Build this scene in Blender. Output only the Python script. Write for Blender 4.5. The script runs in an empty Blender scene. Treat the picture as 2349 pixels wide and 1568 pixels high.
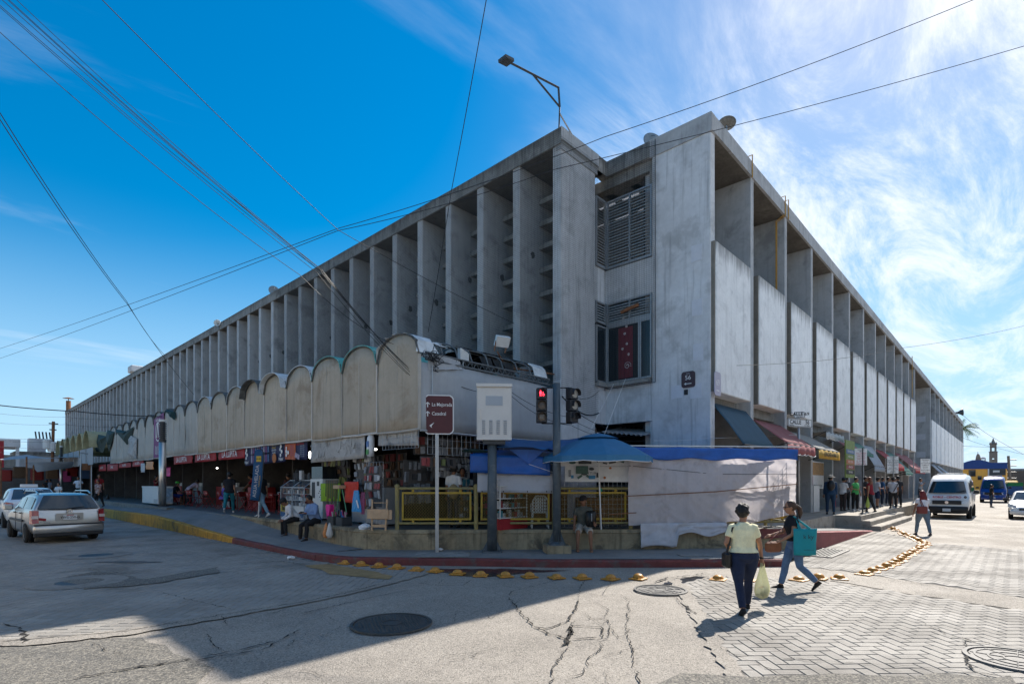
import bpy, bmesh, math, random
from mathutils import Vector, Matrix, noise as mnoise
random.seed(7)
R_ = math.radians
scene = bpy.context.scene
COL = scene.collection

# ------------------------------------------------------------------ camera
# World frame: X runs along the right hand street, Y along the left hand street, Z up, metres.
F_, CX_, HY_, HC_ = 1230.0, 1174.5, 1106.0, 1.9
AR_ = math.atan2(2330 - CX_, F_)
CAMX, CAMY = -13.209, -6.6365
cam_d = bpy.data.cameras.new('camera')
cam = bpy.data.objects.new('camera', cam_d)
COL.objects.link(cam)
cam.location = (CAMX, CAMY, HC_)
cam.rotation_euler = (math.pi / 2, 0, AR_ - math.pi / 2 + 0.0)
cam_d.sensor_width = 36
cam_d.lens = 36 * F_ / 2349
cam_d.shift_y = (HY_ - 784) / 2349
cam_d.clip_start = 0.1
cam_d.clip_end = 5000
scene.camera = cam

# ------------------------------------------------------------------ sky, sun, exposure
SUN_EL, SUN_AZ = R_(43.0), R_(4.7)          # SUN_AZ: from +X towards +Y
world = bpy.data.worlds.new('World')
scene.world = world
world.use_nodes = True
wn, wl = world.node_tree.nodes, world.node_tree.links
wn.clear()
def wnode(t, **k):
    n = wn.new(t)
    for a, b in k.items():
        setattr(n, a, b)
    return n
def wmath(op, a, b=None, c=None):
    n = wnode('ShaderNodeMath', operation=op)
    for i, v in enumerate((a, b, c)):
        if v is None:
            continue
        if isinstance(v, (int, float)):
            n.inputs[i].default_value = v
        else:
            wl.new(v, n.inputs[i])
    return n.outputs[0]
sky = wnode('ShaderNodeTexSky', sky_type='NISHITA')
sky.sun_disc = False
sky.sun_elevation = SUN_EL
sky.sun_rotation = math.pi / 2 - SUN_AZ
sky.altitude = 10
sky.air_density = 1.0
sky.dust_density = 0.25
sky.ozone_density = 2.5
hs = wnode('ShaderNodeHueSaturation')
hs.inputs['Hue'].default_value = 0.499
hs.inputs['Saturation'].default_value = 1.75
hs.inputs['Value'].default_value = 1.0
cmp_a = wnode('ShaderNodeVectorMath', operation='MULTIPLY'); cmp_a.inputs[1].default_value = (.085,.085,.085)
cmp_b = wnode('ShaderNodeVectorMath', operation='ADD'); cmp_b.inputs[1].default_value = (1,1,1)
cmp_c = wnode('ShaderNodeVectorMath', operation='DIVIDE')
wl.new(sky.outputs[0], cmp_a.inputs[0]); wl.new(cmp_a.outputs[0], cmp_b.inputs[0])
wl.new(sky.outputs[0], cmp_c.inputs[0]); wl.new(cmp_b.outputs[0], cmp_c.inputs[1])
wl.new(cmp_c.outputs[0], hs.inputs['Color'])
# cirrus: noise on the plane of the cloud layer
geo = wnode('ShaderNodeTexCoord')
sep = wnode('ShaderNodeSeparateXYZ')
wl.new(geo.outputs['Generated'], sep.inputs[0])
zc = wmath('ADD', wmath('MAXIMUM', sep.outputs[2], 0.0), 0.10)
px = wmath('DIVIDE', sep.outputs[0], zc)
py = wmath('DIVIDE', sep.outputs[1], zc)
comb = wnode('ShaderNodeCombineXYZ')
wl.new(px, comb.inputs[0]); wl.new(py, comb.inputs[1])
mp = wnode('ShaderNodeMapping')
mp.inputs['Rotation'].default_value = (0, 0, R_(22))
mp.inputs['Scale'].default_value = (0.6, 1.7, 1)
wl.new(comb.outputs[0], mp.inputs[0])
n1 = wnode('ShaderNodeTexNoise'); n1.inputs['Scale'].default_value = 1.9; n1.inputs['Detail'].default_value = 12
n1.inputs['Roughness'].default_value = 0.70; n1.inputs['Distortion'].default_value = 0.55
wl.new(mp.outputs[0], n1.inputs[0])
n2 = wnode('ShaderNodeTexNoise'); n2.inputs['Scale'].default_value = 0.8; n2.inputs['Detail'].default_value = 5
wl.new(comb.outputs[0], n2.inputs[0])
n3 = wnode('ShaderNodeTexNoise'); n3.inputs['Scale'].default_value = 0.9; n3.inputs['Detail'].default_value = 9
n3.inputs['Roughness'].default_value = 0.6; n3.inputs['Distortion'].default_value = 0.5
mp3 = wnode('ShaderNodeMapping'); mp3.inputs['Rotation'].default_value = (0, 0, R_(-20)); mp3.inputs['Scale'].default_value = (0.55, 1.5, 1)
mp3.inputs['Location'].default_value = (3.3, 1.7, 0)
wl.new(comb.outputs[0], mp3.inputs[0]); wl.new(mp3.outputs[0], n3.inputs[0])
# the bank of cirrus lies towards +X -Y (to the sun); clear sky towards +Y
bx = wmath('SUBTRACT', wmath('MULTIPLY', px, 0.729 * 0 + 0.6846), wmath('MULTIPLY', py, 0.729))
bank = wmath('ADD', bx, wmath('MULTIPLY', wmath('SUBTRACT', n2.outputs[0], 0.5), 1.5))
mr = wnode('ShaderNodeMapRange', interpolation_type='SMOOTHSTEP')
mr.inputs[1].default_value = -0.02; mr.inputs[2].default_value = 0.62
wl.new(bank, mr.inputs[0])
cr = wnode('ShaderNodeMapRange', interpolation_type='SMOOTHSTEP')
cr.inputs[1].default_value = 0.37; cr.inputs[2].default_value = 0.66
wl.new(n1.outputs[0], cr.inputs[0])
cl_a = wmath('MULTIPLY', mr.outputs[0], wmath('ADD', wmath('MULTIPLY', cr.outputs[0], 0.84), 0.08))
wr = wnode('ShaderNodeMapRange', interpolation_type='SMOOTHSTEP')
wr.inputs[1].default_value = 0.52; wr.inputs[2].default_value = 0.80
wl.new(n3.outputs[0], wr.inputs[0])
lowr = wnode('ShaderNodeMapRange', interpolation_type='SMOOTHSTEP'); lowr.inputs[1].default_value = 0.0; lowr.inputs[2].default_value = 0.45; lowr.inputs[3].default_value = 0.5; lowr.inputs[4].default_value = 1.0
wl.new(sep.outputs[2], lowr.inputs[0])
cl_f = wmath('MINIMUM', wmath('ADD', wmath('MULTIPLY', cl_a, lowr.outputs[0]), wmath('MULTIPLY', wr.outputs[0], 0.30)), 0.9)
mixc = wnode('ShaderNodeMixRGB')
# pale humid air low over the horizon, the same all round
hz = wnode('ShaderNodeMapRange', interpolation_type='SMOOTHSTEP'); hz.inputs[1].default_value = 0.0; hz.inputs[2].default_value = 0.42
hz.inputs[3].default_value = 0.85; hz.inputs[4].default_value = 0.0
wl.new(sep.outputs[2], hz.inputs[0])
mixh = wnode('ShaderNodeMixRGB'); mixh.inputs[2].default_value = (2.2, 3.7, 5.1, 1)
wl.new(hz.outputs[0], mixh.inputs[0]); wl.new(hs.outputs[0], mixh.inputs[1])
wl.new(cl_f, mixc.inputs[0]); wl.new(mixh.outputs[0], mixc.inputs[1])
mixc.inputs[2].default_value = (5.4, 5.55, 5.8, 1)
bg = wnode('ShaderNodeBackground')
wl.new(mixc.outputs[0], bg.inputs[0])
bg.inputs[1].default_value = 0.115
wo = wnode('ShaderNodeOutputWorld')
wl.new(bg.outputs[0], wo.inputs[0])

sd = bpy.data.lights.new('sun', 'SUN')
sd.energy = 4.6
sd.angle = R_(0.53)
sd.color = (1.0, 0.935, 0.85)
sun = bpy.data.objects.new('sun', sd)
COL.objects.link(sun)
SUNDIR = Vector((math.cos(SUN_AZ) * math.cos(SUN_EL), math.sin(SUN_AZ) * math.cos(SUN_EL), math.sin(SUN_EL)))
sun.rotation_euler = SUNDIR.to_track_quat('Z', 'Y').to_euler()
sun.location = (0, 0, 60)

vs = scene.view_settings
vs.view_transform = 'Standard'
vs.look = 'None'
vs.exposure = 0.92
vs.gamma = 1.0
vs.use_curve_mapping = False
scene.cycles.max_bounces = 6
scene.cycles.diffuse_bounces = 3
scene.cycles.glossy_bounces = 2
scene.cycles.transmission_bounces = 3
scene.cycles.transparent_max_bounces = 8
scene.cycles.caustics_reflective = False
scene.cycles.caustics_refractive = False
scene.cycles.use_denoising = True

# ------------------------------------------------------------------ measuring helpers (sight lines cut with real planes)
RX, RY = math.sin(AR_), math.cos(AR_)
def ray(u, v):
    a = (u - CX_) / F_
    return (a * RX + RY, -a * RY + RX, -(v - HY_) / F_)
def G(u, v, z=0.0):
    r = ray(u, v); t = (z - HC_) / r[2]
    return Vector((CAMX + r[0] * t, CAMY + r[1] * t, z))
def atX(u, v, X):
    r = ray(u, v); t = (X - CAMX) / r[0]
    return Vector((X, CAMY + r[1] * t, HC_ + r[2] * t))
def atY(u, v, Y):
    r = ray(u, v); t = (Y - CAMY) / r[1]
    return Vector((CAMX + r[0] * t, Y, HC_ + r[2] * t))
def atD(u, v, d):
    r = ray(u, v)
    return Vector((CAMX + r[0] * d, CAMY + r[1] * d, HC_ + r[2] * d))
def depth(p):
    return (p[0] - CAMX) * RY + (p[1] - CAMY) * RX

# ------------------------------------------------------------------ mesh builder
def link(o):
    COL.objects.link(o); return o
def wloc(o):
    v = Vector((0, 0, 0))
    while o is not None:
        v += Vector(o.location); o = o.parent
    return v
class MB:
    def __init__(s):
        s.v = []; s.f = []; s.m = []
    def add(s, vs, fs, mi=0):
        n = len(s.v)
        s.v += [tuple(p) for p in vs]
        s.f += [tuple(i + n for i in f) for f in fs]
        s.m += [mi] * len(fs)
        return s
    def box(s, x0, x1, y0, y1, z0, z1, mi=0):
        return s.add([(x0,y0,z0),(x1,y0,z0),(x1,y1,z0),(x0,y1,z0),(x0,y0,z1),(x1,y0,z1),(x1,y1,z1),(x0,y1,z1)],
                     [(3,2,1,0),(4,5,6,7),(0,1,5,4),(1,2,6,5),(2,3,7,6),(3,0,4,7)], mi)
    def obox(s, c, size, rz=0.0, rx=0.0, ry=0.0, mi=0):
        M = Matrix.Rotation(rz,3,'Z') @ Matrix.Rotation(ry,3,'Y') @ Matrix.Rotation(rx,3,'X')
        hx, hy, hz = size[0]/2, size[1]/2, size[2]/2
        vs = [Vector(c) + M @ Vector(p) for p in [(-hx,-hy,-hz),(hx,-hy,-hz),(hx,hy,-hz),(-hx,hy,-hz),(-hx,-hy,hz),(hx,-hy,hz),(hx,hy,hz),(-hx,hy,hz)]]
        return s.add(vs, [(3,2,1,0),(4,5,6,7),(0,1,5,4),(1,2,6,5),(2,3,7,6),(3,0,4,7)], mi)
    def bbox(s, c, size, b=0.02, rz=0.0, mi=0):
        # box with chamfered vertical edges and chamfered top edge
        hx, hy, hz = size[0]/2, size[1]/2, size[2]/2
        def ring(e, z):
            return [(-hx+b+e,-hy+e,z),(hx-b-e,-hy+e,z),(hx-e,-hy+b+e,z),(hx-e,hy-b-e,z),(hx-b-e,hy-e,z),(-hx+b+e,hy-e,z),(-hx+e,hy-b-e,z),(-hx+e,-hy+b+e,z)]
        M = Matrix.Rotation(rz,3,'Z')
        rs = [[Vector(c)+M@Vector(p) for p in r] for r in (ring(b*.6,-hz), ring(0,-hz+b*.6), ring(0,hz-b*.6), ring(b*.6,hz))]
        return s.loft(rs, caps=True, mi=mi)
    def quad(s, a, b, c, d, mi=0):
        return s.add([a,b,c,d], [(0,1,2,3)], mi)
    def poly(s, pts, mi=0):
        return s.add(pts, [tuple(range(len(pts)))], mi)
    def prism(s, pts, ext, mi=0):
        n = len(pts); e = Vector(ext)
        a = [Vector(p) for p in pts]; b = [p + e for p in a]
        fs = [tuple(reversed(range(n))), tuple(range(n, 2*n))] + [(i,(i+1)%n,n+(i+1)%n,n+i) for i in range(n)]
        return s.add(a + b, fs, mi)
    def loft(s, rings, caps=True, closed=True, mi=0):
        n = len(rings[0]); vs = [p for r in rings for p in r]; fs = []
        for k in range(len(rings)-1):
            for i in range(n if closed else n-1):
                j = (i+1) % n
                fs.append((k*n+i, k*n+j, (k+1)*n+j, (k+1)*n+i))
        if caps:
            fs.append(tuple(reversed(range(n)))); fs.append(tuple((len(rings)-1)*n+i for i in range(n)))
        return s.add(vs, fs, mi)
    def tube(s, pts, r, n=8, caps=True, mi=0, sx=1.0):
        pts = [Vector(p) for p in pts]
        rs = r if isinstance(r, (list, tuple)) else [r]*len(pts)
        rings = []; up = None
        for i, p in enumerate(pts):
            d = (pts[min(i+1,len(pts)-1)] - pts[max(i-1,0)])
            if d.length < 1e-9: d = Vector((0,0,1))
            d.normalize()
            if up is None:
                up = Vector((0,0,1)) if abs(d.z) < .95 else Vector((1,0,0))
            a = d.cross(up)
            if a.length < 1e-6:
                a = d.cross(Vector((0,1,0)))
            a.normalize(); b = a.cross(d).normalized(); up = b
            rings.append([p + a*math.cos(2*math.pi*k/n)*rs[i]*sx + b*math.sin(2*math.pi*k/n)*rs[i] for k in range(n)])
        return s.loft(rings, caps, mi=mi)
    def lathe(s, prof, c=(0,0,0), n=16, axis='Z', mi=0, caps=True, M=None):
        rings = []
        for r, z in prof:
            ring = []
            for k in range(n):
                a = 2*math.pi*k/n
                p = Vector((r*math.cos(a), r*math.sin(a), z))
                if axis == 'X': p = Vector((p.z, p.x, p.y))
                if axis == 'Y': p = Vector((p.y, p.z, p.x))
                if M is not None: p = M @ p
                ring.append(Vector(c) + p)
            rings.append(ring)
        return s.loft(rings, caps, mi=mi)
    def ell(s, c, r, n=12, m=8, M=None, mi=0):
        rings = []
        for j in range(m+1):
            t = math.pi*(j+.02)/(m+.04) - math.pi/2
            ring = []
            for k in range(n):
                a = 2*math.pi*k/n
                p = Vector((r[0]*math.cos(t)*math.cos(a), r[1]*math.cos(t)*math.sin(a), r[2]*math.sin(t)))
                if M is not None: p = M @ p
                ring.append(Vector(c)+p)
            rings.append(ring)
        return s.loft(rings, True, mi=mi)
    def grid(s, fn, nu, nv, mi=0, th=0.0):
        vs = [fn(i/nu, j/nv) for j in range(nv+1) for i in range(nu+1)]
        fs = [(j*(nu+1)+i, j*(nu+1)+i+1, (j+1)*(nu+1)+i+1, (j+1)*(nu+1)+i) for j in range(nv) for i in range(nu)]
        return s.add(vs, fs, mi)
    def merge(s, o, M=None):
        vs = o.v if M is None else [M @ Vector(p) for p in o.v]
        n = len(s.v); s.v += [tuple(p) for p in vs]
        s.f += [tuple(i+n for i in f) for f in o.f]; s.m += o.m
        return s
    def mesh(s, name, mats, off=None, smooth=False):
        me = bpy.data.meshes.new(name)
        vs = s.v if off is None else [(p[0]-off[0], p[1]-off[1], p[2]-off[2]) for p in s.v]
        me.from_pydata(vs, [], s.f)
        if not isinstance(mats, (list, tuple)): mats = [mats]
        for m in mats: me.materials.append(m)
        if len(mats) > 1: me.polygons.foreach_set('material_index', s.m)
        if smooth: me.polygons.foreach_set('use_smooth', [True]*len(s.f))
        me.update()
        return me
    def build(s, name, mats, parent=None, local=False, smooth=False, solid=0.0):
        off = None
        if parent is not None and not local: off = wloc(parent)
        me = s.mesh(name, mats, off, smooth)
        o = link(bpy.data.objects.new(name, me))
        if parent is not None: o.parent = parent
        if solid:
            md = o.modifiers.new('solid', 'SOLIDIFY'); md.thickness = solid; md.offset = 0
        return o
def tag(o, label=None, cat=None, group=None, kind=None):
    if label: o['label'] = label
    if cat: o['category'] = cat
    if group: o['group'] = group
    if kind: o['kind'] = kind
    return o
def thing(name, label, cat, loc=(0,0,0), rz=0.0, group=None):
    o = bpy.data.objects.new(name, None); link(o)
    o.empty_display_size = .1
    o.location = loc; o.rotation_euler = (0,0,rz)
    return tag(o, label, cat, group)
def struct(o):
    o['kind'] = 'structure'; return o
def copy_tree(o, parent=None):
    c = o.copy(); link(c); c.parent = parent
    for ch in o.children:
        copy_tree(ch, c)
    return c
ORD = ['zeroth','first','second','third','fourth','fifth','sixth','seventh','eighth','ninth','tenth','eleventh','twelfth','thirteenth','fourteenth','fifteenth','sixteenth','seventeenth','eighteenth','nineteenth','twentieth']
TENS = {2:'twenty',3:'thirty',4:'forty',5:'fifty',6:'sixty'}
def ordn(k):
    if k <= 20: return ORD[k]
    t, r = divmod(k, 10)
    return TENS[t]+'-'+ORD[r] if r else {3:'thirtieth',4:'fortieth',5:'fiftieth',6:'sixtieth'}[t]

# ------------------------------------------------------------------ materials
MATS = {}
def mat(name, col, rough=0.75, metal=0.0, var=0.0, scale=6.0, bump=0.0, bscale=40.0, col2=None, streak=0.0, spec=0.4,
        emit=None, estr=1.0, trans=0.0, sss=0.0, alpha=1.0, coat=0.0, dirt=None, dirt_amt=0.0, dirt_scale=1.5, rvar=0.0, rnd=0.0, translucent=0.0):
    """procedural material: base colour with two-scale noise, vertical rain streaks, blotchy dirt, fine bump (world coordinates)"""
    if name in MATS: return MATS[name]
    m = bpy.data.materials.new(name); m.use_nodes = True
    nt = m.node_tree; N, L = nt.nodes, nt.links
    b = N['Principled BSDF']
    b.inputs['Roughness'].default_value = rough
    b.inputs['Metallic'].default_value = metal
    b.inputs['Specular IOR Level'].default_value = spec
    b.inputs['Alpha'].default_value = alpha
    b.inputs['Transmission Weight'].default_value = trans
    b.inputs['Coat Weight'].default_value = coat
    c4 = (*col, 1)
    b.inputs['Base Color'].default_value = c4
    if emit is not None:
        b.inputs['Emission Color'].default_value = (*emit, 1); b.inputs['Emission Strength'].default_value = estr
    need = var or bump or streak or dirt_amt or rvar or col2 or rnd
    if need:
        g = N.new('ShaderNodeNewGeometry')
        def noise(sc, det=5, vec=None, rough_=.55, dist=0.0):
            n = N.new('ShaderNodeTexNoise'); n.inputs['Scale'].default_value = sc; n.inputs['Detail'].default_value = det
            n.inputs['Roughness'].default_value = rough_; n.inputs['Distortion'].default_value = dist
            L.new(vec if vec is not None else g.outputs['Position'], n.inputs['Vector']); return n.outputs['Fac']
        def mapr(x, a, bb, lo, hi, smooth=True):
            r = N.new('ShaderNodeMapRange'); r.interpolation_type = 'SMOOTHSTEP' if smooth else 'LINEAR'
            r.inputs[1].default_value=a; r.inputs[2].default_value=bb; r.inputs[3].default_value=lo; r.inputs[4].default_value=hi
            L.new(x, r.inputs[0]); return r.outputs[0]
        def mix(f, a, bb, mode='MIX'):
            x = N.new('ShaderNodeMixRGB'); x.blend_type = mode
            if isinstance(f, (int,float)): x.inputs[0].default_value = f
            else: L.new(f, x.inputs[0])
            for i, q in ((1,a),(2,bb)):
                if isinstance(q, tuple): x.inputs[i].default_value = q
                else: L.new(q, x.inputs[i])
            return x.outputs[0]
        cur = c4
        if col2 is not None:
            cur = mix(mapr(noise(scale*.35, 4), .38, .62, 0, 1), cur, (*col2, 1))
        if var:
            a = mapr(noise(scale, 6), .25, .75, 1-var, 1+var, False)
            bnode = mapr(noise(scale*7, 4), .25, .75, 1-var*.5, 1+var*.5, False)
            mm = N.new('ShaderNodeMath'); mm.operation='MULTIPLY'; L.new(a, mm.inputs[0]); L.new(bnode, mm.inputs[1])
            cc = N.new('ShaderNodeCombineXYZ')
            for i in range(3): L.new(mm.outputs[0], cc.inputs[i])
            cur = mix(1.0, cur, cc.outputs[0], 'MULTIPLY')
        if rnd:
            oi = N.new('ShaderNodeObjectInfo')
            a = mapr(oi.outputs['Random'], 0, 1, 1-rnd, 1+rnd, False)
            cc = N.new('ShaderNodeCombineXYZ')
            for i in range(3): L.new(a, cc.inputs[i])
            cur = mix(1.0, cur, cc.outputs[0], 'MULTIPLY')
        if streak:
            mp_ = N.new('ShaderNodeMapping'); mp_.inputs['Scale'].default_value = (7, 7, .35); L.new(g.outputs['Position'], mp_.inputs[0])
            st = mapr(noise(1.0, 6, mp_.outputs[0], .6), .5, .72, 0, streak)
            cur = mix(st, cur, tuple(q*.35 for q in col)+(1,))
        if dirt_amt:
            dd = mapr(noise(dirt_scale, 9, None, .65, .4), .5, .68, 0, dirt_amt)
            cur = mix(dd, cur, (*(dirt or (.05,.045,.04)), 1))
        if not isinstance(cur, tuple): L.new(cur, b.inputs['Base Color'])
        if rvar:
            L.new(mapr(noise(scale*.8, 5), .3, .7, max(.03,rough-rvar), min(1,rough+rvar)), b.inputs['Roughness'])
        if bump:
            bp = N.new('ShaderNodeBump'); bp.inputs['Strength'].default_value = bump; bp.inputs['Distance'].default_value = .02
            L.new(noise(bscale, 6, None, .6), bp.inputs['Height']); L.new(bp.outputs[0], b.inputs['Normal'])
    if translucent:
        t = N.new('ShaderNodeBsdfTranslucent'); ms = N.new('ShaderNodeMixShader'); ms.inputs[0].default_value = translucent
        src = b.inputs['Base Color']
        if src.is_linked: L.new(src.links[0].from_socket, t.inputs[0])
        else: t.inputs[0].default_value = c4
        o = N['Material Output']
        L.new(b.outputs[0], ms.inputs[1]); L.new(t.outputs[0], ms.inputs[2]); L.new(ms.outputs[0], o.inputs[0])
    MATS[name] = m
    return m
def M(name): return MATS[name]
mat('concrete', (.40,.405,.41), .9, var=.18, scale=1.3, bump=.35, bscale=55, streak=.45, dirt=(.10,.10,.10), dirt_amt=.35, dirt_scale=.9, spec=.25)
mat('concrete_fin', (.45,.455,.46), .88, var=.12, scale=1.6, bump=.25, bscale=60, streak=.25, dirt=(.11,.11,.11), dirt_amt=.42, dirt_scale=1.1, spec=.25, rnd=.09)
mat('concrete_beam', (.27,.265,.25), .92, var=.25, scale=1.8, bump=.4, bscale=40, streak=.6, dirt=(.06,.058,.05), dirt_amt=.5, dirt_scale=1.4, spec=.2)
mat('concrete_pier', (.60,.605,.615), .88, var=.14, scale=1.1, bump=.25, bscale=60, streak=.5, dirt=(.22,.22,.215), dirt_amt=.42, dirt_scale=.9, spec=.25)
mat('concrete_patch', (.60,.61,.65), .85, var=.06, scale=5, bump=.2, bscale=80)
mat('panel_white', (.84,.84,.835), .85, var=.10, scale=1.2, bump=.25, bscale=35, streak=.28, dirt=(.36,.36,.37), dirt_amt=.34, dirt_scale=1.7, spec=.25, rnd=.07)
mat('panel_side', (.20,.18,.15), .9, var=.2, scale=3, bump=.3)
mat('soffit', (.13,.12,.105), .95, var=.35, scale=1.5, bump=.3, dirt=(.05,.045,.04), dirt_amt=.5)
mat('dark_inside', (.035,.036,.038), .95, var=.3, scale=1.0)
mat('steel_grey', (.42,.44,.46), .45, metal=.6, var=.1, scale=8)
mat('dark_paint', (.045,.05,.055), .5, var=.1, scale=5)
mat('net', (.035,.045,.05), .9)
mat('gas_pipe', (.45,.24,.035), .5, var=.2, scale=6)
mat('rust', (.22,.10,.05), .85, var=.4, scale=8, bump=.3)
mat('wire', (.012,.013,.016), .6)
mat('glass_dark', (.02,.025,.03), .08, spec=.6)
mat('asphalt', (.20,.19,.175), .85, var=.28, scale=.9, bump=.55, bscale=60, dirt=(.09,.085,.08), dirt_amt=.35, dirt_scale=.35, spec=.35, rvar=.1)

def runoff(name, z0, z1, col, amt):
    """water run-off stains hanging from the top edge of the cast panels"""
    m = MATS[name]; N, L = m.node_tree.nodes, m.node_tree.links; b = N['Principled BSDF']; src = b.inputs['Base Color'].links[0].from_socket
    g = N.new('ShaderNodeNewGeometry'); mp_ = N.new('ShaderNodeMapping'); mp_.inputs['Scale'].default_value = (11,11,.5); L.new(g.outputs['Position'], mp_.inputs[0])
    n = N.new('ShaderNodeTexNoise'); n.inputs['Scale'].default_value = 1; n.inputs['Detail'].default_value = 7; n.inputs['Roughness'].default_value = .65; L.new(mp_.outputs[0], n.inputs[0])
    s = N.new('ShaderNodeSeparateXYZ'); L.new(g.outputs['Position'], s.inputs[0])
    r = N.new('ShaderNodeMapRange'); r.inputs[1].default_value = z0; r.inputs[2].default_value = z1; r.inputs[3].default_value = -.35; r.inputs[4].default_value = .28; L.new(s.outputs[2], r.inputs[0])
    a = N.new('ShaderNodeMath'); a.operation = 'ADD'; L.new(n.outputs[0], a.inputs[0]); L.new(r.outputs[0], a.inputs[1])
    k = N.new('ShaderNodeMapRange'); k.inputs[1].default_value = .48; k.inputs[2].default_value = .78; k.inputs[3].default_value = 0; k.inputs[4].default_value = amt; L.new(a.outputs[0], k.inputs[0])
    x = N.new('ShaderNodeMixRGB'); L.new(k.outputs[0], x.inputs[0]); L.new(src, x.inputs[1]); x.inputs[2].default_value = (*col,1); L.new(x.outputs[0], b.inputs['Base Color'])
runoff('panel_white', 8.1, 9.12, (.15,.145,.14), .75)
runoff('concrete_beam', 12.3, 13.0, (.05,.048,.042), .7)
# ================================================================== ground, pavements, kerbs
def asphalt_mat(name, base, light, dark, rough, coarse=70.0, amt=.5):
    m = mat(name, base, rough, var=.22, scale=.7, bump=.8, bscale=75, dirt=dark, dirt_amt=.30, dirt_scale=.45, spec=.4, rvar=.08)
    nt = m.node_tree; N, L = nt.nodes, nt.links; b = N['Principled BSDF']
    g = N.new('ShaderNodeNewGeometry'); v = N.new('ShaderNodeTexVoronoi'); v.inputs['Scale'].default_value = coarse
    L.new(g.outputs['Position'], v.inputs['Vector'])
    sp = N.new('ShaderNodeSeparateColor'); L.new(v.outputs['Color'], sp.inputs[0])
    mr_ = N.new('ShaderNodeMapRange'); mr_.inputs[1].default_value=.35; mr_.inputs[2].default_value=1; mr_.inputs[3].default_value=0; mr_.inputs[4].default_value=amt
    L.new(sp.outputs[0], mr_.inputs[0])
    mx = N.new('ShaderNodeMixRGB'); src = b.inputs['Base Color'].links[0].from_socket
    L.new(mr_.outputs[0], mx.inputs[0]); L.new(src, mx.inputs[1]); mx.inputs[2].default_value = (*light, 1)
    mr2 = N.new('ShaderNodeMapRange'); mr2.inputs[1].default_value=.0; mr2.inputs[2].default_value=.3; mr2.inputs[3].default_value=.5; mr2.inputs[4].default_value=1
    L.new(sp.outputs[1], mr2.inputs[0])
    mx2 = N.new('ShaderNodeMixRGB'); mx2.blend_type='MULTIPLY'; mx2.inputs[0].default_value = 1
    cc = N.new('ShaderNodeCombineXYZ')
    for i in range(3): L.new(mr2.outputs[0], cc.inputs[i])
    L.new(mx.outputs[0], mx2.inputs[1]); L.new(cc.outputs[0], mx2.inputs[2])
    L.new(mx2.outputs[0], b.inputs['Base Color'])
    return m
asphalt_mat('road_asphalt', (.275,.247,.21), (.50,.45,.385), (.15,.134,.115), .82)
asphalt_mat('road_patch', (.13,.122,.108), (.40,.36,.29), (.035,.033,.03), .88, 55, .6)
mat('paver_bed', (.125,.117,.105), .95, var=.3, scale=3, bump=.3)
mat('paver', (.275,.256,.228), .72, var=.22, scale=1.0, bump=.6, bscale=55, dirt=(.14,.125,.105), dirt_amt=.5, dirt_scale=.8, spec=.22, rvar=.1, rnd=.10)
mat('crack', (.018,.016,.014), .95, var=.4, scale=20)
mat('tar', (.035,.032,.03), .6, var=.3, scale=4, bump=.4)
mat('wet', (.035,.032,.03), .12, var=.3, scale=2, spec=.6)
mat('sidewalk', (.21,.21,.205), .88, var=.16, scale=1.2, bump=.4, bscale=60, dirt=(.10,.10,.095), dirt_amt=.3, dirt_scale=.8, rvar=.1)
mat('floor_tile', (.17,.165,.16), .55, var=.18, scale=1.5, dirt=(.08,.075,.07), dirt_amt=.3)
mat('wall_stained', (.31,.255,.165), .92, var=.3, scale=1.5, bump=.5, bscale=45, streak=.75, dirt=(.055,.05,.042), dirt_amt=.78, dirt_scale=1.6)
mat('kerb_red', (.15,.038,.036), .7, var=.25, scale=3, bump=.4, dirt=(.10,.085,.08), dirt_amt=.75, dirt_scale=4)
mat('kerb_yellow', (.50,.27,.035), .75, var=.2, scale=3, bump=.4, streak=.7, dirt=(.10,.07,.04), dirt_amt=.75, dirt_scale=2.2)
mat('kerb_plain', (.24,.225,.20), .9, var=.25, scale=3, bump=.4, dirt=(.08,.07,.06), dirt_amt=.5)
mat('ramp_red', (.26,.075,.075), .75, var=.15, scale=3, bump=.4, dirt=(.16,.07,.065), dirt_amt=.4, dirt_scale=4)
mat('dome_yellow', (.50,.23,.035), .45, var=.2, scale=9, bump=.3, dirt=(.15,.07,.03), dirt_amt=.5, dirt_scale=9)
mat('iron', (.07,.072,.07), .55, metal=.4, var=.3, scale=5, bump=.3)
mat('iron_worn', (.13,.125,.118), .65, metal=.2, var=.3, scale=5, bump=.3)
mat('step_stone', (.34,.31,.265), .9, var=.2, scale=2.5, bump=.4, dirt=(.11,.095,.075), dirt_amt=.5, dirt_scale=3)
mat('ochre_stain', (.30,.20,.09), .85, var=.3, scale=4, bump=.5, bscale=60)
mat('paper_white', (.7,.7,.7), .8, var=.1)

gm = MB(); S = 2500
gm.quad((-S,-S,0),(S,-S,0),(S,S,0),(-S,S,0))
ground = struct(gm.build('ground', M('road_asphalt')))

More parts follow.
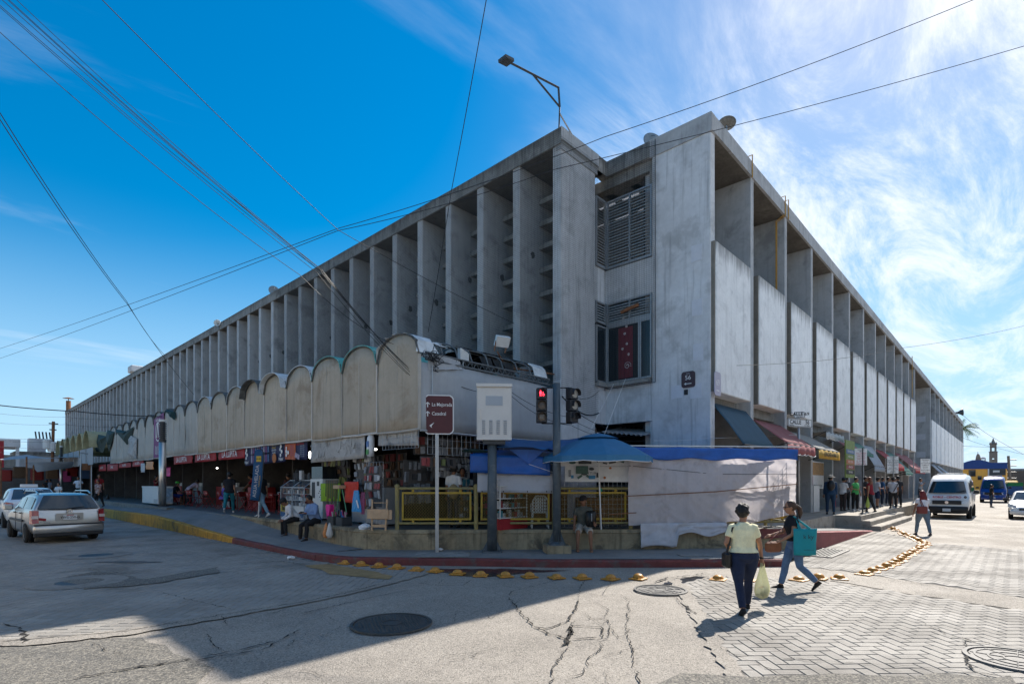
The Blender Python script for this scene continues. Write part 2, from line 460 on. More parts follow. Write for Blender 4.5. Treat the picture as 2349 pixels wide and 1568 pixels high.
def inpoly(x, y, P):
    c = False; j = len(P)-1
    for i in range(len(P)):
        if (P[i][1] > y) != (P[j][1] > y) and x < (P[j][0]-P[i][0])*(y-P[i][1])/(P[j][1]-P[i][1])+P[i][0]: c = not c
        j = i
    return c
gp = lambda L_: [G(u, v)[:2] for u, v in L_]
P_left = gp([(-330,1452),(55,1477),(290,1451),(530,1410),(803,1359),(869,1342),(980,1313)]) + [(-6.95,4.6),(-7.04,5.8),(-7.1,34),(-19,34),(-19,6)]
P_right = gp([(1550,1330),(1562,1350),(1572,1372),(1600,1412),(1640,1489),(1712,1590),(2560,1610),(2560,1438),(2349,1402),(1885,1332),(1700,1322)])
P_far = gp([(1832,1298),(1930,1308),(2349,1370),(2560,1402),(2560,1284),(2349,1262),(2120,1243),(2035,1224)]) + [(11.5,-2.75),(3.05,-2.66)]
def project(p):
    d = depth(p); dx = (p[0]-CAMX)*RX - (p[1]-CAMY)*RY
    return CX_+F_*dx/d, HY_-F_*(p[2]-HC_)/d, d
PW, PJ = .145, .010
def paver_mesh(rz):
    b = MB(); hx, hy = PW-PJ/2, PW/2-PJ/2; e = .004
    b.add([(-hx,-hy,-.008),(hx,-hy,-.008),(hx,hy,-.008),(-hx,hy,-.008),(-hx+e,-hy+e,0),(hx-e,-hy+e,0),(hx-e,hy-e,0),(-hx+e,hy-e,0)],
          [(4,5,6,7),(0,1,5,4),(1,2,6,5),(2,3,7,6),(3,0,4,7)])
    return b
PVM = paver_mesh(0).mesh('paver', M('paver'))
rng = random.Random(3)
A45 = R_(45.0)
def pave(P, zbed, beds, cand):
    b = MB(); b.poly([(x,y,zbed) for x,y in P])
    st = struct(b.build(beds, M('paver_bed')))
    e1 = (math.cos(-A45), math.sin(-A45)); e2 = (math.cos(A45), math.sin(A45))
    us = [x*e1[0]+y*e1[1] for x,y in P]; vs_ = [x*e2[0]+y*e2[1] for x,y in P]
    for i in range(int(min(us)/PW)-1, int(max(us)/PW)+2):
        for j in range(int(min(vs_)/PW)-1, int(max(vs_)/PW)+2):
            k = (i-j) % 4
            if k == 0: cu, cv, rz = (i+1)*PW, (j+.5)*PW, -A45
            elif k == 3: cu, cv, rz = (i+.5)*PW, (j+1)*PW, A45
            else: continue
            x = cu*e1[0]+cv*e2[0]; y = cu*e1[1]+cv*e2[1]
            dd = depth((x,y))
            if dd < 3.2 or dd > 34: continue
            if not inpoly(x,y,P): continue
            u,v,d = project((x,y,.02))
            if u < -160 or u > 2520: continue
            cand.append((d, x, y, zbed+.008+rng.uniform(-.0015,.0015), rz+rng.uniform(-.025,.025), rng.uniform(-.005,.005)*min(1,9/dd), rng.uniform(-.007,.007)*min(1,9/dd), st, 0 <= u <= 2349 and v <= 1566))
    return st
cands = []
pave(P_left, .004, 'paved_street', cands)
pave(P_right, .004, 'paved_crossing', cands)
pave(P_far, .004, 'paved_apron', cands)
cands.sort(key=lambda c: (not c[8], c[0]))
rest = {}
base_v = [Vector(v.co) for v in PVM.vertices]; base_f = [tuple(p.vertices) for p in PVM.polygons]
for n, (d,x,y,z,rz,rx,ry,st,vis) in enumerate(cands):
    if n < 300:
        o = bpy.data.objects.new('paver', PVM); link(o); o.parent = st
        o.location = (x,y,z); o.rotation_euler = (rx,ry,rz)
    else:
        q = rest.setdefault(st.name, (st, MB()))[1]
        Mx = Matrix.Translation((x,y,z)) @ Matrix.Rotation(rz,4,'Z') @ Matrix.Rotation(ry,4,'Y') @ Matrix.Rotation(rx,4,'X')
        q.add([Mx @ p for p in base_v], base_f)
for st, q in rest.values():
    o = q.build('small_pavers', M('paver'), st); o['kind'] = 'stuff'

# old repair strips, cracks and stains on the road
def flat(name, pts, mt, z=.008, parent=ground):
    b = MB(); b.poly([(p[0],p[1],z) for p in pts]); o = b.build(name, mt, parent); return o
def rough_poly(uv, amp=.12, step=.25, seed=1):
    r = random.Random(seed); P = [Vector(p) for p in gp(uv)]; out = []
    for i in range(len(P)):
        a, c = P[i], P[(i+1)%len(P)]; n = max(1, int((c-a).length/step))
        for k in range(n):
            q = a.lerp(c, k/n); out.append((q.x+r.uniform(-amp,amp), q.y+r.uniform(-amp,amp)))
    return out
flat('repair_strip', rough_poly([(1930,1309),(2150,1343),(2349,1371),(2560,1403),(2560,1437),(2349,1401),(2100,1364),(1900,1331)], .05, .3, 4), M('road_asphalt'), .010)
flat('asphalt_patch', rough_poly([(-160,1500),(120,1478),(300,1462),(420,1490),(470,1530),(380,1600),(100,1660),(-200,1640)], .12, .3, 5), M('road_patch'), .005)
flat('asphalt_patch', rough_poly([(120,1330),(230,1311),(330,1330),(500,1302),(500,1315),(330,1343),(200,1352)], .06, .2, 6), M('road_patch'), .024)
flat('asphalt_patch', rough_poly([(1500,1600),(1560,1540),(1700,1560),(2000,1545),(2349,1556),(2349,1700),(1500,1700)], .10, .3, 8), M('road_patch'), .025)
flat('ochre_stain', rough_poly([(700,1297),(760,1294),(905,1322),(890,1330),(760,1318)], .05, .2, 7), M('ochre_stain'), .022)
flat('wet_patch', rough_poly([(1000,1304),(1150,1304),(1300,1308),(1180,1316),(1120,1322),(1040,1320)], .05, .15, 9), M('wet'), .006)
flat('wet_patch', rough_poly([(1515,1341),(1545,1330),(1600,1322),(1625,1322),(1600,1329),(1560,1340)], .03, .1, 10), M('wet'), .014)
for k, uv in enumerate(([(1535,1332),(1558,1328),(1580,1349),(1592,1371),(1622,1412),(1664,1489),(1742,1592),(1690,1592),(1626,1489),(1585,1412),(1560,1372),(1548,1350)],
    [(-330,1446),(55,1471),(290,1445),(530,1404),(803,1353),(869,1337),(980,1310),(985,1317),(869,1347),(803,1364),(530,1416),(290,1458),(55,1484),(-330,1458)])):
    flat('asphalt_edge', rough_poly(uv, .035, .12, 40+k), M('road_asphalt'), .0165)
mat('road_stain', (.11,.103,.095), .7, var=.35, scale=2.5, bump=.5, bscale=70, rvar=.1)
for k, (u,v,a_,b2) in enumerate([(640,1500,.5,.22),(760,1440,.35,.15),(420,1495,.6,.2),(1080,1500,.25,.18),(1250,1395,.2,.2),(1505,1420,.22,.16),(980,1355,.5,.12),(1390,1530,.22,.12),(700,1340,.5,.1),(300,1290,.8,.15),(2000,1460,.25,.14),(2200,1440,.3,.12),(1880,1520,.18,.12)]):
    c = G(u,v); r = random.Random(k); pts = []
    for i in range(26): an = 2*math.pi*i/26; q_ = 1+r.uniform(-.28,.28); pts.append((c.x+(math.cos(an)*a_*RX+math.sin(an)*b2*RY)*q_, c.y+(-math.cos(an)*a_*RY+math.sin(an)*b2*RX)*q_))
    if k in (9,): flat('road_stain', pts, M('road_stain'), .0045 if u < 1500 and v > 1345 else .0215)
def crack(uv, w=.02, seed=0, z=.012, amp=.03):
    r = random.Random(seed); P = [Vector(G(u,v)) for u,v in uv]; pts = []
    for i in range(len(P)-1):
        n = max(2, int((P[i+1]-P[i]).length/.055))
        for k in range(n): pts.append(P[i].lerp(P[i+1], k/n) + Vector((r.gauss(0,amp*.45), r.gauss(0,amp*.45), 0)))
    pts.append(P[-1]); b = MB(); vs_ = []
    for i, p in enumerate(pts):
        d = pts[min(i+1,len(pts)-1)] - pts[max(i-1,0)]; n = Vector((-d.y, d.x, 0)); n = n.normalized() if n.length else Vector((1,0,0))
        ww = w*.68*max(.15, r.gauss(.75,.45))*min(1, i/3+.2, (len(pts)-1-i)/3+.2)
        vs_ += [(p+n*ww)[:2]+(z,), (p-n*ww*r.uniform(.4,1))[:2]+(z,)]
    b.add(vs_, [(2*i,2*i+1,2*i+3,2*i+2) for i in range(len(pts)-1)])
    b.build('crack', M('crack'), ground)
CR = [([(1166,1371),(1190,1400),(1225,1438),(1252,1443),(1300,1428),(1322,1400),(1327,1375)],.022),
      ([(1225,1438),(1262,1455),(1300,1466),(1305,1480)],.028), ([(1305,1466),(1310,1436),(1380,1440),(1385,1462),(1310,1468)],.02),
      ([(1300,1462),(1306,1440),(1318,1425),(1355,1420),(1388,1420),(1400,1435),(1395,1465),(1360,1472)],.011),
      ([(1302,1482),(1290,1505),(1268,1530),(1265,1575)],.012), ([(1385,1468),(1375,1492),(1345,1515),(1340,1545),(1300,1556)],.010),
      ([(1440,1400),(1441,1430),(1436,1450),(1450,1490),(1455,1530),(1470,1575)],.012), ([(1327,1372),(1330,1350),(1345,1328)],.010),
      ([(1330,1360),(1380,1366),(1425,1365),(1445,1378)],.011), ([(1445,1380),(1440,1395),(1450,1405)],.012), ([(1380,1366),(1400,1340),(1395,1328)],.008),
      ([(1325,1386),(1370,1384),(1395,1400),(1385,1418)],.009), ([(1398,1440),(1420,1465),(1433,1455)],.009), ([(1166,1371),(1175,1358),(1250,1340),(1300,1325)],.012),
      ([(-20,1476),(290,1449),(530,1408),(688,1383),(803,1359),(869,1341)],.018), ([(688,1410),(760,1392),(850,1372),(950,1352)],.014),
      ([(160,1560),(300,1535),(430,1515),(560,1490),(640,1470),(690,1445)],.024), ([(430,1520),(500,1508),(600,1492),(640,1472)],.02),
      ([(475,1455),(485,1478),(515,1497)],.012), ([(505,1413),(525,1437)],.012), ([(215,1475),(240,1492),(280,1500)],.012), ([(370,1360),(450,1380),(540,1400)],.010),
      ([(950,1338),(1000,1345),(1060,1345),(1082,1333)],.010), ([(1000,1345),(1020,1330)],.009), ([(45,1440),(58,1460),(52,1477)],.03), ([(0,1432),(45,1440)],.02),
      ([(1650,1489),(1690,1508),(1760,1535),(1830,1575)],.012), ([(1678,1506),(1760,1510),(1880,1520),(1957,1525),(2100,1533),(2349,1560)],.010),
      ([(1560,1385),(1580,1400),(1600,1412)],.03), ([(1586,1402),(1605,1400)],.028), ([(1545,1360),(1560,1385)],.012), ([(2115,1430),(2180,1460),(2215,1470),(2230,1475),(2349,1490)],.014),
      ([(2215,1470),(2220,1500),(2216,1530),(2240,1545),(2300,1556)],.02), ([(2130,1325),(2200,1338),(2280,1352)],.016), ([(1960,1318),(2080,1336),(2200,1357)],.012),
      ([(1500,1338),(1530,1327),(1590,1322),(1620,1315)],.035), ([(200,1305),(250,1312),(290,1318)],.012), ([(235,1355),(330,1345),(480,1318),(620,1302)],.014)]
rc = random.Random(77)
for k in range(16):
    u, v = rc.uniform(600,1500), rc.uniform(1400,1560); CR.append(([(u,v),(u+rc.uniform(-40,60),v+rc.uniform(-22,22)),(u+rc.uniform(-90,130),v+rc.uniform(-35,35))], .006))
CR += [([(1296,1478),(1304,1462),(1312,1450),(1306,1438)],.05), ([(1290,1484),(1305,1476)],.05), ([(2205,1466),(2228,1474)],.06), ([(700,1296),(640,1288),(590,1292)],.02)]
for k, (uv, w) in enumerate(CR): crack(uv, w, 30+k, .029 if min(p_[1] for p_ in uv) < 1340 or uv[0][0] > 1540 else .0185)

# manholes
def manhole(name, label, c, r, mt, ribs):
    t = thing(name, label, 'manhole cover', (c.x, c.y, 0))
    b = MB(); b.lathe([(r+.06,.016),(r+.055,.034),(r+.015,.036),(r+.012,.020)], c, 40, caps=False); b.build('ring', mt, t)
    b = MB(); b.lathe([(.001,.026),(r,.026),(r,.012)], c, 40, caps=False)
    b.lathe([(r*.30,.026),(r*.30,.034),(r*.26,.034),(r*.26,.026)], c, 24, caps=False)
    if ribs:
        for k in range(8):
            a = 2*math.pi*k/8
            b.tube([c+Vector((math.cos(a)*r*.3,math.sin(a)*r*.3,.028)), c+Vector((math.cos(a)*r*.97,math.sin(a)*r*.97,.028))], .008, 5)
        for q in (.62,.9): b.lathe([(r*q,.026),(r*q,.034),(r*q-.02,.034),(r*q-.02,.026)], c, 32, caps=False)
    b.build('lid', mt, t)
    if not ribs:
        b = MB()
        for i in range(-7,8):
            for j in range(-7,8):
                x, y = i*.058+(.029 if j%2 else 0), j*.058
                if r*.34 < math.hypot(x,y) < r*.92: b.lathe([(.017,.026),(.013,.034)], c+Vector((x,y,0)), 6)
        b.build('studs', mt, t)['kind'] = 'stuff'
    return t
manhole('manhole_cover', 'dark studded iron manhole cover on the asphalt, half shaded by the building', G(898,1432), .48, M('iron'), False)
manhole('manhole_cover', 'worn pale manhole cover with rings where asphalt meets the paving', G(1515,1355), .40, M('iron_worn'), True)
manhole('manhole_cover', 'pale manhole cover with spokes in the right corner of the paved crossing', G(2335,1517), .40, M('iron_worn'), True)
for lab, (u,v), (su,sv) in (('sunken dark manhole in a cracked concrete collar on the left street',(183,1336),(36,9)), ('small sunken manhole on the left street closest to the cars',(221,1274),(24,4))):
    c = G(u,v); rr = .36
    t = thing('sunken_manhole', lab, 'manhole', (c.x,c.y,0))
    b = MB(); b.lathe([(rr+.42,.019),(rr+.38,.028),(rr+.02,.028),(rr,.012)], c, 28, caps=False); b.build('collar', M('kerb_plain'), t)
    b = MB(); b.lathe([(.001,.022),(rr,.022),(rr,.018)], c, 28, caps=False); b.build('lid', M('iron'), t)

# ------------------------------------------------------------------ kerbs, sidewalk, platform
KERB_L = [(-7.05,60),(-7.07,31),(-7.06,24),(-7.05,20.6),(-7.04,17.5),(-7.03,14.8),(-7.0,11.2),(-6.99,9.2),(-6.99,7.5),(-6.98,5.8)]
KZ_L   = [.45,.42,.48,.50,.42,.30,.17,.15,.15,.16]
KERB_C = [(-6.98,5.8),(-6.93,5.2),(-6.75,4.65),(-6.35,4.05),(-5.28,2.79),(-3.89,.95),(-2.36,-.68),(-1.32,-1.75),(-.18,-2.82)]
def kz(y):
    for k in range(len(KERB_L)-1):
        (xa,ya),(xb,yb) = KERB_L[k], KERB_L[k+1]
        if yb <= y <= ya: return KZ_L[k+1]+(KZ_L[k]-KZ_L[k+1])*(y-yb)/(ya-yb)
    return KZ_L[0] if y > 60 else .16
def offs(P, d):
    out = []
    for i, p in enumerate(P):
        a = Vector(P[max(i-1,0)]); c = Vector(P[min(i+1,len(P)-1)]); t = (c-a).normalized()
        out.append((p[0]-t.y*d, p[1]+t.x*d))
    return out
def resample(P, step):
    out = []
    for i in range(len(P)-1):
        a, c = Vector(P[i]), Vector(P[i+1]); n = max(1, int((c-a).length/step))
        for k in range(n): out.append(tuple(a.lerp(c, k/n)))
    out.append(tuple(P[-1])); return out
def kerb(name, P, zf, mt, w=.16, parent=None):
    P = resample(P, .5); Q = offs(P, w); b = MB(); r = random.Random(len(P))
    rings = []
    for p, q in zip(P, Q):
        z = zf(p[1]) + r.uniform(-.008,.008); j = r.uniform(-.012,.012); d = Vector((q[0]-p[0], q[1]-p[1])).normalized()
        rings.append([(p[0],p[1],-.05),(p[0]+d.x*(.012+j),p[1]+d.y*(.012+j),z-.035),(p[0]+d.x*.035,p[1]+d.y*.035,z),(q[0],q[1],z+.003),(q[0],q[1],-.05)])
    b.loft(rings, True)
    return struct(b.build(name, mt, parent))
def cut(P, y0, y1):
    R2 = [p for p in resample(P, .1) if y0-.06 <= p[1] <= y1+.06]; return R2[::5]+[R2[-1]]
kerb('kerb_yellow', cut(KERB_L, 11.2, 60), kz, M('kerb_yellow'))
kerb('kerb_red', cut(KERB_L, 5.8, 11.2), kz, M('kerb_red'))
kerb('kerb_corner', KERB_C, lambda y: .165, M('kerb_red'))
WALL = [(-5.78,15.2),(-5.78,11),(-5.76,9),(-5.73,6.6),(-5.62,5.5),(-5.30,4.95),(-4.75,4.38),(-3.71,3.33),(-2.41,2.05),(-.97,.55),(.06,-.35),(1.1,-1.25),(2.3,-2.2),(2.75,-2.42)]
PZ = .72
# sidewalk: left ramped strip + corner fan
b = MB()
ys = [60,40,31,27,24,20.6,17.5,15.2,13,11.2,9.2,7.5,6.6,5.8]
inz = {60:.45,40:.47,31:.50,27:.58,24:.66,20.6:.71,17.5:.715,15.2:.70,13:.56,11.2:.42,9.2:.29,7.5:.21,6.6:.19,5.8:.175}
wx = lambda y: -5.76 if y > 6.7 else -5.70
rows = []
for y in ys:
    ix = -5.76 if y >= 6.6 else -5.66
    rows.append([(-6.86,y,kz(y)), (-6.4,y,kz(y)*.5+inz[y]*.5+.003), (ix+.02,y,inz[y])])
b.loft(rows, False, closed=False)
KO = offs(KERB_C, .15)
inn = [(-5.62,5.5),(-5.45,5.2),(-5.30,4.95),(-4.75,4.38),(-3.71,3.33),(-2.41,2.05),(-.97,.55),(.06,-.35),(1.6,-1.7)]
KO2 = [(-6.84,5.8)]+[p for p in KO[1:]]
b.loft([[(p[0],p[1],.172) for p in KO2], [(p[0]+.06,p[1]+.06,.178) for p in inn]], False, closed=False)
# sidewalk tail behind the kerb end
b.poly([(KO2[-1][0],KO2[-1][1],.170),(2.2,-2.72,.020),(2.8,-2.5,.022),(1.6,-1.62,.176)])
struct(b.build('sidewalk', M('sidewalk')))
b = MB(); b.obox((-5.0,3.35,.183),(1.3,.9,.012),rz=R_(-45)); b.obox((-1.0,-1.1,.182),(.75,.35,.012),rz=R_(-45))
b.build('sidewalk_slab', M('concrete_beam'), bpy.data.objects['sidewalk'])
# platform
b = MB()
W2 = WALL
rings = []
Wr = resample(W2, .45); Wi = offs(Wr, .22)
r = random.Random(5)
for p, q in zip(Wr, Wi):
    j = r.uniform(-.012,.012); d = Vector((q[0]-p[0], q[1]-p[1])).normalized(); zt = PZ-.035 if p[0] < 0 else PZ-.035-.1*min(1,p[0]/2.5)
    rings.append([(p[0],p[1],-.05),(p[0]+d.x*(.01+j),p[1]+d.y*(.01+j),zt-.10),(p[0]+d.x*.0-d.x*.012,p[1]-d.y*.012,zt-.085),(p[0]+d.x*(.015+j),p[1]+d.y*(.015+j),zt),(q[0],q[1],zt+.004),(q[0],q[1],-.05)])
b.loft(rings, True)
plat_wall = struct(b.build('platform_wall', M('wall_stained')))
b = MB()
Pf = [p for p in offs(W2, .20)]
b.poly([(p[0],p[1],PZ-.038) for p in Pf if p[1] < 15.3] + [(2.6,3.6,PZ-.038),(0.5,3.7,PZ-.038),(0.5,15.2,PZ-.038)])
b.poly([(-5.78,15.2,PZ-.038),(0.5,15.2,PZ-.038),(.5,102,PZ-.038),(-5.78,102,PZ-.038)])
struct(b.build('platform_floor', M('floor_tile')))
b = MB(); b.box(-6.05,-5.76,22,60,.2,PZ); b.box(-5.9,-5.76,15.2,22,.3,PZ-.036)
struct(b.build('platform_step', M('kerb_plain')))
b = MB()
b.box(1.25,2.70,-2.46,-2.40,.45,.70)
# right sidewalk
Z2 = .57
sw = MB()
sw.prism([(2.7,-2.36,-.05),(3.2,-2.36,-.05),(3.2,-1.25,-.05),(11.9,-1.25,-.05),(11.9,-2.15,-.05),(108,-2.15,-.05),(108,2.4,-.05),(2.7,2.4,-.05)],(0,0,Z2+.05))
struct(sw.build('sidewalk_right', M('step_stone')))
rings = []
for k in range(13):
    x = 3.0+9.0*k/12; z = .55*(1-k/12)+.012; j = random.uniform(-.012,.012)
    rings.append([(x,-2.6,-.05),(x,-2.58+j,z-.03),(x,-2.54,z),(x,-1.252,z+.01),(x,-1.252,-.05)])
rp = MB(); rp.loft(rings, True)
ramp = rp
o = struct(rp.build('ramp', M('ramp_red')))
rp = MB(); rp.loft([[(3.05+8.9*k/12,-2.44,.55*(1-k/12)+.022+.002),(3.05+8.9*k/12,-1.26,.55*(1-k/12)+.028)] for k in range(13)], False, closed=False)
rp.build('ramp_surface', M('sidewalk'), o)
for k, (z1, y1) in enumerate(((.38,-2.47),(.19,-2.80))):
    q = MB(); q.box(11.9,20.7,y1,-2.15,-.05,z1); rr = random.Random(k)
    rings = []
    for i in range(19):
        x = 11.88-.02*k+8.8*i/18; j = rr.uniform(-.012,.012); jz = rr.uniform(-.008,.006)
        rings.append([(x,y1+j,-.05),(x,y1+j,z1-.025),(x,y1+.03+j,z1+jz),(x,-2.10,z1),(x,-2.10,-.05)])
    q = MB(); q.loft(rings, True)
    struct(q.build('step', M('step_stone')))
# wall painted red at the end of the platform
q = MB(); q.obox((1.98,-1.985,.55),(1.55,.05,.25),rz=math.atan2(-.95,1.2)); q.build('red_band', M('kerb_red'), plat_wall)

# drain grate
c = G(1886,1268)
t = thing('drain_grate', 'iron street drain grate by the red ramp', 'drain', (c.x,c.y,0))
q = MB()
for k in range(9): q.box(c.x-.9,c.x+.9,c.y-.34+k*.085-.02,c.y-.34+k*.085+.02,.012,.034)
q.build('bars', M('iron'), t)
q = MB(); q.box(c.x-1,c.x+1,c.y-.45,c.y+.45,.005,.012); q.build('pit_shade', M('crack'), t)  # flat dark sheet drawn for the shade inside the drain
q = MB(); q.box(c.x-1,c.x-.9,c.y-.45,c.y+.45,.01,.036); q.box(c.x+.9,c.x+1,c.y-.45,c.y+.45,.01,.036); q.box(c.x-.9,c.x+.9,c.y-.45,c.y-.38,.01,.036); q.box(c.x-.9,c.x+.9,c.y+.38,c.y+.45,.01,.036)
q.build('frame', M('iron_worn'), t)
# yellow road domes
q = MB(); rings = []
q.lathe([(.135,.035),(.128,.060),(.108,.085),(.075,.103),(.035,.112),(.003,.114)], (0,0,0), 18)
domeM = q.mesh('dome', M('dome_yellow'), smooth=True)
q = MB(); q.lathe([(.20,.010),(.20,.028),(.165,.036),(.135,.038)], (0,0,0), 4); plateM = q.mesh('dome_plate', M('dome_yellow'))
DL = [(796,1293),(830,1297),(867,1301),(910,1305),(956,1309),(995,1312),(1050,1317),(1103,1321),(1161,1323),(1217,1324),(1276,1326),(1335,1327),(1403,1329),(1464,1329),(1649,1331),(1712,1332),(1830,1331),(1880,1329),(1924,1328)]
DR = [(1985,1319),(2004,1312),(2018,1306.5),(2031,1301),(2043,1296),(2053,1291),(2062,1286.5),(2071,1282),(2079,1277.5),(2086,1273),(2093,1269),(2099,1265),(2105,1261),(2110,1257.5),(2115,1254),(2119,1250.5),(2122,1247),(2117,1244.5),(2110,1241.5),(2103,1238.5),(2096,1235.5),(2089,1232.5),(2082,1229.5),(2075,1226.5),(2068,1223.5),(2057,1217.5),(2050,1214)]
def dome(u, v, label, ang):
    p = G(u, v)
    jr = random.Random(int(u*7+v)); p += Vector((jr.uniform(-.03,.03),jr.uniform(-.03,.03),0)); ang += jr.uniform(-.35,.35)
    t = thing('road_dome', label, 'road dome', (p.x,p.y,.004), ang, 'yellow domes set in the road around the corner')
    o = bpy.data.objects.new('dome', domeM); link(o); o.parent = t; o.scale = (.78,.78,jr.uniform(.8,1.08)); o.rotation_euler = (jr.uniform(-.06,.06),jr.uniform(-.06,.06),0)
    o = bpy.data.objects.new('plate', plateM); link(o); o.parent = t
for k, (u,v) in enumerate(DL): dome(u, v, 'yellow road dome, %s from the left end of the row along the red kerb' % ordn(k+1), R_(45)+.1*k)
for k, (u,v) in enumerate(DR): dome(u, v, 'yellow road dome, %s from the near end of the row on the sunlit paving' % ordn(k+1), R_(45))
# litter
def crumple(name, label, p, s, mt, seed):
    r = random.Random(seed); q = MB()
    q.ell(p, (s, s*.7, s*.4), 9, 6)
    q.v = [(x+r.uniform(-s,s)*.22, y+r.uniform(-s,s)*.22, max(p[2]-s*.38, z+r.uniform(-s,s)*.2)) for x,y,z in q.v]
    return tag(q.build(name, mt), label, 'litter')
mat('plastic_bag_white', (.72,.73,.75), .4, var=.1, scale=10)
crumple('crumpled_paper', 'small white crumpled litter on the paving by the left kerb', G(668,1283)+Vector((0,0,.05)), .10, M('paper_white'), 1)
crumple('crumpled_paper', 'white tissue lying at the foot of the brown sign post', G(1009,1264,.17)+Vector((0,0,.05)), .08, M('paper_white'), 2)
# ================================================================== the market hall
HT = 12.95; BH = .52; XN, YA = 2.51, 3.68
bld = thing('market_building', 'long grey concrete market hall with deep vertical fins and white panels', 'building', (0, YA, 0))
def bpart(mb, name, mt, parent=bld, **k): return mb.build(name, mt, parent, **k)
def vjit(q, a, seed=1):
    r = random.Random(seed); q.v = [(x+r.uniform(-a,a), y+r.uniform(-a,a), z+r.uniform(-a,a)) for x,y,z in q.v]; return q
# --- left facade fins (front edges on X=0)
FS, FT, Y0 = 1.763, .33, 5.42
nf = 55
YEND = Y0 + (nf-1)*FS + FT
fq = MB()
# slightly chamfered fin
e = .02
def fin_mesh():
    q = MB()
    pts = [(0+e,0,0),(2.3,0,0),(2.3,FT,0),(0+e,FT,0),(0,FT-e,0),(0,e,0)]
    q.prism(pts, (0,0,HT-BH-.6))
    return q.mesh('fin', M('concrete_fin'))
FM = fin_mesh()
for k in range(nf):
    o = bpy.data.objects.new('fin', FM); link(o); o.parent = bld
    o.location = (0, Y0+k*FS-YA, .6)
mat('mould', (.10,.10,.098), .95, var=.4, scale=12)
rs = random.Random(21)
for k in range(16):
    q = MB(); c = Vector((rs.uniform(.6,1.0), Y0+k*FS-.004, rs.uniform(9.2,9.9))); n = 12
    q.poly([c+Vector((math.cos(2*math.pi*i/n)*.11*rs.uniform(.7,1.2),0,math.sin(2*math.pi*i/n)*.13*rs.uniform(.7,1.2))) for i in range(n)]); bpart(q,'tie_hole_stain',M('mould'))
# pier A at the corner
q = MB(); q.prism([(.02,YA,0),(1.85,YA,0),(1.85,Y0-1.40,0),(.02,Y0-1.40,0),(0,Y0-1.42,0),(0,YA+.02,0)], (0,0,HT-BH)); bpart(q,'corner_pier',M('concrete_pier'))
# back wall of the fin recess, horizontal slabs between fins
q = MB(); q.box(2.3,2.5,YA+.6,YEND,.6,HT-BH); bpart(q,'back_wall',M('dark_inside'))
SL = [11.62,10.86,10.06,9.25,8.42,7.60,6.80,6.0,5.2]
slabM = None
q = MB(); q.box(0,1.3,0,FS-FT,-.10,.06); slabM = q.mesh('slab', M('concrete_beam'))
for k in range(0, 9):
    y0 = (Y0-1.42+.02) if k == 0 else Y0+(k-1)*FS+FT
    for z in SL:
        if k > 4 and random.random() < .35: continue
        o = bpy.data.objects.new('slab', slabM); link(o); o.parent = bld
        o.location = (1.0, y0-YA, z); o.scale = (1, (Y0-y0)/(FS-FT) if k == 0 else 1, 1)
q = MB()
for k in range(9, nf):
    for z in SL[::1]: q.box(1.2,2.3,Y0+(k-1)*FS+FT,Y0+k*FS,z-.1,z+.06)
bpart(q,'far_slabs',M('concrete_beam'))['kind'] = 'stuff'
# roof beam left
q = MB(); n = 60; rings = []; r = random.Random(2)
for k in range(n+1):
    y = YA-.03+(YEND-YA+.05)*k/n; j = r.uniform(-.012,.012)
    rings.append([(-.05,y,HT-BH),(-.05,y,HT-.03+j),(-.02,y,HT+j),(2.3,y,HT+j),(2.3,y,HT-BH)])
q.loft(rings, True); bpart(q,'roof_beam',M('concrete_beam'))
q = MB(); q.box(-.045,2.0,YA-.06,YA-.031,HT-BH+.12,HT-.004); q.box(-.02,1.95,YA-.028,YA+.2,HT-BH-.16,HT-BH-.003); bpart(q,'beam_ledge',M('concrete'))
q = MB(); q.box(2.0,2.48,YA-.05,YA+.25,HT-BH,HT-.01); q.box(2.46,2.72,2.0,YA+.25,HT-BH-.02,HT-.03); bpart(q,'roof_beam',M('concrete_beam'))
# soffit and roof slab
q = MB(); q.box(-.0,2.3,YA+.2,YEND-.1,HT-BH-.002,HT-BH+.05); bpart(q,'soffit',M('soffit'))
q = MB(); q.box(5.2,48.0,2.5,YEND,HT-.9,HT-.6); q.box(2.301,5.19,9,YEND,HT-.5,HT-.25); bpart(q,'roof',M('concrete'))
# end wall at far left
q = MB(); q.box(0,2.3,YEND,YEND+.3,.6,HT-.01); bpart(q,'end_wall',M('concrete'))
# --- pier B (wide) and N wall
pier = MB(); pier.prism([(XN,0.02,0),(XN+.02,0,0),(XN+.30,0,0),(XN+.30,2.3,0),(XN+.25,2.3,0),(XN+.25,1.91,0),(XN,1.91,0)], (0,0,HT-BH)); bpart(pier,'wide_pier',M('concrete_pier'))
q = MB(); q.box(XN-.03,XN+.27,-.03,1.99,HT-BH-.05,HT); vjit(q,.008,3); bpart(q,'roof_beam',M('concrete'))
q = MB(); q.box(XN-.012,XN+.15,1.72,1.90,HT-BH-.3,HT+.02); bpart(q,'beam_stub',M('concrete_pier'))
for (u,v0,v1) in ((1598,565,595),(1600,690,722),(1602,790,825)):
    a = atX(u-12,v0,XN); c = atX(u+12,v1,XN); q = MB(); rr = random.Random(u+v0)
    ys_, zs = sorted((a.y,c.y)), sorted((a.z,c.z))
    q.prism([(XN-.012,ys_[0]+rr.uniform(-.02,.02),zs[0]),(XN-.012,ys_[1],zs[0]+rr.uniform(-.03,.03)),(XN-.012,ys_[1]+rr.uniform(-.02,.02),zs[1]),(XN-.012,ys_[0],zs[1]+rr.uniform(-.03,.03))],(.03,0,0)); bpart(q,'patch',M('concrete_patch'))
a = atX(1585,888,XN); q = MB(); q.box(XN-.01,XN+.01,a.y-.34,a.y+.02,a.z-.35,a.z+.1); bpart(q,'patch',M('concrete_patch'))
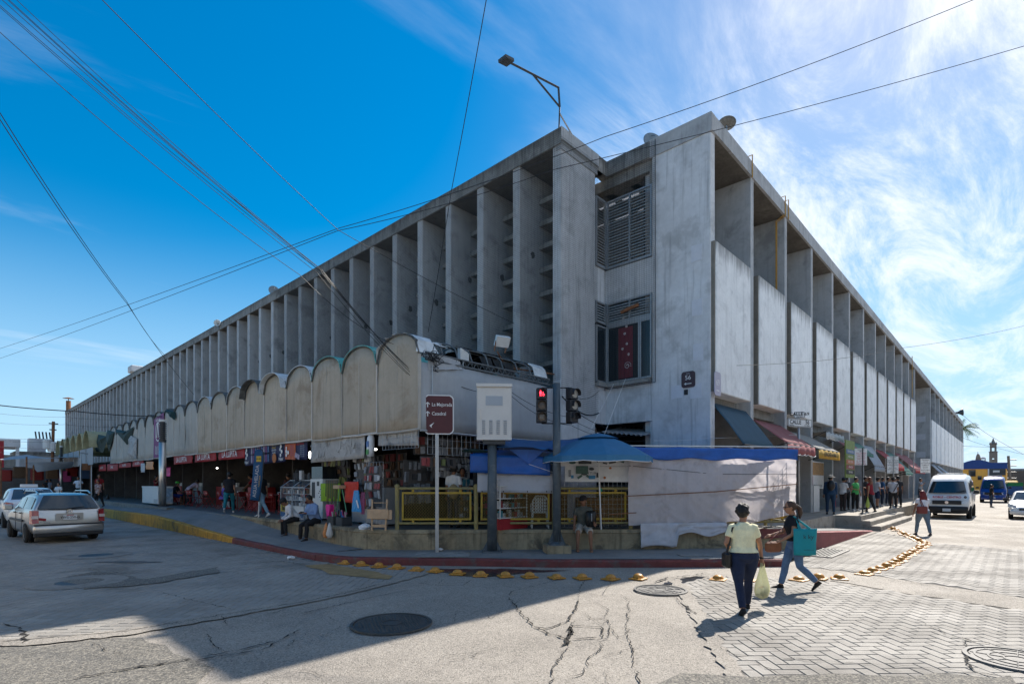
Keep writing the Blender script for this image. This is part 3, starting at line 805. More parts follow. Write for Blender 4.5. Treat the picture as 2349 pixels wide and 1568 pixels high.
a = atX(1547,888,XN); q = MB(); q.box(XN-.01,XN+.01,a.y-.3,a.y+.1,a.z-.35,a.z+.05); bpart(q,'patch',M('concrete_patch'))
# N wall bands (X=XN plane, Y 1.91..3.68) and return on Y=3.68 (X 1.85..2.51)
def nband(z0, z1, mt=M('concrete_pier'), nm='wall'):
    q = MB(); q.box(XN+.02,XN+.22,1.91,YA+.1,z0,z1); q.box(1.85,XN+.02,YA+.02,YA+.2,z0,z1); return bpart(q,nm,mt)
nband(8.05, 9.20); nband(3.9, 5.15)
q = MB(); q.box(XN-.16,XN+.018,1.93,YA-.14,5.15,5.27); q.box(1.86,XN-.16,YA-.14,YA+.018,5.15,5.27); vjit(q,.006); bpart(q,'ledge',M('concrete_beam'))
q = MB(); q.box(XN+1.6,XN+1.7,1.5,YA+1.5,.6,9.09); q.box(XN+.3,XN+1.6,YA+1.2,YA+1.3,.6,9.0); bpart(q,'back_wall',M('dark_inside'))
q = MB(); q.box(XN+.05,XN+2.2,1.95,YA+1.0,9.10,9.19); bpart(q,'floor_slab',M('concrete'))
def louvre(axis, a0, a1, z0, z1, pitch, mull, cut=None):
    # a frame and separate slats; axis 'Y' lies in plane X=XN, axis 'X' in plane Y=YA+.02
    t = None
    q = MB(); w = .05
    def bx(p0,p1,zz0,zz1,d0=-.02,d1=.06):
        if axis == 'Y': q.box(XN+d0,XN+d1,p0,p1,zz0,zz1)
        else: q.box(p0,p1,YA-.03+d0,YA-.03+d1,zz0,zz1)
    bx(a0,a1,z0,z0+w); bx(a0,a1,z1-w,z1); bx(a0,a0+w,z0+w,z1-w); bx(a1-w,a1,z0+w,z1-w)
    for m_ in mull: bx(m_-w/2,m_+w/2,z0+w,z1-w)
    fr = bpart(q,'louvre_frame',M('steel_grey'))
    k = 0; z = z0+w+.04
    L = a1-a0-2*w
    q = MB()
    if axis == 'Y': q.add([(-.01,-L/2,-.035),(.05,-L/2,.03),(.05,L/2,.03),(-.01,L/2,-.035),(-.013,-L/2,-.03),(.047,-L/2,.035),(.047,L/2,.035),(-.013,L/2,-.03)],[(0,1,2,3),(7,6,5,4),(0,3,7,4),(1,5,6,2),(0,4,5,1),(3,2,6,7)])
    else: q.add([(-L/2,-.01,-.035),(-L/2,.05,.03),(L/2,.05,.03),(L/2,-.01,-.035),(-L/2,-.013,-.03),(-L/2,.047,.035),(L/2,.047,.035),(L/2,-.013,-.03)],[(0,3,2,1),(7,4,5,6),(0,4,7,3),(1,2,6,5),(0,1,5,4),(3,7,6,2)])
    mat('slat_grey',(.42,.45,.47),.6,var=.08,scale=8); sm = q.mesh('slat', M('slat_grey'))
    while z < z1-w-.02:
        o = bpy.data.objects.new('slat', sm); link(o); o.parent = fr
        c = Vector((XN,(a0+a1)/2,z)) if axis == 'Y' else Vector(((a0+a1)/2,YA-.03,z))
        o.location = c - wloc(fr); z += pitch
louvre('Y', 1.93, YA-.05, 9.22, 11.55, .098, [2.75]); louvre('X', 1.87, XN-.04, 9.22, 11.55, .098, [])
louvre('Y', 1.93, YA-.05, 7.30, 8.03, .085, [2.75]); louvre('X', 1.87, XN-.04, 7.30, 8.03, .085, [])
# skylit ceiling seen over and through the louvres
q = MB()
for k in range(4): q.box(XN+.50+k*1.15,XN+1.52+k*1.15 if k < 3 else 6.2,2.0,9.2,12.36,12.50)
for k in range(7): q.box(XN+.50,XN+4.6,2.0+k*1.0,2.30+k*1.0,12.36,12.499)
bpart(q,'skylit_ceiling',M('concrete_pier'))
q = MB(); q.box(XN+.10,XN+.49,1.95,YA+3,12.05,12.42); q.box(XN+.06,XN+.45,1.92,2.05,11.5,12.04); bpart(q,'ceiling_beam',M('concrete_beam'))
q = MB(); q.box(XN+.06,XN+4,YA+3.2,YA+3.4,9.35,12.0); bpart(q,'inner_wall',M('concrete_pier'))
# glazed corner window
q = MB(); w = .055
def wf(y0,y1,z0,z1):
    q.box(XN-.03,XN+.03,y0,y1,z0,z0+w); q.box(XN-.03,XN+.03,y0,y1,z1-w,z1); q.box(XN-.03,XN+.03,y0,y0+w,z0+w,z1-w); q.box(XN-.03,XN+.03,y1-w,y1,z0+w,z1-w)
wf(1.93,2.36,5.3,7.22); wf(2.37,YA-.06,5.3,7.22); q.box(XN-.04,XN+.04,1.93,YA-.04,7.22,7.29)
for (x0,x1) in ((1.87,XN-.03),):
    q.box(x0,x1,YA-.06,YA,5.3,5.3+w); q.box(x0,x1,YA-.06,YA,7.22-w,7.22); q.box(x0,x0+w,YA-.06,YA,5.3+w,7.22-w); q.box(x1-w,x1,YA-.06,YA,5.3+w,7.22-w)
wfr = bpart(q,'window',M('steel_grey'))
for (y0,y1) in ((1.99,2.30),(2.43,YA-.12)):
    q = MB(); q.box(XN-.004,XN+.004,y0,y1,5.36,7.16); q.build('pane', M('glass_dark'), wfr)
q = MB(); q.box(1.93,XN-.09,YA-.034,YA-.026,5.36,7.16); q.build('pane', M('glass_dark'), wfr)
mat('curtain_red', (.16,.03,.04), .8, var=.15, scale=8)
q = MB(); q.grid(lambda a,b_: Vector((XN-.010+.004*math.sin(a*22), 2.62+.55*a, 5.40+1.7*b_)), 22, 2); q.build('curtain', M('curtain_red'), wfr)
mat('flower_white', (.6,.55,.55), .8)
q = MB()
for (u,v) in ((1430,730),(1437,748),(1433,765),(1438,788),(1428,800),(1442,812)):
    p = atX(u,v,XN-.02)
    for k in range(5):
        a = 2*math.pi*k/5; q.lathe([(.001,0),(.022,0)], p+Vector((-.002,math.cos(a)*.028,math.sin(a)*.028)), 6, axis='X', caps=False)
for a0 in range(24):
    a = a0*.42; rr = .02+.012*a; p = atX(1439,838,XN-.022); q.obox(p+Vector((0,math.cos(a)*rr,math.sin(a)*rr)),(.003,.025,.025),rx=a)
q.build('curtain_flowers', M('flower_white'), wfr)
# rusty beam bracket in front of the lower louvre
q = MB(); q.tube([(XN-.12,2.35,7.72),(XN-.12,3.0,7.60)],.06,8); bpart(q,'bracket',M('rust'))
# lintel above the dark corner opening + corrugated sheet + back
q = MB(); q.box(XN+.03,XN+.9,1.92,2.0,.6,3.89); bpart(q,'jamb',M('concrete_pier'))
q = MB(); q.box(1.87,XN+.6,YA+.8,YA+.9,.6,3.9); bpart(q,'recess_wall',M('concrete_pier'))
q = MB(); rings = []
for k in range(40):
    y = 2.0+1.75*k/39; z = 3.62-.22*(1-k/39)+.03*math.sin(k*1.6); rings.append([(XN-.35,y,z-.0),(XN+.9,y,z+.25)])
q.loft(rings, False, closed=False); bpart(q,'corrugated_sheet',M('steel_grey'), solid=.01)
# --- right facade
PS = 3.728
piers = []
def rpier(x1, Y=0.0, ztop=HT-BH):
    q = MB(); q.prism([(x1-.27,Y+.02,0),(x1-.25,Y,0),(x1-.15,Y,0),(x1-.145,Y+.012,0),(x1-.125,Y+.012,0),(x1-.12,Y,0),(x1-.02,Y,0),(x1,Y+.02,0),(x1,Y+2.2,0),(x1-.27,Y+2.2,0)],(0,0,ztop)); return q
pm = rpier(0).mesh('pier', M('concrete_fin'))
np1 = 12
for k in range(np1):
    o = bpy.data.objects.new('pier', pm); link(o); o.parent = bld; o.location = (6.12+k*PS, -YA, 0)
XE = 6.12+(np1-1)*PS
for k in range(9):
    q = MB(); c = Vector((6.12+k*PS-.275, rs.uniform(.8,1.2), rs.uniform(9.7,10.2))); n = 12
    q.poly([c+Vector((0,-math.cos(2*math.pi*i/n)*.12*rs.uniform(.7,1.2),math.sin(2*math.pi*i/n)*.13*rs.uniform(.7,1.2))) for i in range(n)]); bpart(q,'tie_hole_stain',M('mould'))
def panel_mesh(w, h, d=.5):
    q = MB(); b_ = .025
    def rg(y,i): return [(i,y,i),(w-i,y,i),(w-i,y,h-i),(i,y,h-i)]
    q.loft([rg(d,0), rg(b_,0), rg(0,b_)], True); return q
PNM = panel_mesh(2.72, 4.5)
r = random.Random(11)
pmesh = PNM.mesh('panel', [M('panel_white')])
def strip_box(x0,x1,y0,y1,z0,z1,nm,mt,par): q = MB(); q.box(x0,x1,y0,y1,z0,z1); return q.build(nm,mt,par)
for k in range(np1):
    x0 = (2.55 if k == 0 else 6.12+(k-1)*PS+.13)
    x1 = 6.12+k*PS-.27-.38
    o = bpy.data.objects.new('panel', pmesh); link(o); o.parent = bld
    o.location = (x0+.06, -.13-YA, 4.62); o.scale = ((x1-x0-.06)/2.72, 1, 1); o.rotation_euler = (0,0,r.uniform(-.004,.004))
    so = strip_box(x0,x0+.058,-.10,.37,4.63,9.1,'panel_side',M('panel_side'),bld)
q = MB(); q.box(XN+.3,XE,.55,.7,4.7,8.9); bpart(q,'parapet_wall',M('concrete'))
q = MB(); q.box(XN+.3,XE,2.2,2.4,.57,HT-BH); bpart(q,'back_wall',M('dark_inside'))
q = MB(); rings = []
for k in range(81):
    x = XN-.02+(107.3-XN)*k/80; j = r.uniform(-.012,.012)-.0062*(x-XN)
    rings.append([(x,-.05,HT-BH-.02+j),(x,2.3,HT-BH-.02+j),(x,2.3,HT+j),(x,-.02,HT+j),(x,-.05,HT-.03+j)])
q.loft(rings, True); bpart(q,'roof_beam',M('concrete'))
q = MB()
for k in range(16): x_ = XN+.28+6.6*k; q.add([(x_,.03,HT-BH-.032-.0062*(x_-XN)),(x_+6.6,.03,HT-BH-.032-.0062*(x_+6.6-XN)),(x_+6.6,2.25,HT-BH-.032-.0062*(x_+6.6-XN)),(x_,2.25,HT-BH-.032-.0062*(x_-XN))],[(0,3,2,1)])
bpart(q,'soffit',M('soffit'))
for z in (9.45,10.35,11.2): 
    q = MB(); q.box(XN+.3,XN+.95,.9,2.2,z,z+.14); bpart(q,'slab',M('concrete_beam'))
# lower storey: lintel, shop fronts
q = MB(); q.box(XN+.3,XE,.4,.6,4.3,4.69); bpart(q,'lintel',M('concrete_beam'))
# yellow gas pipes
for (x, offz) in ((5.75,0),(9.35,0),(9.75,0)):
    q = MB(); q.tube([(x,-.085,HT-BH-.12),(x,-.085,HT+.12),(x,.3,HT+.12)],.020,6); bpart(q,'gas_pipe',M('gas_pipe'))
for dx in (0,.12):
    q = MB(); q.tube([(9.30+dx,-.06,HT-BH-.1),(9.30+dx,.25,HT-BH-.25),(9.30+dx,.25,9.2)],.018,6); bpart(q,'gas_pipe',M('gas_pipe'))
q = MB(); q.tube([(47.1-2.4,-.06,12.9),(47.1-2.4,-.06,9.3)],.03,6); bpart(q,'gas_pipe',M('gas_pipe'))
# --- open bay, then the second block on the same line
Y2 = 0.0; XB2 = 58.96; PS2 = 4.80; HT2 = 12.95
q = MB(); q.box(XB2,XB2+.3,Y2,2.3,0,HT2-BH); bpart(q,'wide_pier',M('concrete_fin'))
for (dz) in (8.4,6.5,4.6):
    q = MB(); q.box(XB2-.012,XB2,Y2+.4,Y2+1.2,dz,dz+.6); bpart(q,'patch',M('concrete_patch'))
for k in range(10):
    o = bpy.data.objects.new('pier', pm); link(o); o.parent = bld; o.location = (XB2+.2+(k+1)*PS2, Y2-YA, 0)
    o = bpy.data.objects.new('panel', pmesh); link(o); o.parent = bld; o.location = (XB2+.35+k*PS2+.1, Y2-.13-YA, 4.1); o.scale = (1.48,1,1)
XE2 = XB2+.3+10*PS2
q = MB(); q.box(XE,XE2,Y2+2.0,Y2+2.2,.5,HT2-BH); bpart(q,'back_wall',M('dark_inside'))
q = MB(); q.box(XB2+.3,XE2,Y2+.5,Y2+.6,4.2,8.4); bpart(q,'parapet_wall',M('concrete'))
q = MB(); q.box(XE2-.3,XE2,Y2,8,0,HT2-.9); bpart(q,'end_wall',M('concrete'))
# core walls of the building so that nothing shows through
q = MB(); q.box(5.3,XB2,2.6,2.8,.0,HT-.6); q.box(XB2,XE2-.4,2.6,2.8,0,HT2-.6); q.box(2.51,2.6,9,YEND,.0,HT-.6); bpart(q,'core_wall',M('concrete'))
# --- bird net hung over the corner bays
q = MB(); s = .062; t_ = .0035
yn0, yn1 = YA-.05, 24.0
r = random.Random(4)
def nx(y,z): return -.10-.03*math.sin(y*1.3)*math.sin(z*.6)
k = 0; zb = 5.1
while yn0+k*s < yn1:
    y = yn0+k*s; q.add([(nx(y,zb),y-t_,zb),(nx(y,zb),y+t_,zb),(nx(y,HT-.05),y+t_,HT-.05),(nx(y,HT-.05),y-t_,HT-.05)],[(0,1,2,3)]); k += 1
k = 0
while zb+k*s < HT-.05:
    z = zb+k*s; pts = [yn0+(yn1-yn0)*i/24 for i in range(25)]
    q.add([p for y in pts for p in ((nx(y,z),y,z-t_),(nx(y,z),y,z+t_))],[(2*i,2*i+1,2*i+3,2*i+2) for i in range(24)]); k += 1
xs0, xs1 = -.1, 1.92
k = 0
def ny(x,z): return YA-.10-.05*math.sin(x*2.0)*(.6+.4*math.sin(z*.9))
def zlow(x): return 4.55-.45*math.sin((x-xs0)/(xs1-xs0)*math.pi*.75)
while xs0+k*s < xs1:
    x = xs0+k*s; n = 16; z0 = zlow(x); zz = [z0+(HT-.35-z0)*i/n for i in range(n+1)]
    q.add([p for z in zz for p in ((x-t_,ny(x,z),z),(x+t_,ny(x,z),z))],[(2*i,2*i+1,2*i+3,2*i+2) for i in range(n)]); k += 1
k = 0
while 4.2+k*s < HT-.35:
    z = 4.2+k*s; pts = [x for x in [xs0+(xs1-xs0)*i/16 for i in range(17)] if zlow(x) <= z]
    if len(pts) > 1: q.add([p for x in pts for p in ((x,ny(x,z),z-t_),(x,ny(x,z),z+t_))],[(2*i,2*i+1,2*i+3,2*i+2) for i in range(len(pts)-1)])
    k += 1
# net over the louvred recess
k = 0
while 1.75+k*s < YA:
    y = 1.75+k*s; q.add([(XN-.12,y-t_,5.1),(XN-.12,y+t_,5.1),(XN-.12,y+t_,HT-.1),(XN-.12,y-t_,HT-.1)],[(0,1,2,3)]); k += 1
k = 0
while 5.1+k*s < HT-.1:
    z = 5.1+k*s; q.add([(XN-.12,1.75,z-t_),(XN-.12,1.75,z+t_),(XN-.12,YA,z+t_),(XN-.12,YA,z-t_)],[(0,1,2,3)]); k += 1
bpart(q,'bird_net',M('net'))
q = MB(); q.tube([(xs0+(xs1-xs0)*i/12, YA-.12, zlow(xs0+(xs1-xs0)*i/12)) for i in range(13)],.022,6); q.tube([(XN-.12,1.75,5.1),(XN-.12,1.75,HT-.1)],.014,5); q.tube([(XN-.12,1.75,5.1),(XN-.12,YA,5.08)],.012,5); bpart(q,'net_rope',M('net'))
# ================================================================== stalls along the left street
_dg = bpy.context.evaluated_depsgraph_get
TXT = {}
def txt(name, s, h, p, xd, zd, mt, parent, local=False, bold=0.0, xs=1.0):
    """flat lettering: cap height h, centred on p, running along xd with up direction zd"""
    key = (s, round(bold,4))
    if key not in TXT:
        cu = bpy.data.curves.new('t', 'FONT'); cu.body = s; cu.align_x = 'CENTER'; cu.align_y = 'CENTER'; cu.size = 1; cu.resolution_u = 3; cu.offset = bold
        ob = bpy.data.objects.new('t', cu); link(ob); bpy.context.view_layer.update()
        me = bpy.data.meshes.new_from_object(ob.evaluated_get(_dg()))
        vs_ = [v.co.copy() for v in me.vertices]; fs_ = [tuple(f.vertices) for f in me.polygons]
        bpy.data.objects.remove(ob); bpy.data.curves.remove(cu); bpy.data.meshes.remove(me)
        TXT[key] = (vs_, fs_)
    vs_, fs_ = TXT[key]; k = h/.70; xd = Vector(xd).normalized(); zd = Vector(zd).normalized(); p = Vector(p)
    q = MB(); q.add([p + xd*(v.x*k*xs) + zd*(v.y*k) for v in vs_], fs_)
    return q.build(name, mt, parent, local=local)
def sheet(p00, p10, p11, p01, nu=10, nv=6, wav=.02, seed=0, sag=0.0, nrm=None, freq=5.0):
    """cloth between four corners (p00 lower-left .. p01 upper-left) with folds"""
    a, b_, c, d = map(Vector, (p00,p10,p11,p01)); q = MB()
    n = nrm or (b_-a).cross(d-a).normalized()
    def fn(u, v):
        p = (a.lerp(b_,u)).lerp(d.lerp(c,u), v)
        w = mnoise.noise(Vector((u*freq+seed*7.3, v*freq*.4, seed*1.7))) + .5*mnoise.noise(Vector((u*freq*2.3+seed, v*freq, 3.1)))
        return p + n*w*wav*(1.25-v) + Vector((0,0,-1))*sag*math.sin(math.pi*u)*(v if sag > 0 else 1)
    return q.grid(fn, nu, nv)
mat('cream_cloth', (.52,.44,.345), .85, var=.10, scale=1.5, bump=.2, bscale=25, streak=.30, dirt=(.27,.18,.11), dirt_amt=.5, dirt_scale=.9, rnd=.07, translucent=.12)
mat('cream_cloth2', (.52,.48,.425), .85, var=.10, scale=1.5, bump=.15, streak=.2, dirt=(.30,.27,.23), dirt_amt=.3, dirt_scale=1.1, translucent=.12)
mat('grey_cloth', (.36,.37,.385), .85, var=.08, scale=1.2, bump=.12, streak=.1, dirt=(.22,.22,.22), dirt_amt=.2)
mat('vault_roof', (.10,.10,.095), .85, var=.4, scale=4, bump=.4, dirt=(.30,.30,.28), dirt_amt=.35, dirt_scale=3)
mat('vault_teal', (.10,.38,.34), .7, var=.25, scale=5, dirt=(.5,.55,.5), dirt_amt=.4, dirt_scale=4)
mat('vault_white', (.62,.64,.65), .7, var=.15, scale=4, dirt=(.2,.19,.17), dirt_amt=.4, dirt_scale=3)
mat('vault_yellow', (.42,.38,.22), .7, var=.2, scale=3, dirt=(.2,.17,.1), dirt_amt=.4)
mat('seam', (.62,.58,.53), .85, var=.1, scale=4)
mat('green_tarp', (.012,.035,.032), .7, var=.3, scale=4, bump=.3)
mat('blue_tarp', (.015,.115,.45), .42, var=.15, scale=4, bump=.2, spec=.5, translucent=.15)
mat('blue_tarp2', (.025,.13,.34), .5, var=.15, scale=4, bump=.2, translucent=.2)
mat('white_tarp', (.66,.67,.72), .5, var=.06, scale=2, bump=.15, dirt=(.35,.33,.32), dirt_amt=.3, dirt_scale=2.0, translucent=.35)
mat('pink_tarp', (.72,.68,.71), .45, var=.06, scale=2, bump=.2, streak=.15, dirt=(.33,.29,.28), dirt_amt=.35, dirt_scale=1.4, translucent=.45)
mat('dirty_tarp', (.55,.53,.51), .8, var=.15, scale=3, dirt=(.16,.13,.10), dirt_amt=.6, dirt_scale=4, translucent=.2)
mat('banner_red', (.42,.03,.04), .6, var=.12, scale=4, translucent=.15)
mat('banner_navy', (.03,.035,.11), .6, var=.25, scale=5, translucent=.15)
mat('banner_orange', (.55,.13,.05), .6, var=.15, scale=6, translucent=.15)
mat('banner_purple', (.22,.035,.17), .6, var=.12, scale=4, translucent=.15)
mat('flag_blue', (.018,.10,.24), .6, var=.12, scale=4, translucent=.2)
mat('txt_white', (.75,.74,.73), .7); mat('txt_black', (.02,.02,.02), .7); mat('txt_yellow', (.6,.40,.05), .7); mat('txt_red', (.45,.03,.03), .7); mat('txt_grey', (.45,.47,.5), .7)
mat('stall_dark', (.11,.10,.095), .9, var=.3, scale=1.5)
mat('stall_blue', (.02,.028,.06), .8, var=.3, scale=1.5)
mat('wall_cream', (.34,.31,.26), .85, var=.15, scale=2, dirt=(.12,.1,.08), dirt_amt=.4)
XC = -5.25; AY = 1.825; YC0 = 3.92; Z0c, Zv, Zt = 3.21, 5.04, 5.64
NA = 19
def vault_z(t): return Zv + (Zt-Zv)*math.sqrt(max(0, 1-(2*t-1)**2))**.9
def canopy(k):
    y0 = YC0 + k*AY; y1 = y0+AY; rnd = random.Random(100+k)
    t = thing('vaulted_canopy', 'arched cream canopy panel on the left stalls, %s from the street corner' % ordn(k+1) if k else 'tallest arched cream canopy panel, at the street corner of the stalls', 'canopy', (XC, y0, 0), 0, 'arched canopies over the market stalls')
    nb = 16; q = MB(); bot = Z0c + rnd.uniform(-.03,.02); top = []
    cols = []
    for i in range(nb+1):
        s_ = i/nb; zt = vault_z(s_)-.02; col_ = []
        for j in range(7):
            z = bot+(zt-bot)*j/6; w = .035*mnoise.noise(Vector((s_*3+k*5, z*1.1, k)))
            col_.append((XC+w-.02*(1-j/6), y0+.012+s_*(AY-.024), z))
        cols.append(col_)
    q.loft(cols, False, closed=False)
    q.build('front_panel', M('cream_cloth' if k < 9 else 'cream_cloth2'), t, smooth=True, solid=.008)
    # seams and hem
    q = MB(); q.tube([(XC-.014,y0+.02,bot),(XC-.016,y0+.02,Zv-.02)],.022,5); q.tube([(XC-.02,y0+AY*.5,bot+.02),(XC-.012,y0+AY*.5,Zt-.25)],.008,4)
    q.tube([(XC-.02,y0,bot+.01),(XC-.03,y0+AY*.5,bot-.01),(XC-.02,y1,bot+.01)],.03,6); q.build('seam', M('seam' if k%2 else 'cream_cloth2'), t)
    rb = MB(); n = 14
    rb.tube([(XC-.03, y0+AY*i/n, vault_z(i/n)+.012) for i in range(n+1)], .028, 6); rb.build('rim', M('vault_roof'), t)
    if k > 0:
        q = MB(); rings = []
        mt = {1:'vault_teal',2:'vault_teal',3:'vault_white',4:'vault_white',6:'vault_white',8:'vault_white'}.get(k, 'vault_roof')
        lip = .22 if k in (4,5) else .06
        for i in range(17):
            s_ = i/16; z = vault_z(s_)+.03
            rings.append([(XC-lip+.0,y0+s_*AY,z),(XC+.7,y0+s_*AY,z+.01),(-2.6,y0+s_*AY,z+rnd.uniform(-.01,.01)),(-.1,y0+s_*AY,z)])
        q.loft(rings, False, closed=False); q.build('vault', M(mt), t, solid=.02)
    return t
for k in range(NA): canopy(k)
# torn cloth hanging from the far canopies
def rag(name, label, uvs, X, mt, seed, dz=.0):
    r = random.Random(seed); P = [atX(u,v,X) for u,v in uvs]; q = MB()
    c = sum(P, Vector())/len(P)
    n = len(P); vs_ = [c+Vector((-.18,0,0))]; ring2 = []
    for p in P: vs_.append(p+Vector((r.uniform(-.06,.02),0,0)))
    for p in P: vs_.append(c.lerp(p,.55)+Vector((r.uniform(-.26,-.10), r.uniform(-.08,.08), r.uniform(-.1,.1))))
    fs_ = []
    for i in range(n):
        j = (i+1)%n; fs_ += [(1+i,1+j,1+n+j,1+n+i),(0,1+n+i,1+n+j)]
    q.add(vs_, fs_); o = q.build(name, mt, solid=.006); return tag(o, label, 'torn cloth', 'torn cloths hanging on the far canopies')
rag('torn_cloth','largest dark green torn cloth drooping over a far canopy panel',[(228,996),(246,1000),(243,1018),(238,1038),(222,1036),(216,1012)],XC-.05,M('green_tarp'),1)
rag('torn_cloth','narrow dark green torn cloth hanging straight down a far canopy panel',[(246,985),(262,990),(258,1018),(252,1036),(249,1012)],XC-.05,M('green_tarp'),2)
rag('torn_cloth','dark green torn cloth slung like a garland between two arches',[(268,984),(296,990),(308,978),(302,1010),(292,1020),(280,1002)],XC-.05,M('green_tarp'),3)
rag('torn_cloth','light printed rag hanging low on a far canopy panel',[(302,998),(316,1006),(314,1052),(300,1052),(299,1020)],XC-.05,M('dirty_tarp'),4)
mat('rag_teal', (.10,.35,.42), .7, var=.4, scale=6)
rag('torn_cloth','teal and white rag on top of the farthest cream arch',[(208,1000),(222,992),(226,1003),(214,1016)],XC-.05,M('rag_teal'),5)
rag('torn_cloth','dark rag over the arch left of the purple banner',[(386,938),(402,945),(404,964),(396,952)],XC-.05,M('green_tarp'),6)
# corner side panel (runs along Y=3.45) and broken hoops
t = thing('side_canopy', 'plain grey cloth side wall of the corner stall canopy', 'canopy', (XC, YC0, 0))
q = MB(); cols = []
for i in range(25):
    x = XC+.02+(5.17)*i/24; col_ = []
    for j in range(7):
        z = 3.19+(4.83-3.19)*j/6; col_.append((x, YC0-.01-.03*mnoise.noise(Vector((x*1.2,z*.9,3)))-.02*(1-j/6), z+ (.06*math.sin(i/24*math.pi) if j == 6 else 0)))
    cols.append(col_)
q.loft(cols, False, closed=False); q.build('side_panel', M('grey_cloth'), t, smooth=True, solid=.008)
q = MB(); q.tube([(XC,YC0-.03,3.17),(XC+2.6,YC0-.04,3.14),(-.08,YC0-.03,3.17)],.03,6)
for xx in (XC+.35,): q.tube([(xx,YC0-.05,3.19),(xx,YC0-.05,4.8)],.012,4)
q.build('hem', M('steel_grey'), t)
q = MB(); q.tube([(XC+.15,YC0-.03,4.92),(-.3,YC0-.03,4.92)],.025,6); q.tube([(XC+.15,YC0-.03,5.09),(-.3,YC0-.03,5.09)],.02,6)
for i in range(22):
    x = XC+.2+i*.22; q.tube([(x,YC0-.03,4.92),(x+.11,YC0-.03,5.09)],.010,4); q.tube([(x+.11,YC0-.03,5.09),(x+.22,YC0-.03,4.92)],.010,4)
mat('frame_grey',(.13,.14,.145),.6,var=.15,scale=6); q.build('truss', M('frame_grey'), t)
q = MB(); q.tube([(XC,YC0-.012,3.19),(XC,YC0-.012,5.02)],.03,6); q.build('corner_seam', M('cream_cloth2'), t)
hp = [(-4.5,.0),(-4.0,.02),(-3.5,.01),(-2.9,.03),(-2.3,.0),(-1.7,.02),(-1.1,.0)]
for x, dz in hp:
    q = MB(); q.tube([(x, YC0+AY*i/14, vault_z(i/14)+dz-.02) for i in range(15)], .020, 6); q.build('hoop', M('frame_grey'), t)
q = MB()
for tt in (.18,.5,.82): q.tube([(XC+.1,YC0+AY*tt,vault_z(tt)),(-.7,YC0+AY*tt,vault_z(tt)-.03)],.016,5)
q.build('purlin', M('frame_grey'), t)
def vaultcloth(x0,x1,t0,t1,mt,nm,seed,torn=.1,sag=0.0):
    r = random.Random(seed); q = MB(); rings = []
    n = 14
    for i in range(n+1):
        s_ = t0+(t1-t0)*i/n
        rings.append([(x0+r.uniform(-torn,torn),YC0+AY*s_,vault_z(s_)+.03-sag*math.sin(math.pi*i/n)),((x0+x1)/2,YC0+AY*s_,vault_z(s_)+.035-sag*1.6*math.sin(math.pi*i/n)),(x1+r.uniform(-torn,torn),YC0+AY*s_,vault_z(s_)+.03-sag*math.sin(math.pi*i/n))])
    q.loft(rings, False, closed=False); q.build(nm, mt, t, solid=.006)
vaultcloth(XC-.02,-4.7,0,1,M('vault_white'),'torn_cover',1,.12)
vaultcloth(-4.7,-4.45,.05,.55,M('vault_white'),'torn_cover',2,.18,.05)
mat('black_cloth', (.02,.021,.022), .8, var=.3, scale=4)
vaultcloth(-3.4,-.9,.35,1,M('black_cloth'),'torn_cover',3,.25,.04); vaultcloth(-.9,-.25,0,1,M('vault_white'),'torn_cover',4,.12)
for (xa,xb,s0) in ((-3.0,-2.6,1),(-2.45,-2.2,2),(-2.1,-1.7,3)):
    q = sheet((xa,YC0+.03,4.98),(xb,YC0+.05,4.88),(xb+.05,YC0+.3,5.4),(xa,YC0+.3,5.4),6,5,.06,s0); q.build('torn_cover', M('black_cloth'), t, solid=.005)
q = sheet((-5.0,YC0-.05,4.66),(-3.9,YC0-.05,4.84),(-4.0,YC0-.03,5.05),(-5.05,YC0-.03,5.13),8,4,.05,5,); q.build('torn_cover', M('grey_cloth'), t, solid=.005)
# floodlights on the corner canopy
mat('lamp_white', (.68,.68,.66), .4, var=.1)
for lab, p, rz, arm in (('white floodlight on a bent rusty arm above the corner canopy', Vector((-2.09,4.2,5.98)), R_(30), True), ('white square floodlight among the broken canopy hoops', Vector((-3.5,4.3,5.36)), R_(60), False)):
    f = thing('floodlight', lab, 'floodlight', p)
    q = MB(); q.obox(p,(.36,.10,.30) if not arm else (.42,.13,.30),rz=rz-.9,rx=R_(35) if arm else 0); q.build('housing', M('lamp_white'), f)
    q = MB()
    if arm:
        q.tube([p+Vector((-.2,.05,.0)),p+Vector((-.22,.1,-.30))],.018,5); q.tube([p+Vector((.2,-.05,0)),p+Vector((.15,.05,-.30))],.018,5)
        q.tube([p+Vector((-.1,.1,-.30)),p+Vector((.55,.35,-.62)),Vector((-.02,YA+.25,5.30))],.022,6)
    else: q.tube([p+Vector((0,0,-.15)),p+Vector((.02,.05,-.7))],.02,6)
    q.build('bracket', M('rust') if arm else M('steel_grey'), f)
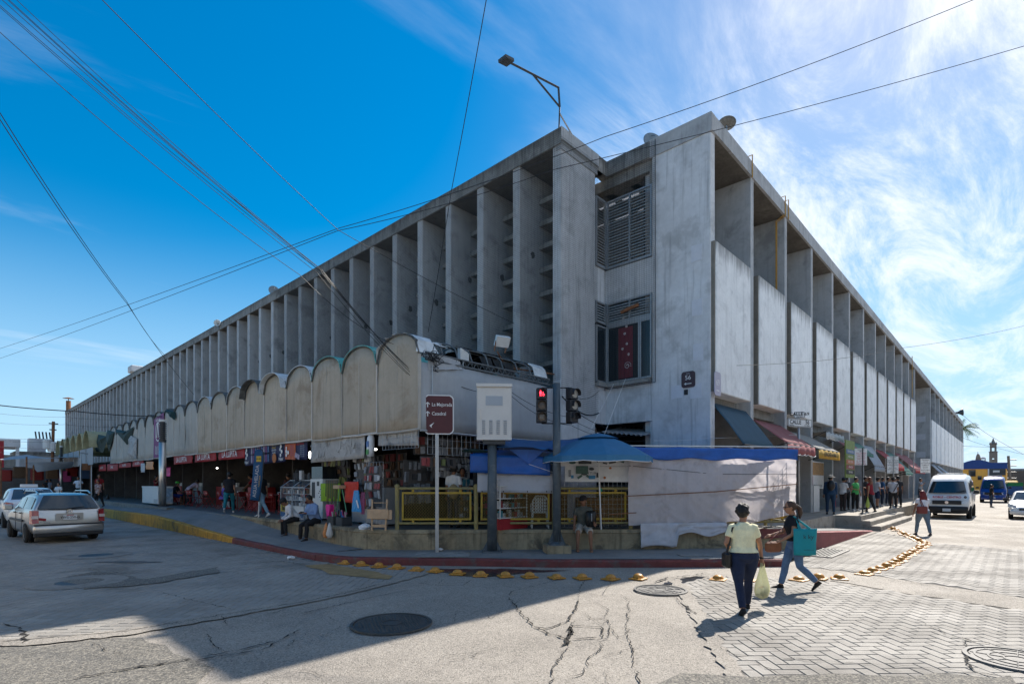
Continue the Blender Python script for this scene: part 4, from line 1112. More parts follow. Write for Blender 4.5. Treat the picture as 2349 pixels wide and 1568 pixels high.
# far yellow corrugated vaults and grey stalls behind
for k in range(6):
    y0 = 42+k*2.8; tt = thing('corrugated_vault', 'yellowish corrugated vault roof on the far stalls, %s from the near end' % ordn(k+1), 'canopy', (-5.6,y0,0), 0, 'corrugated vaults beyond the cream canopies')
    q = MB(); rings = []
    for i in range(15):
        a = math.pi*i/14; rings.append([(-5.9,y0+1.3-1.3*math.cos(a),4.45+1.25*math.sin(a)),(-.2,y0+1.3-1.3*math.cos(a),4.45+1.25*math.sin(a))])
    q.loft(rings, False, closed=False); q.build('vault', M('vault_yellow'), tt, solid=.03)
    q = MB()
    for i in range(13): q.tube([(-5.9+i*.45,y0+1.3-1.32*math.cos(math.pi*j/8),4.45+1.28*math.sin(math.pi*j/8)) for j in range(9)],.03,4)
    q.build('rib', M('vault_yellow'), tt)
    q = sheet((-5.7,y0,3.2),(-5.7,y0+2.6,3.2),(-5.7,y0+2.6,4.45),(-5.7,y0,4.45),8,4,.05,k); q.build('front_cloth', M('grey_cloth'), tt)
# stall shells: back wall, partitions, ceiling
for k in range(0, 27):
    y0 = YC0+2*AY*k+ (.1 if k == 0 else 0); y1 = YC0+2*AY*(k+1)
    t = thing('stall_booth', 'dark market stall interior under the cream canopies, %s from the corner' % ordn(k+1), 'stall', (-.3,y0,.68), 0, 'stalls under the arched canopies')
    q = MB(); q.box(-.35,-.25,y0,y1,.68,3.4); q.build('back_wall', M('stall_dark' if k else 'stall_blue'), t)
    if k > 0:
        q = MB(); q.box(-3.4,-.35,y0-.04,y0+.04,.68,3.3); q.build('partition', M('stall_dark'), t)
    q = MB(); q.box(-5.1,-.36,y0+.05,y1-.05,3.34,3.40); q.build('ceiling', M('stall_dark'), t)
q = MB(); q.box(-2.5,-.36,3.95,4.01,.68,3.2); struct(q.build('partition_wall', M('stall_blue')))
# --- banners under the canopies
def banner(name, label, u0, u1, va0, va1, vb0, vb1, X, mt, seed, cat='banner', group=None, wav=.03):
    """left edge u0 with top/bottom va0/va1, right edge u1 with vb0/vb1 on plane X"""
    a = atX(u0,va1,X); b_ = atX(u1,vb1,X); c = atX(u1,vb0,X); d = atX(u0,va0,X)
    t = thing(name, label, cat, d, 0, group)
    q = sheet(a,b_,c,d,12,5,wav,seed); q.build('cloth', mt, t, smooth=True, solid=.004)
    q = MB()
    for p in (c,d): q.tube([p, p+Vector((.02,0,.18))],.006,4)
    q.build('cord', M('wire'), t)
    return t, a, b_, c, d
XB = -5.16
XBt = XB-.05
def on(a,b_,c,d,s,v,dx=-.05): return (a.lerp(b_,s)).lerp(d.lerp(c,s),v)+Vector((dx,0,0))
for i,(u0,u1,a0,a1,b0,b1) in enumerate([(399,442,1043,1065,1038,1061),(447,496,1036,1060,1031,1056),(501,562,1029,1055,1021,1050)]):
    lab = 'red cloth banner with white lettering, %s of three under the canopies' % ('leftmost','middle one','rightmost')[i]
    t,a,b_,c,d = banner('red_banner', lab, u0,u1,a0,a1,b0,b1,XB,M('banner_red'),i,group='red banners under the canopies')
    txt('lettering','LA LUPITA',.25,on(a,b_,c,d,.5,.40,-.075),(0,-1,.0),(0,0,1),M('txt_white'),t,bold=.012)
for i,(u0,u1,a0,a1,b0,b1) in enumerate([(227,243,1066,1080,1064,1079),(246,271,1064,1080,1062,1079),(273,301,1062,1073,1060,1071),(304,330,1057,1070,1055,1068)]):
    t,a,b_,c,d = banner('red_banner','small far red banner hung low, %s from the left' % ordn(i+1),u0,u1,a0,a1,b0,b1,XB,M('banner_red'),10+i,group='red banners under the canopies')
    txt('lettering','CARNES' if i==1 else 'LA LUPITA',.16,on(a,b_,c,d,.5,.5,-.045),(0,-1,0),(0,0,1),M('txt_white'),t,bold=.01)
t,a,b_,c,d = banner('menu_banner','dark purple menu banner full of small pictures and white lettering',562,655,1020,1068,1010,1058,XB,M('banner_navy'),5)
r = random.Random(3)
mat('pic_a',(.35,.30,.40),.7,var=.4,scale=20); mat('pic_b',(.25,.08,.22),.7,var=.4,scale=20); mat('pic_c',(.10,.18,.38),.7,var=.4,scale=20); mat('pic_d',(.45,.16,.05),.7,var=.3,scale=20)
for row in (.30,.66):
    for i in range(9):
        q = MB(); p = on(a,b_,c,d,.22+i*.052,row); hh=.17; q.add([p+Vector((0,-.055,-hh)),p+Vector((0,.055,-hh)),p+Vector((0,.055,hh)),p+Vector((0,-.055,hh))],[(0,1,2,3)]); q.build('picture',M('pic_'+'abc'[(i+int(row*10))%3]),t)
for s_, st in ((.08,'Pulpo!'),(.93,'Pulpo!')): txt('lettering',st,.10,on(a,b_,c,d,s_,.14),(0,-1,0),(0,0,1),M('txt_white'),t,bold=.02)
for s_ in (.08,.93):
    q = MB(); p = on(a,b_,c,d,s_,.60)
    for (dy,dz,rr) in ((0,.28,.10),(.0,.1,.07),(.06,0,.06),(-.06,-.08,.07),(.03,-.2,.06)): q.lathe([(.001,0),(rr,0)],p+Vector((-.004,dy,dz)),10,axis='X',caps=False)
    q.build('emblem',M('txt_white'),t)
for i,st in enumerate(('Pide lo tuyo','y llevatelo','SERVICIO','9-5 PM')): txt('lettering',st,.06,on(a,b_,c,d,.77,.85-.13*i),(0,-1,0),(0,0,1),M('txt_yellow' if i<2 else 'txt_white'),t,bold=.01)
q = MB(); q.lathe([(.001,0),(.17,0)],on(a,b_,c,d,.78,.22,-.054),14,axis='X',caps=False); q.build('badge',M('pic_d'),t)
t,a,b_,c,d = banner('menu_banner','orange and navy price banner next to the torn white tarp',656,705,1011,1053,1005,1054,XB,M('banner_navy'),6)
q = sheet(on(a,b_,c,d,0,0,-.03),on(a,b_,c,d,.5,0,-.03),on(a,b_,c,d,.5,.82,-.03),on(a,b_,c,d,0,.82,-.03),8,4,.02,6); q.build('orange_field',M('banner_orange'),t,solid=.003)
txt('lettering','EL PERRON',.09,on(a,b_,c,d,.45,.91),(0,-1,0),(0,0,1),M('txt_white'),t,bold=.01)
txt('lettering','SALCHIPAPAS',.06,on(a,b_,c,d,.74,.76),(0,-1,0),(0,0,1),M('txt_red'),t,bold=.02)
for i in range(6): txt('lettering','$ 65  HOT',.045,on(a,b_,c,d,.84,.66-.1*i),(0,-1,0),(0,0,1),M('txt_grey'),t); txt('lettering','DOGO 45',.045,on(a,b_,c,d,.36,.72-.1*i),(0,-1,0),(0,0,1),M('pic_b'),t)
q = MB()
p = on(a,b_,c,d,.10,.36,-.06)
for (dy,dz,rr) in ((0,.16,.05),(0,.05,.07),(0,-.08,.06),(-.14,.0,.07)): q.lathe([(.001,0),(rr,0)],p+Vector((0,dy,dz)),10,axis='X',caps=False)
q.build('picture',M('txt_white'),t); q = MB(); p = on(a,b_,c,d,.62,.18,-.06); q.obox(p,(.006,.34,.16),rx=.3); q.build('picture',M('pic_a'),t)
# torn white tarps
t,a,b_,c,d = banner('torn_tarp','large dirty white tarp with peeling print under the canopy',714,837,1006,1061,995,1050,XB-.05,M('dirty_tarp'),7,'tarp',wav=.05)
r = random.Random(9)
for i in range(26):
    s_ = r.choice([r.uniform(.05,.45),r.uniform(.6,.9)]); v_ = r.uniform(.35,.95); p = on(a,b_,c,d,s_,v_,-.10)
    q = MB(); L_ = r.uniform(.08,.3); w_ = r.uniform(.012,.04); q.add([p,p+Vector((0,w_,-.02)),p+Vector((-.05,w_*.6+r.uniform(-.05,.05),-L_)),p+Vector((-.03,r.uniform(-.05,.05),-L_*.9))],[(0,1,2,3)]); q.build('peeling_strip',M('dirty_tarp') if i%3 else M('kerb_plain'),t)
t,a,b_,c,d = banner('torn_tarp','short white tarp behind a wire grid at the canopy corner',869,958,991,1022,980,1021,XB-.02,M('dirty_tarp'),8,'tarp',wav=.03)
def wiregrid(name, label, p0, p1, z0, z1, sp, mt, cat='wire grid', rad=.005, group=None):
    p0 = Vector((p0[0],p0[1],0)); p1 = Vector((p1[0],p1[1],0)); q = MB(); L_ = (p1-p0).length; n = max(1,int(round(L_/sp)))
    for i in range(n+1): a_ = p0.lerp(p1,i/n); q.tube([(a_.x,a_.y,z0),(a_.x,a_.y,z1)],rad,4)
    m_ = max(1,int(round((z1-z0)/sp)))
    for j in range(m_+1): z = z0+(z1-z0)*j/m_; q.tube([(p0.x,p0.y,z),(p1.x,p1.y,z)],rad,4)
    return tag(q.build(name,mt),label,cat,group)
wiregrid('wire_grid','wire grid hanging in front of the short white tarp',(XB-.1,3.95),(XB-.1,5.5),2.75,3.18,.14,M('steel_grey'))
wiregrid('wire_grid','wire display grid hanging with white packets next to the railing',(XB-.05,5.55),(XB-.05,6.35),.72,2.45,.16,M('steel_grey'))
wiregrid('wire_grid','wire grid strip along the top of the corner kiosk',(-5.0,3.93),(-2.3,3.93),2.6,3.15,.16,M('steel_grey'))
# hanging bag by the tarp
p = atX(852,1008,XB-.05); q = MB(); q.tube([p+Vector((0,0,.22)),p+Vector((0,.03,.05)),p+Vector((0,.04,-.25)),p+Vector((0,.05,-.45))],[.03,.10,.11,.09],8); o = tag(q.build('plastic_sack',M('plastic_bag_white'),smooth=True),'narrow white plastic sack hanging by the torn tarp','bag')
q = MB(); q.obox(p+Vector((-.10,.04,-.12)),(.01,.12,.16)); q.build('label_print',M('pic_c'),o); q = MB(); q.obox(p+Vector((-.10,.045,-.33)),(.01,.12,.14)); mat('pic_green',(.10,.32,.10),.7); q.build('label_print',M('pic_green'),o)
# strip lamps / bulbs seen lit in the stalls
mat('bulb', (.9,.9,.85), .5, emit=(1,.98,.9), estr=6.0)
for i,(u,v,X) in enumerate([(614,1017,-5.05),(711,1043,-4.95),(861,1030,-4.85),(588,1085,-2.5),(568,1083,-1.0),(523,1065,-2.0),(498,1073,-3.2)]):
    p = atX(u,v,X); q = MB(); q.ell(p,(.05,.05,.03) if i != 1 else (.04,.05,.12),10,6); q.build; o = tag(q.build('stall_bulb',M('bulb'),smooth=True),'lit white stall lamp, %s of the lamps counted in the stalls' % ordn(i+1),'lamp','lit lamps in the stalls')
# purple vertical banner on the canopy, next to the steel lamp post
a = atX(352,1050,XC-.06); b_ = atX(376,1047,XC-.06); c = atX(376,945,XC-.06); d = atX(353,962,XC-.06)
t = thing('purple_banner','tall purple banner with white print on the canopy behind the lamp post','banner',a)
q = sheet(a,b_,c,d,6,10,.02,2); q.build('cloth',M('banner_purple'),t,solid=.004)
for i in range(7): txt('lettering','tienda y cafe' if i<2 else 'Parque La Salle',.12,on(a,b_,c,d,.5,.92-.03*i if i<2 else .10+.04*(i-2),-.04),(0,-1,0),(0,0,1),M('txt_white'),t)
q = MB(); p = on(a,b_,c,d,.5,.62,-.04); q.lathe([(.45,0),(.52,0)],p,20,axis='X',caps=False); q.tube([p+Vector((0,0,.5)),p+Vector((0,.2,-.3)),p+Vector((0,-.2,-.3)),p+Vector((0,0,.5))],.03,4); q.build('emblem',M('txt_white'),t)
# ================================================================== corner railing, kiosk, tarps, street furniture
SQ = math.sqrt(.5)
def atC(u, v, off=0.0):
    r = ray(u, v); c = -.26 + off
    t = (c - (CAMX+CAMY)*SQ)/((r[0]+r[1])*SQ)
    return Vector((CAMX+r[0]*t, CAMY+r[1]*t, HC_+r[2]*t))
CD = Vector((SQ,-SQ,0)); CN = Vector((-SQ,-SQ,0))       # along the chamfered corner / out towards the crossing
UP = Vector((0,0,1))
mat('rail_yellow', (.42,.27,.03), .55, var=.15, scale=6, dirt=(.12,.09,.05), dirt_amt=.4, dirt_scale=5)
mat('rail_worn', (.30,.24,.09), .6, var=.25, scale=5, dirt=(.16,.15,.13), dirt_amt=.6, dirt_scale=4)
mat('mesh_dark', (.24,.17,.045), .7, var=.2, scale=8)
ZR = PZ-.035
def railing(p0, p1, label, skip_left=False):
    p0 = Vector((p0.x,p0.y,ZR)); p1 = Vector((p1.x,p1.y,ZR)); d = (p1-p0).normalized(); L_ = (p1-p0).length
    t = thing('railing', label, 'railing', p0, 0, 'yellow mesh railings on the platform corner')
    q = MB(); q.tube([p0, p0+UP*1.10],.055,8); q.lathe([(.07,1.10),(.06,1.15),(.02,1.18)],p0,10); q.build('post', M('rail_worn'), t)
    q = MB(); q.tube([p0+UP*1.06+d*.05,p1+UP*1.06-d*.05],.035,8); q.tube([p0+UP*.16+d*.05,p1+UP*.16-d*.05],.032,8); q.build('rail', M('rail_worn'), t)
    a, c = p0+d*.12+UP*.24, p1-d*.12+UP*.97
    q = MB(); w = .05; ang = math.atan2(d.y,d.x)
    m_ = (p0+p1)/2; LL = L_-.24
    for z in (.265,.945): q.obox(m_+UP*z,(LL,.03,w),rz=ang)
    for s_ in (-1,1): q.obox(m_+d*s_*(LL/2-w/2)+UP*.605,(w,.03,.63),rz=ang)
    for s_ in (-.8,.8):
        for z in (.20,1.0): q.obox(m_+d*s_*LL/2*.85+UP*z,(.06,.03,.08),rz=ang)
    q.build('frame', M('rail_yellow'), t)
    q = MB(); cw, ch = .036, .075; n = int((LL-2*w)/cw); mz = int(.63/ch*2)
    for i in range(n):
        x = -LL/2+w+(i+.5)*cw; pts = []
        for j in range(mz+1): pts.append(m_+d*(x+(cw*.5 if (j+i)%2 else -cw*.5)*.98)+UP*(.29+.63*j/mz))
        q.tube(pts,.0065,3,caps=False)
    q.build('mesh_infill', M('mesh_dark'), t)
    return t
RU = [834,911,1092,1271,1447]
RP = [atC(u,1150,.16) for u in RU]
RP[0] = Vector((-5.05,5.15,0))
labs = ['yellow mesh railing panel behind the folded wooden stool','yellow mesh railing panel behind the brown sign post','yellow mesh railing panel behind the grey cabinet post','yellow mesh railing panel behind the man seated on the wall']
for i in range(4): railing(RP[i], RP[i+1], labs[i])
E1, E2 = Vector((.55,-.55,0)), Vector((2.55,-2.12,0))
railing(RP[4], E1, 'yellow mesh railing panel half hidden by the white tarp')
railing(E1, E2, 'yellow mesh railing panel at the right end behind the white tarp')
railing(E2, Vector((3.3,-1.3,0)), 'short yellow railing turning the corner by the ramp')
q = MB(); q.tube([(3.3,-1.3,.55),(3.3,-1.3,1.8)],.05,8); q.ell((3.3,-1.3,1.85),(.07,.07,.07),8,6); tag(q.build('railing_post',M('rail_worn')),'single railing post with a black ball cap beside the ramp','post')
# kiosk goods: racks of small packages
mat('pack_white',(.50,.50,.50),.6,var=.2,scale=25,rnd=.35); mat('pack_grey',(.22,.23,.25),.6,var=.3,scale=25,rnd=.4); mat('pack_red',(.30,.06,.06),.6,var=.2,scale=25,rnd=.3)
mat('pack_dark',(.05,.05,.055),.6,var=.3,scale=25,rnd=.4); mat('pack_teal',(.08,.28,.34),.5,var=.2,scale=25,rnd=.3); mat('pack_olive',(.16,.18,.07),.6,var=.2,scale=25,rnd=.3); mat('pack_blue',(.04,.18,.42),.5,var=.2,scale=25,rnd=.3)
mat('pack_pink',(.55,.08,.24),.6,var=.2,scale=25,rnd=.3); mat('pack_brown',(.16,.09,.05),.6,var=.2,scale=25,rnd=.3); mat('pack_yellow',(.50,.38,.06),.6,var=.2,scale=25,rnd=.3)
def packs(label, org, dx, dz, nx_, nz_, sx, sz, kinds, seed, name='hanging_packs', fill=.85, depth_=.05):
    """a display board with its own small packages as parts"""
    r = random.Random(seed); org = Vector(org); dx = Vector(dx); nrm = dx.cross(UP).normalized()
    t = thing(name, label, 'goods display', org)
    q = MB(); m_ = org+dx*(nx_*sx/2)+UP*(nz_*sz/2)-nrm*.03; q.obox(m_,(nx_*sx,.012,nz_*sz),rz=math.atan2(dx.y,dx.x)); q.build('board', M('stall_dark'), t)
    ms = {}
    for i in range(nx_):
        for j in range(nz_):
            if r.random() > fill: continue
            k = r.choice(kinds); key = (k, r.randrange(3))
            if key not in ms:
                qq = MB(); qq.obox((0,0,0),(sx*r.uniform(.6,.9),depth_*r.uniform(.5,1.2),sz*r.uniform(.6,.88)),rz=math.atan2(dx.y,dx.x)); ms[key] = qq.mesh('pack', M('pack_'+k))
            o = bpy.data.objects.new('pack', ms[key]); link(o); o.parent = t
            o.location = dx*((i+.5)*sx+r.uniform(-.1,.1)*sx)+UP*((j+.5)*sz)+nrm*r.uniform(0,.04); sc_ = r.uniform(.75,1.3); o.scale = (sc_,1,r.uniform(.75,1.25)); o.rotation_euler = (r.uniform(-.15,.15),r.uniform(-.22,.22),r.uniform(-.4,.4))
    return t
XD = Vector((1,0,0)); YD = Vector((0,-1,0))
packs('wall of grey boxed phone cases at the left of the corner kiosk',(-4.80,5.20,1.3),XD,UP,7,4,.14,.30,['grey','dark','grey'],1)
packs('rows of small white packets high in the corner kiosk',(-4.15,4.80,2.02),XD,UP,12,3,.11,.20,['white','grey','white'],2)
packs('dim dark packets along the top of the corner kiosk',(-4.90,4.60,2.62),XD,UP,16,2,.15,.24,['dark','brown','grey','red'],3)
packs('row of red and olive packets hanging in the corner kiosk',(-5.00,4.20,2.28),XD,UP,9,1,.13,.28,['red','white','dark','olive','brown'],4,fill=.8)
packs('blue rack of glittering earphone packs in the kiosk',(-3.35,4.50,1.30),XD,UP,6,3,.12,.24,['teal','grey','white','teal'],5)
packs('black display of cables at the right end of the kiosk',(-3.20,4.20,1.4),XD,UP,6,6,.13,.22,['dark','dark','dark','grey'],6)
packs('hanging sunglasses seen through the railing mesh',(-3.85,4.05,.95),XD,UP,6,3,.12,.16,['grey','dark','brown'],7)
packs('red goods board seen through the railing mesh',(-3.25,3.87,.82),XD,UP,4,5,.13,.18,['red','red','pink'],8)
packs('crowded wall of merchandise behind the water dispenser',(-3.6,8.6,1.5),YD,UP,14,5,.13,.26,['dark','brown','grey','red'],9)
packs('accessories hanging on the wire grid by the railing',(XB-.09,6.38,1.25),YD,UP,6,5,.13,.22,['white','white','grey','red'],10,fill=.7)
packs('merchandise rack with white and green cards left of the wire grid',(-4.95,7.4,1.15),YD,UP,7,7,.14,.22,['grey','white','olive','brown'],11,fill=.75)
packs('dark wall of hanging goods above the display case',(-4.3,10.6,1.55),YD,UP,11,5,.16,.28,['dark','brown','olive','dark'],12)
# glass counter with goods in the kiosk
t = thing('kiosk_counter','white lit glass counter with boxes in the corner kiosk','counter',(-3.0,3.3,ZR))
q = MB(); q.obox((-2.95,3.15,ZR+.14),(1.05,.45,.28)); q.build('base',M('banner_red'),t)
q = MB(); 
for z in (.30,.55,.80,1.12): q.obox((-2.95,3.15,ZR+z),(1.05,.45,.02))
for x in (-3.46,-2.44): 
    for y in (2.94,3.36): q.obox((x,y,ZR+.70),(.025,.025,.85))
q.build('shelf',M('lamp_white'),t)
r = random.Random(4)
for z in (.31,.56,.81,1.13):
    for i in range(9):
        h = r.uniform(.09,.2); q = MB(); q.obox((-3.4+i*.11,3.1,ZR+z+h/2),(.085,.10,h)); q.build('goods',M('pack_'+r.choice(['white','red','white','teal','brown'])),t)
# wall of the little shop behind: boards low
q = MB(); q.obox((-1.35,3.30,1.2),(2.3,.04,1.0)); tag(q.build('plywood_board',M('rust')),'rusty brown board behind the railing under the white cloth','board')
# white plastic chair behind the railing
def plastic_chair(label, p, rz, mt):
    t = thing('plastic_chair', label, 'chair', p, rz)
    q = MB(); q.bbox((0,0,.42),(.44,.42,.04),.05); q.build('seat',mt,t,local=True)
    q = MB(); n = 6
    q.tube([(-.20,.19,.42),(-.20,.23,.75),(-.12,.25,.86),(.12,.25,.86),(.20,.23,.75),(.20,.19,.42)],.022,6)
    for i in range(5): q.obox((-.12+.06*i,.235,.63),(.035,.012,.40))
    for z in (.52,.60,.68,.76): q.obox((0,.237,z),(.36,.012,.02))
    q.build('backrest',mt,t,local=True)
    for sx in (-1,1):
        for sy in (-1,1): q = MB(); q.tube([(sx*.19,sy*.17,.42),(sx*.22,sy*.21,0)],[.026,.02],6); q.build('leg',mt,t,local=True)
        q = MB(); q.tube([(sx*.22,-.17,.42),(sx*.23,-.17,.62),(sx*.23,.1,.65),(sx*.21,.22,.66)],.018,6); q.build('armrest',mt,t,local=True)
    return t
mat('plastic_white',(.66,.66,.64),.45,var=.06,scale=5)
plastic_chair('white plastic armchair behind the railing under the white cloth', atC(1238,1214,.75)*Vector((1,1,0)).x if False else Vector((*atC(1238,1180,.62)[:2],ZR)), R_(-45+180), M('plastic_white'))
plastic_chair('white plastic chair on the right sidewalk by the shop pillars', Vector((21.5,-.5,.57)), R_(60), M('plastic_white'))
# white cloth and blue tarps of the stall behind the cabinet
def cquad(u0,u1,v0a,v1a,v0b,v1b,off,nu=12,nv=6,wav=.03,seed=0):
    return sheet(atC(u0,v1a,off),atC(u1,v1b,off),atC(u1,v0b,off),atC(u0,v0a,off),nu,nv,wav,seed,nrm=CN)
t = thing('stall_cloth','white cloth with eyelets hanging over the railing behind the cabinet','tarp',atC(1095,1130,.06))
cquad(1095,1268,1083,1128,1086,1131,.06,14,6,.03,1).build('cloth',M('white_tarp'),t,smooth=True,solid=.004)
q = MB()
for u in (1106,1155,1210,1254,1265): q.lathe([(.001,0),(.022,0)],atC(u,1126.5,.02),8,caps=False,M=Matrix.Rotation(math.pi/2,3,'X')); 
q.build('eyelet',M('dark_paint'),t)
t = thing('blue_tarp','bright blue tarp valance hanging above the white cloth','tarp',atC(1085,1085,-.05))
cquad(1078,1262,1040,1083,1048,1090,-.06,16,6,.07,2).build('valance',M('blue_tarp'),t,smooth=True,solid=.004)
q = sheet(atC(1085,1042,-.04),atC(1262,1046,-.04),atC(1280,1036,.9),atC(1085,1030,.9),10,5,.03,4); q.build('top',M('blue_tarp'),t,smooth=True)
t = thing('blue_tarp','darker blue tarp sheet slung from the canopy to the umbrella','tarp',atC(1150,1030,.3))
q = sheet(atC(1140,1022,-.5),atC(1330,1035,-.3),atC(1330,1004,.8),atC(1160,1004,.8),14,6,.06,5,sag=.08); q.build('sheet',M('blue_tarp2'),t,smooth=True,solid=.004)
q = MB(); a,c,d = atC(1168,1030,-.1),atC(1250,1032,-.1),atC(1213,1064,-.12); q.add([a,d,c,(a+c)/2+CN*.05],[(0,1,3),(1,2,3)]); q.build('flap',M('blue_tarp'),t)
q = MB(); q.tube([d,atC(1270,1083,-.15)],.006,4); q.build('cord',M('txt_white'),t)
q = MB(); q.tube([atC(1060,1034,.3),atC(1080,1033,.2),atC(1140,1036,.1)],[.02,.06,.02],6); q.build('roll',M('green_tarp'),t)
# stall roof behind (dark) and goods posters
t = thing('poster_board','white poster board printed with game controllers and gadgets behind the umbrella pole','poster',atC(1285,1104,.1))
for i,(u0,u1,v0,v1) in enumerate([(1284,1446,1036,1068),(1296,1446,1068.5,1104)]):
    cquad(u0,u1,v0,v1,v0+1,v1+1,.10+.02*i,8,3,.01,20+i).build('sheet',M('paper_white'),t,solid=.004)
mat('print_dark',(.05,.055,.06),.6,var=.3,scale=20); mat('print_green',(.06,.12,.10),.6,var=.3,scale=20); mat('print_blue',(.05,.22,.40),.6,var=.2,scale=20)
def prnt(u,v,w,h,mt,rot=0,shape='box'):
    q = MB(); p = atC(u,v,.055); k = depth(p)/F_
    if shape == 'box': q.obox(p,(w*k,.004,h*k),rz=R_(-45),ry=rot)
    else: q.lathe([(.001,0),(w*k/2,0)],p,14,caps=False,M=Matrix.Rotation(R_(-45),3,'Z')@Matrix.Rotation(math.pi/2,3,'X')@Matrix.Diagonal((1,h/w,1)))
    q.build('print',mt,t)
for a in [(1310,1039,12,8,M('print_dark'),0,'e'),(1340,1040,34,8,M('print_green'),0,'box'),(1327,1045,10,10,M('print_green'),.3,'e'),(1354,1045,10,10,M('print_green'),0,'e'),(1313,1051,16,7,M('print_dark')),(1313,1060,16,7,M('print_green'),0,'e'),
          (1342,1058,30,11,M('print_dark')),(1370,1044,10,12,M('print_dark')),(1371,1058,10,3,M('print_dark'),.5),(1405,1060,16,4,M('print_dark'),-.2),(1425,1057,14,5,M('print_green'),.3),(1388,1062,10,3,M('print_dark'),.2),
          (1335,1077,28,18,M('print_green')),(1330,1093,12,5,M('print_green'),-.6),(1350,1093,12,5,M('print_green'),.6),(1340,1087,14,5,M('print_dark'),0,'e'),(1357,1075,12,7,M('print_dark'),0,'e'),(1358,1094,15,8,M('print_blue')),(1371,1089,6,11,M('print_dark')),(1307,1085,6,16,M('pack_grey')),(1313,1093,6,7,M('print_blue')),(1387,1095,6,6,M('pic_d'),0,'e'),(1400,1073,6,5,M('pic_d'),0,'e')]: prnt(*a)
txt('lettering','Y T I 9',.055,atC(1357,1085,.05),CD,UP,M('print_dark'),t,bold=.02)
wiregrid('wire_grid','wire grid panel behind the poster and the seated man',atC(1285,1150,.30)[:2],atC(1446,1150,.30)[:2],.72,2.3,.12,M('steel_grey'))
q = MB(); q.obox(atC(1390,1170,.8),(1.6,.5,.7),rz=R_(-45)); tag(q.build('wooden_table',M('rust')),'brown wooden stall table behind the railing under the posters','table')
# dark stall body behind tarps: posts and roof
t = thing('tarp_stall','frame and dark blue roof of the stall behind the white tarp','stall',(0,1.2,ZR))
q = MB()
for p in (atC(1285,1150,.25),atC(1447,1150,.22),Vector((2.35,-1.75,0)),Vector((2.0,1.2,0)),Vector((-1.2,3.0,0))): q.tube([(p.x,p.y,ZR),(p.x,p.y,2.72)],.02,6)
q.build('post',M('steel_grey'),t)
q = MB(); q.add([atC(1284,1000,.3)*1.0,atC(1447,1000,.25)*1.0,Vector((2.4,-1.9,2.72)),Vector((2.3,1.8,2.85)),Vector((-1.4,3.2,2.9))],[(0,1,2,3,4)])
for i in (0,1): q.v[i] = (q.v[i][0],q.v[i][1],2.70)
q.build('roof',M('blue_tarp'),t,solid=.01)
# big white translucent tarp + blue valance
W0, W1 = atC(1441,1100,-.10), Vector((2.62,-2.30,0))
def wp(s,z,o=0.0): p = Vector((W0.x,W0.y,0)).lerp(Vector((W1.x,W1.y,0)),s); return Vector((p.x,p.y,z))+CN*o
t = thing('white_tarp','big translucent whitish tarp wrapped around the corner stall','tarp',wp(0,.7))
q = MB()
def big(u,v):
    zb = .80+.10*math.sin(u*3.0)*(1-u)+.05*mnoise.noise(Vector((u*9,0,1)))+(.25*max(0,u-.72)/.28 if u > .72 else 0); z = zb+(2.56-zb)*v
    w = .07*mnoise.noise(Vector((u*7,v*1.3+u*4,2)))+.030*(1-2*abs(mnoise.noise(Vector((u*13+v*6,v*2.2-u*5,5)))))+.016*(1-2*abs(mnoise.noise(Vector((u*31-v*8,v*5+u*9,8)))))
    fan = .03*math.sin((u*1.0)*60/(1+3*(1-v)))*math.exp(-u*5)*v
    return wp(u,z,w+fan+.06*(1-v)*math.sin(u*6))
q.grid(big,110,44); q.build('sheet',M('pink_tarp'),t,smooth=True)
def loose(u,v):
    zb = .24+.06*math.sin(u*9) if u < .36 else .24+(u-.36)*.25 if u < .42 else .56+.06*math.sin(u*14)
    return wp(.06+.50*u, zb+(.86-zb)*v, .20-.06*v+.05*mnoise.noise(Vector((u*6,v*2.5,9)))+.03*(1-2*abs(mnoise.noise(Vector((u*14,v*6,3))))))
q = MB(); q.grid(loose,44,12); q.build('loose_end',M('white_tarp'),t,smooth=True,solid=.004)
q = MB(); q.tube([wp(-.03,1.55,.10),wp(.5,1.66,.09),wp(1.0,1.86,.07)],.012,5); q.tube([wp(-.12,1.10,.2),wp(.04,1.13,.1)],.012,5); q.build('tie_rope',M('rust'),t)
q = MB(); q.tube([wp(0,2.33,.06),wp(.5,2.12,.05),wp(1,2.12,.05)],.006,4); q.build('cord',M('wire'),t)
t = thing('blue_tarp','blue tarp valance above the big white tarp','tarp',wp(0,2.5))
q = MB(); q.grid(lambda u,v: wp(.0+1.0*u,2.50+.32*v+.03*math.sin(u*22)*(1-v)-.03*abs(math.sin(u*11))*(v),.10+.05*mnoise.noise(Vector((u*14,v*2,4)))*(1.3-v)),50,6); q.build('valance',M('blue_tarp'),t,smooth=True,solid=.004)
q = MB(); q.tube([wp(-.02,2.84,.06),wp(1.02,2.86,.06)],.016,6); q.tube([wp(.0,2.84,.05)]+[wp(1,2.86,.05)],.01,5); q.build('bar',M('lamp_white'),t)
# wire grid with red clothes past the tarp
wiregrid('wire_grid','tall wire grid with clothes at the right end of the tarp stall',(2.75,-2.1),(3.5,-1.35),1.25,2.75,.13,M('lamp_white'),rad=.007)
packs('red packets hanging on the wire grid at the end of the tarp stall',(2.95,-1.85,1.35),Vector((SQ,SQ,0)),UP,4,5,.11,.22,['red','red','brown','dark'],21,fill=.8)
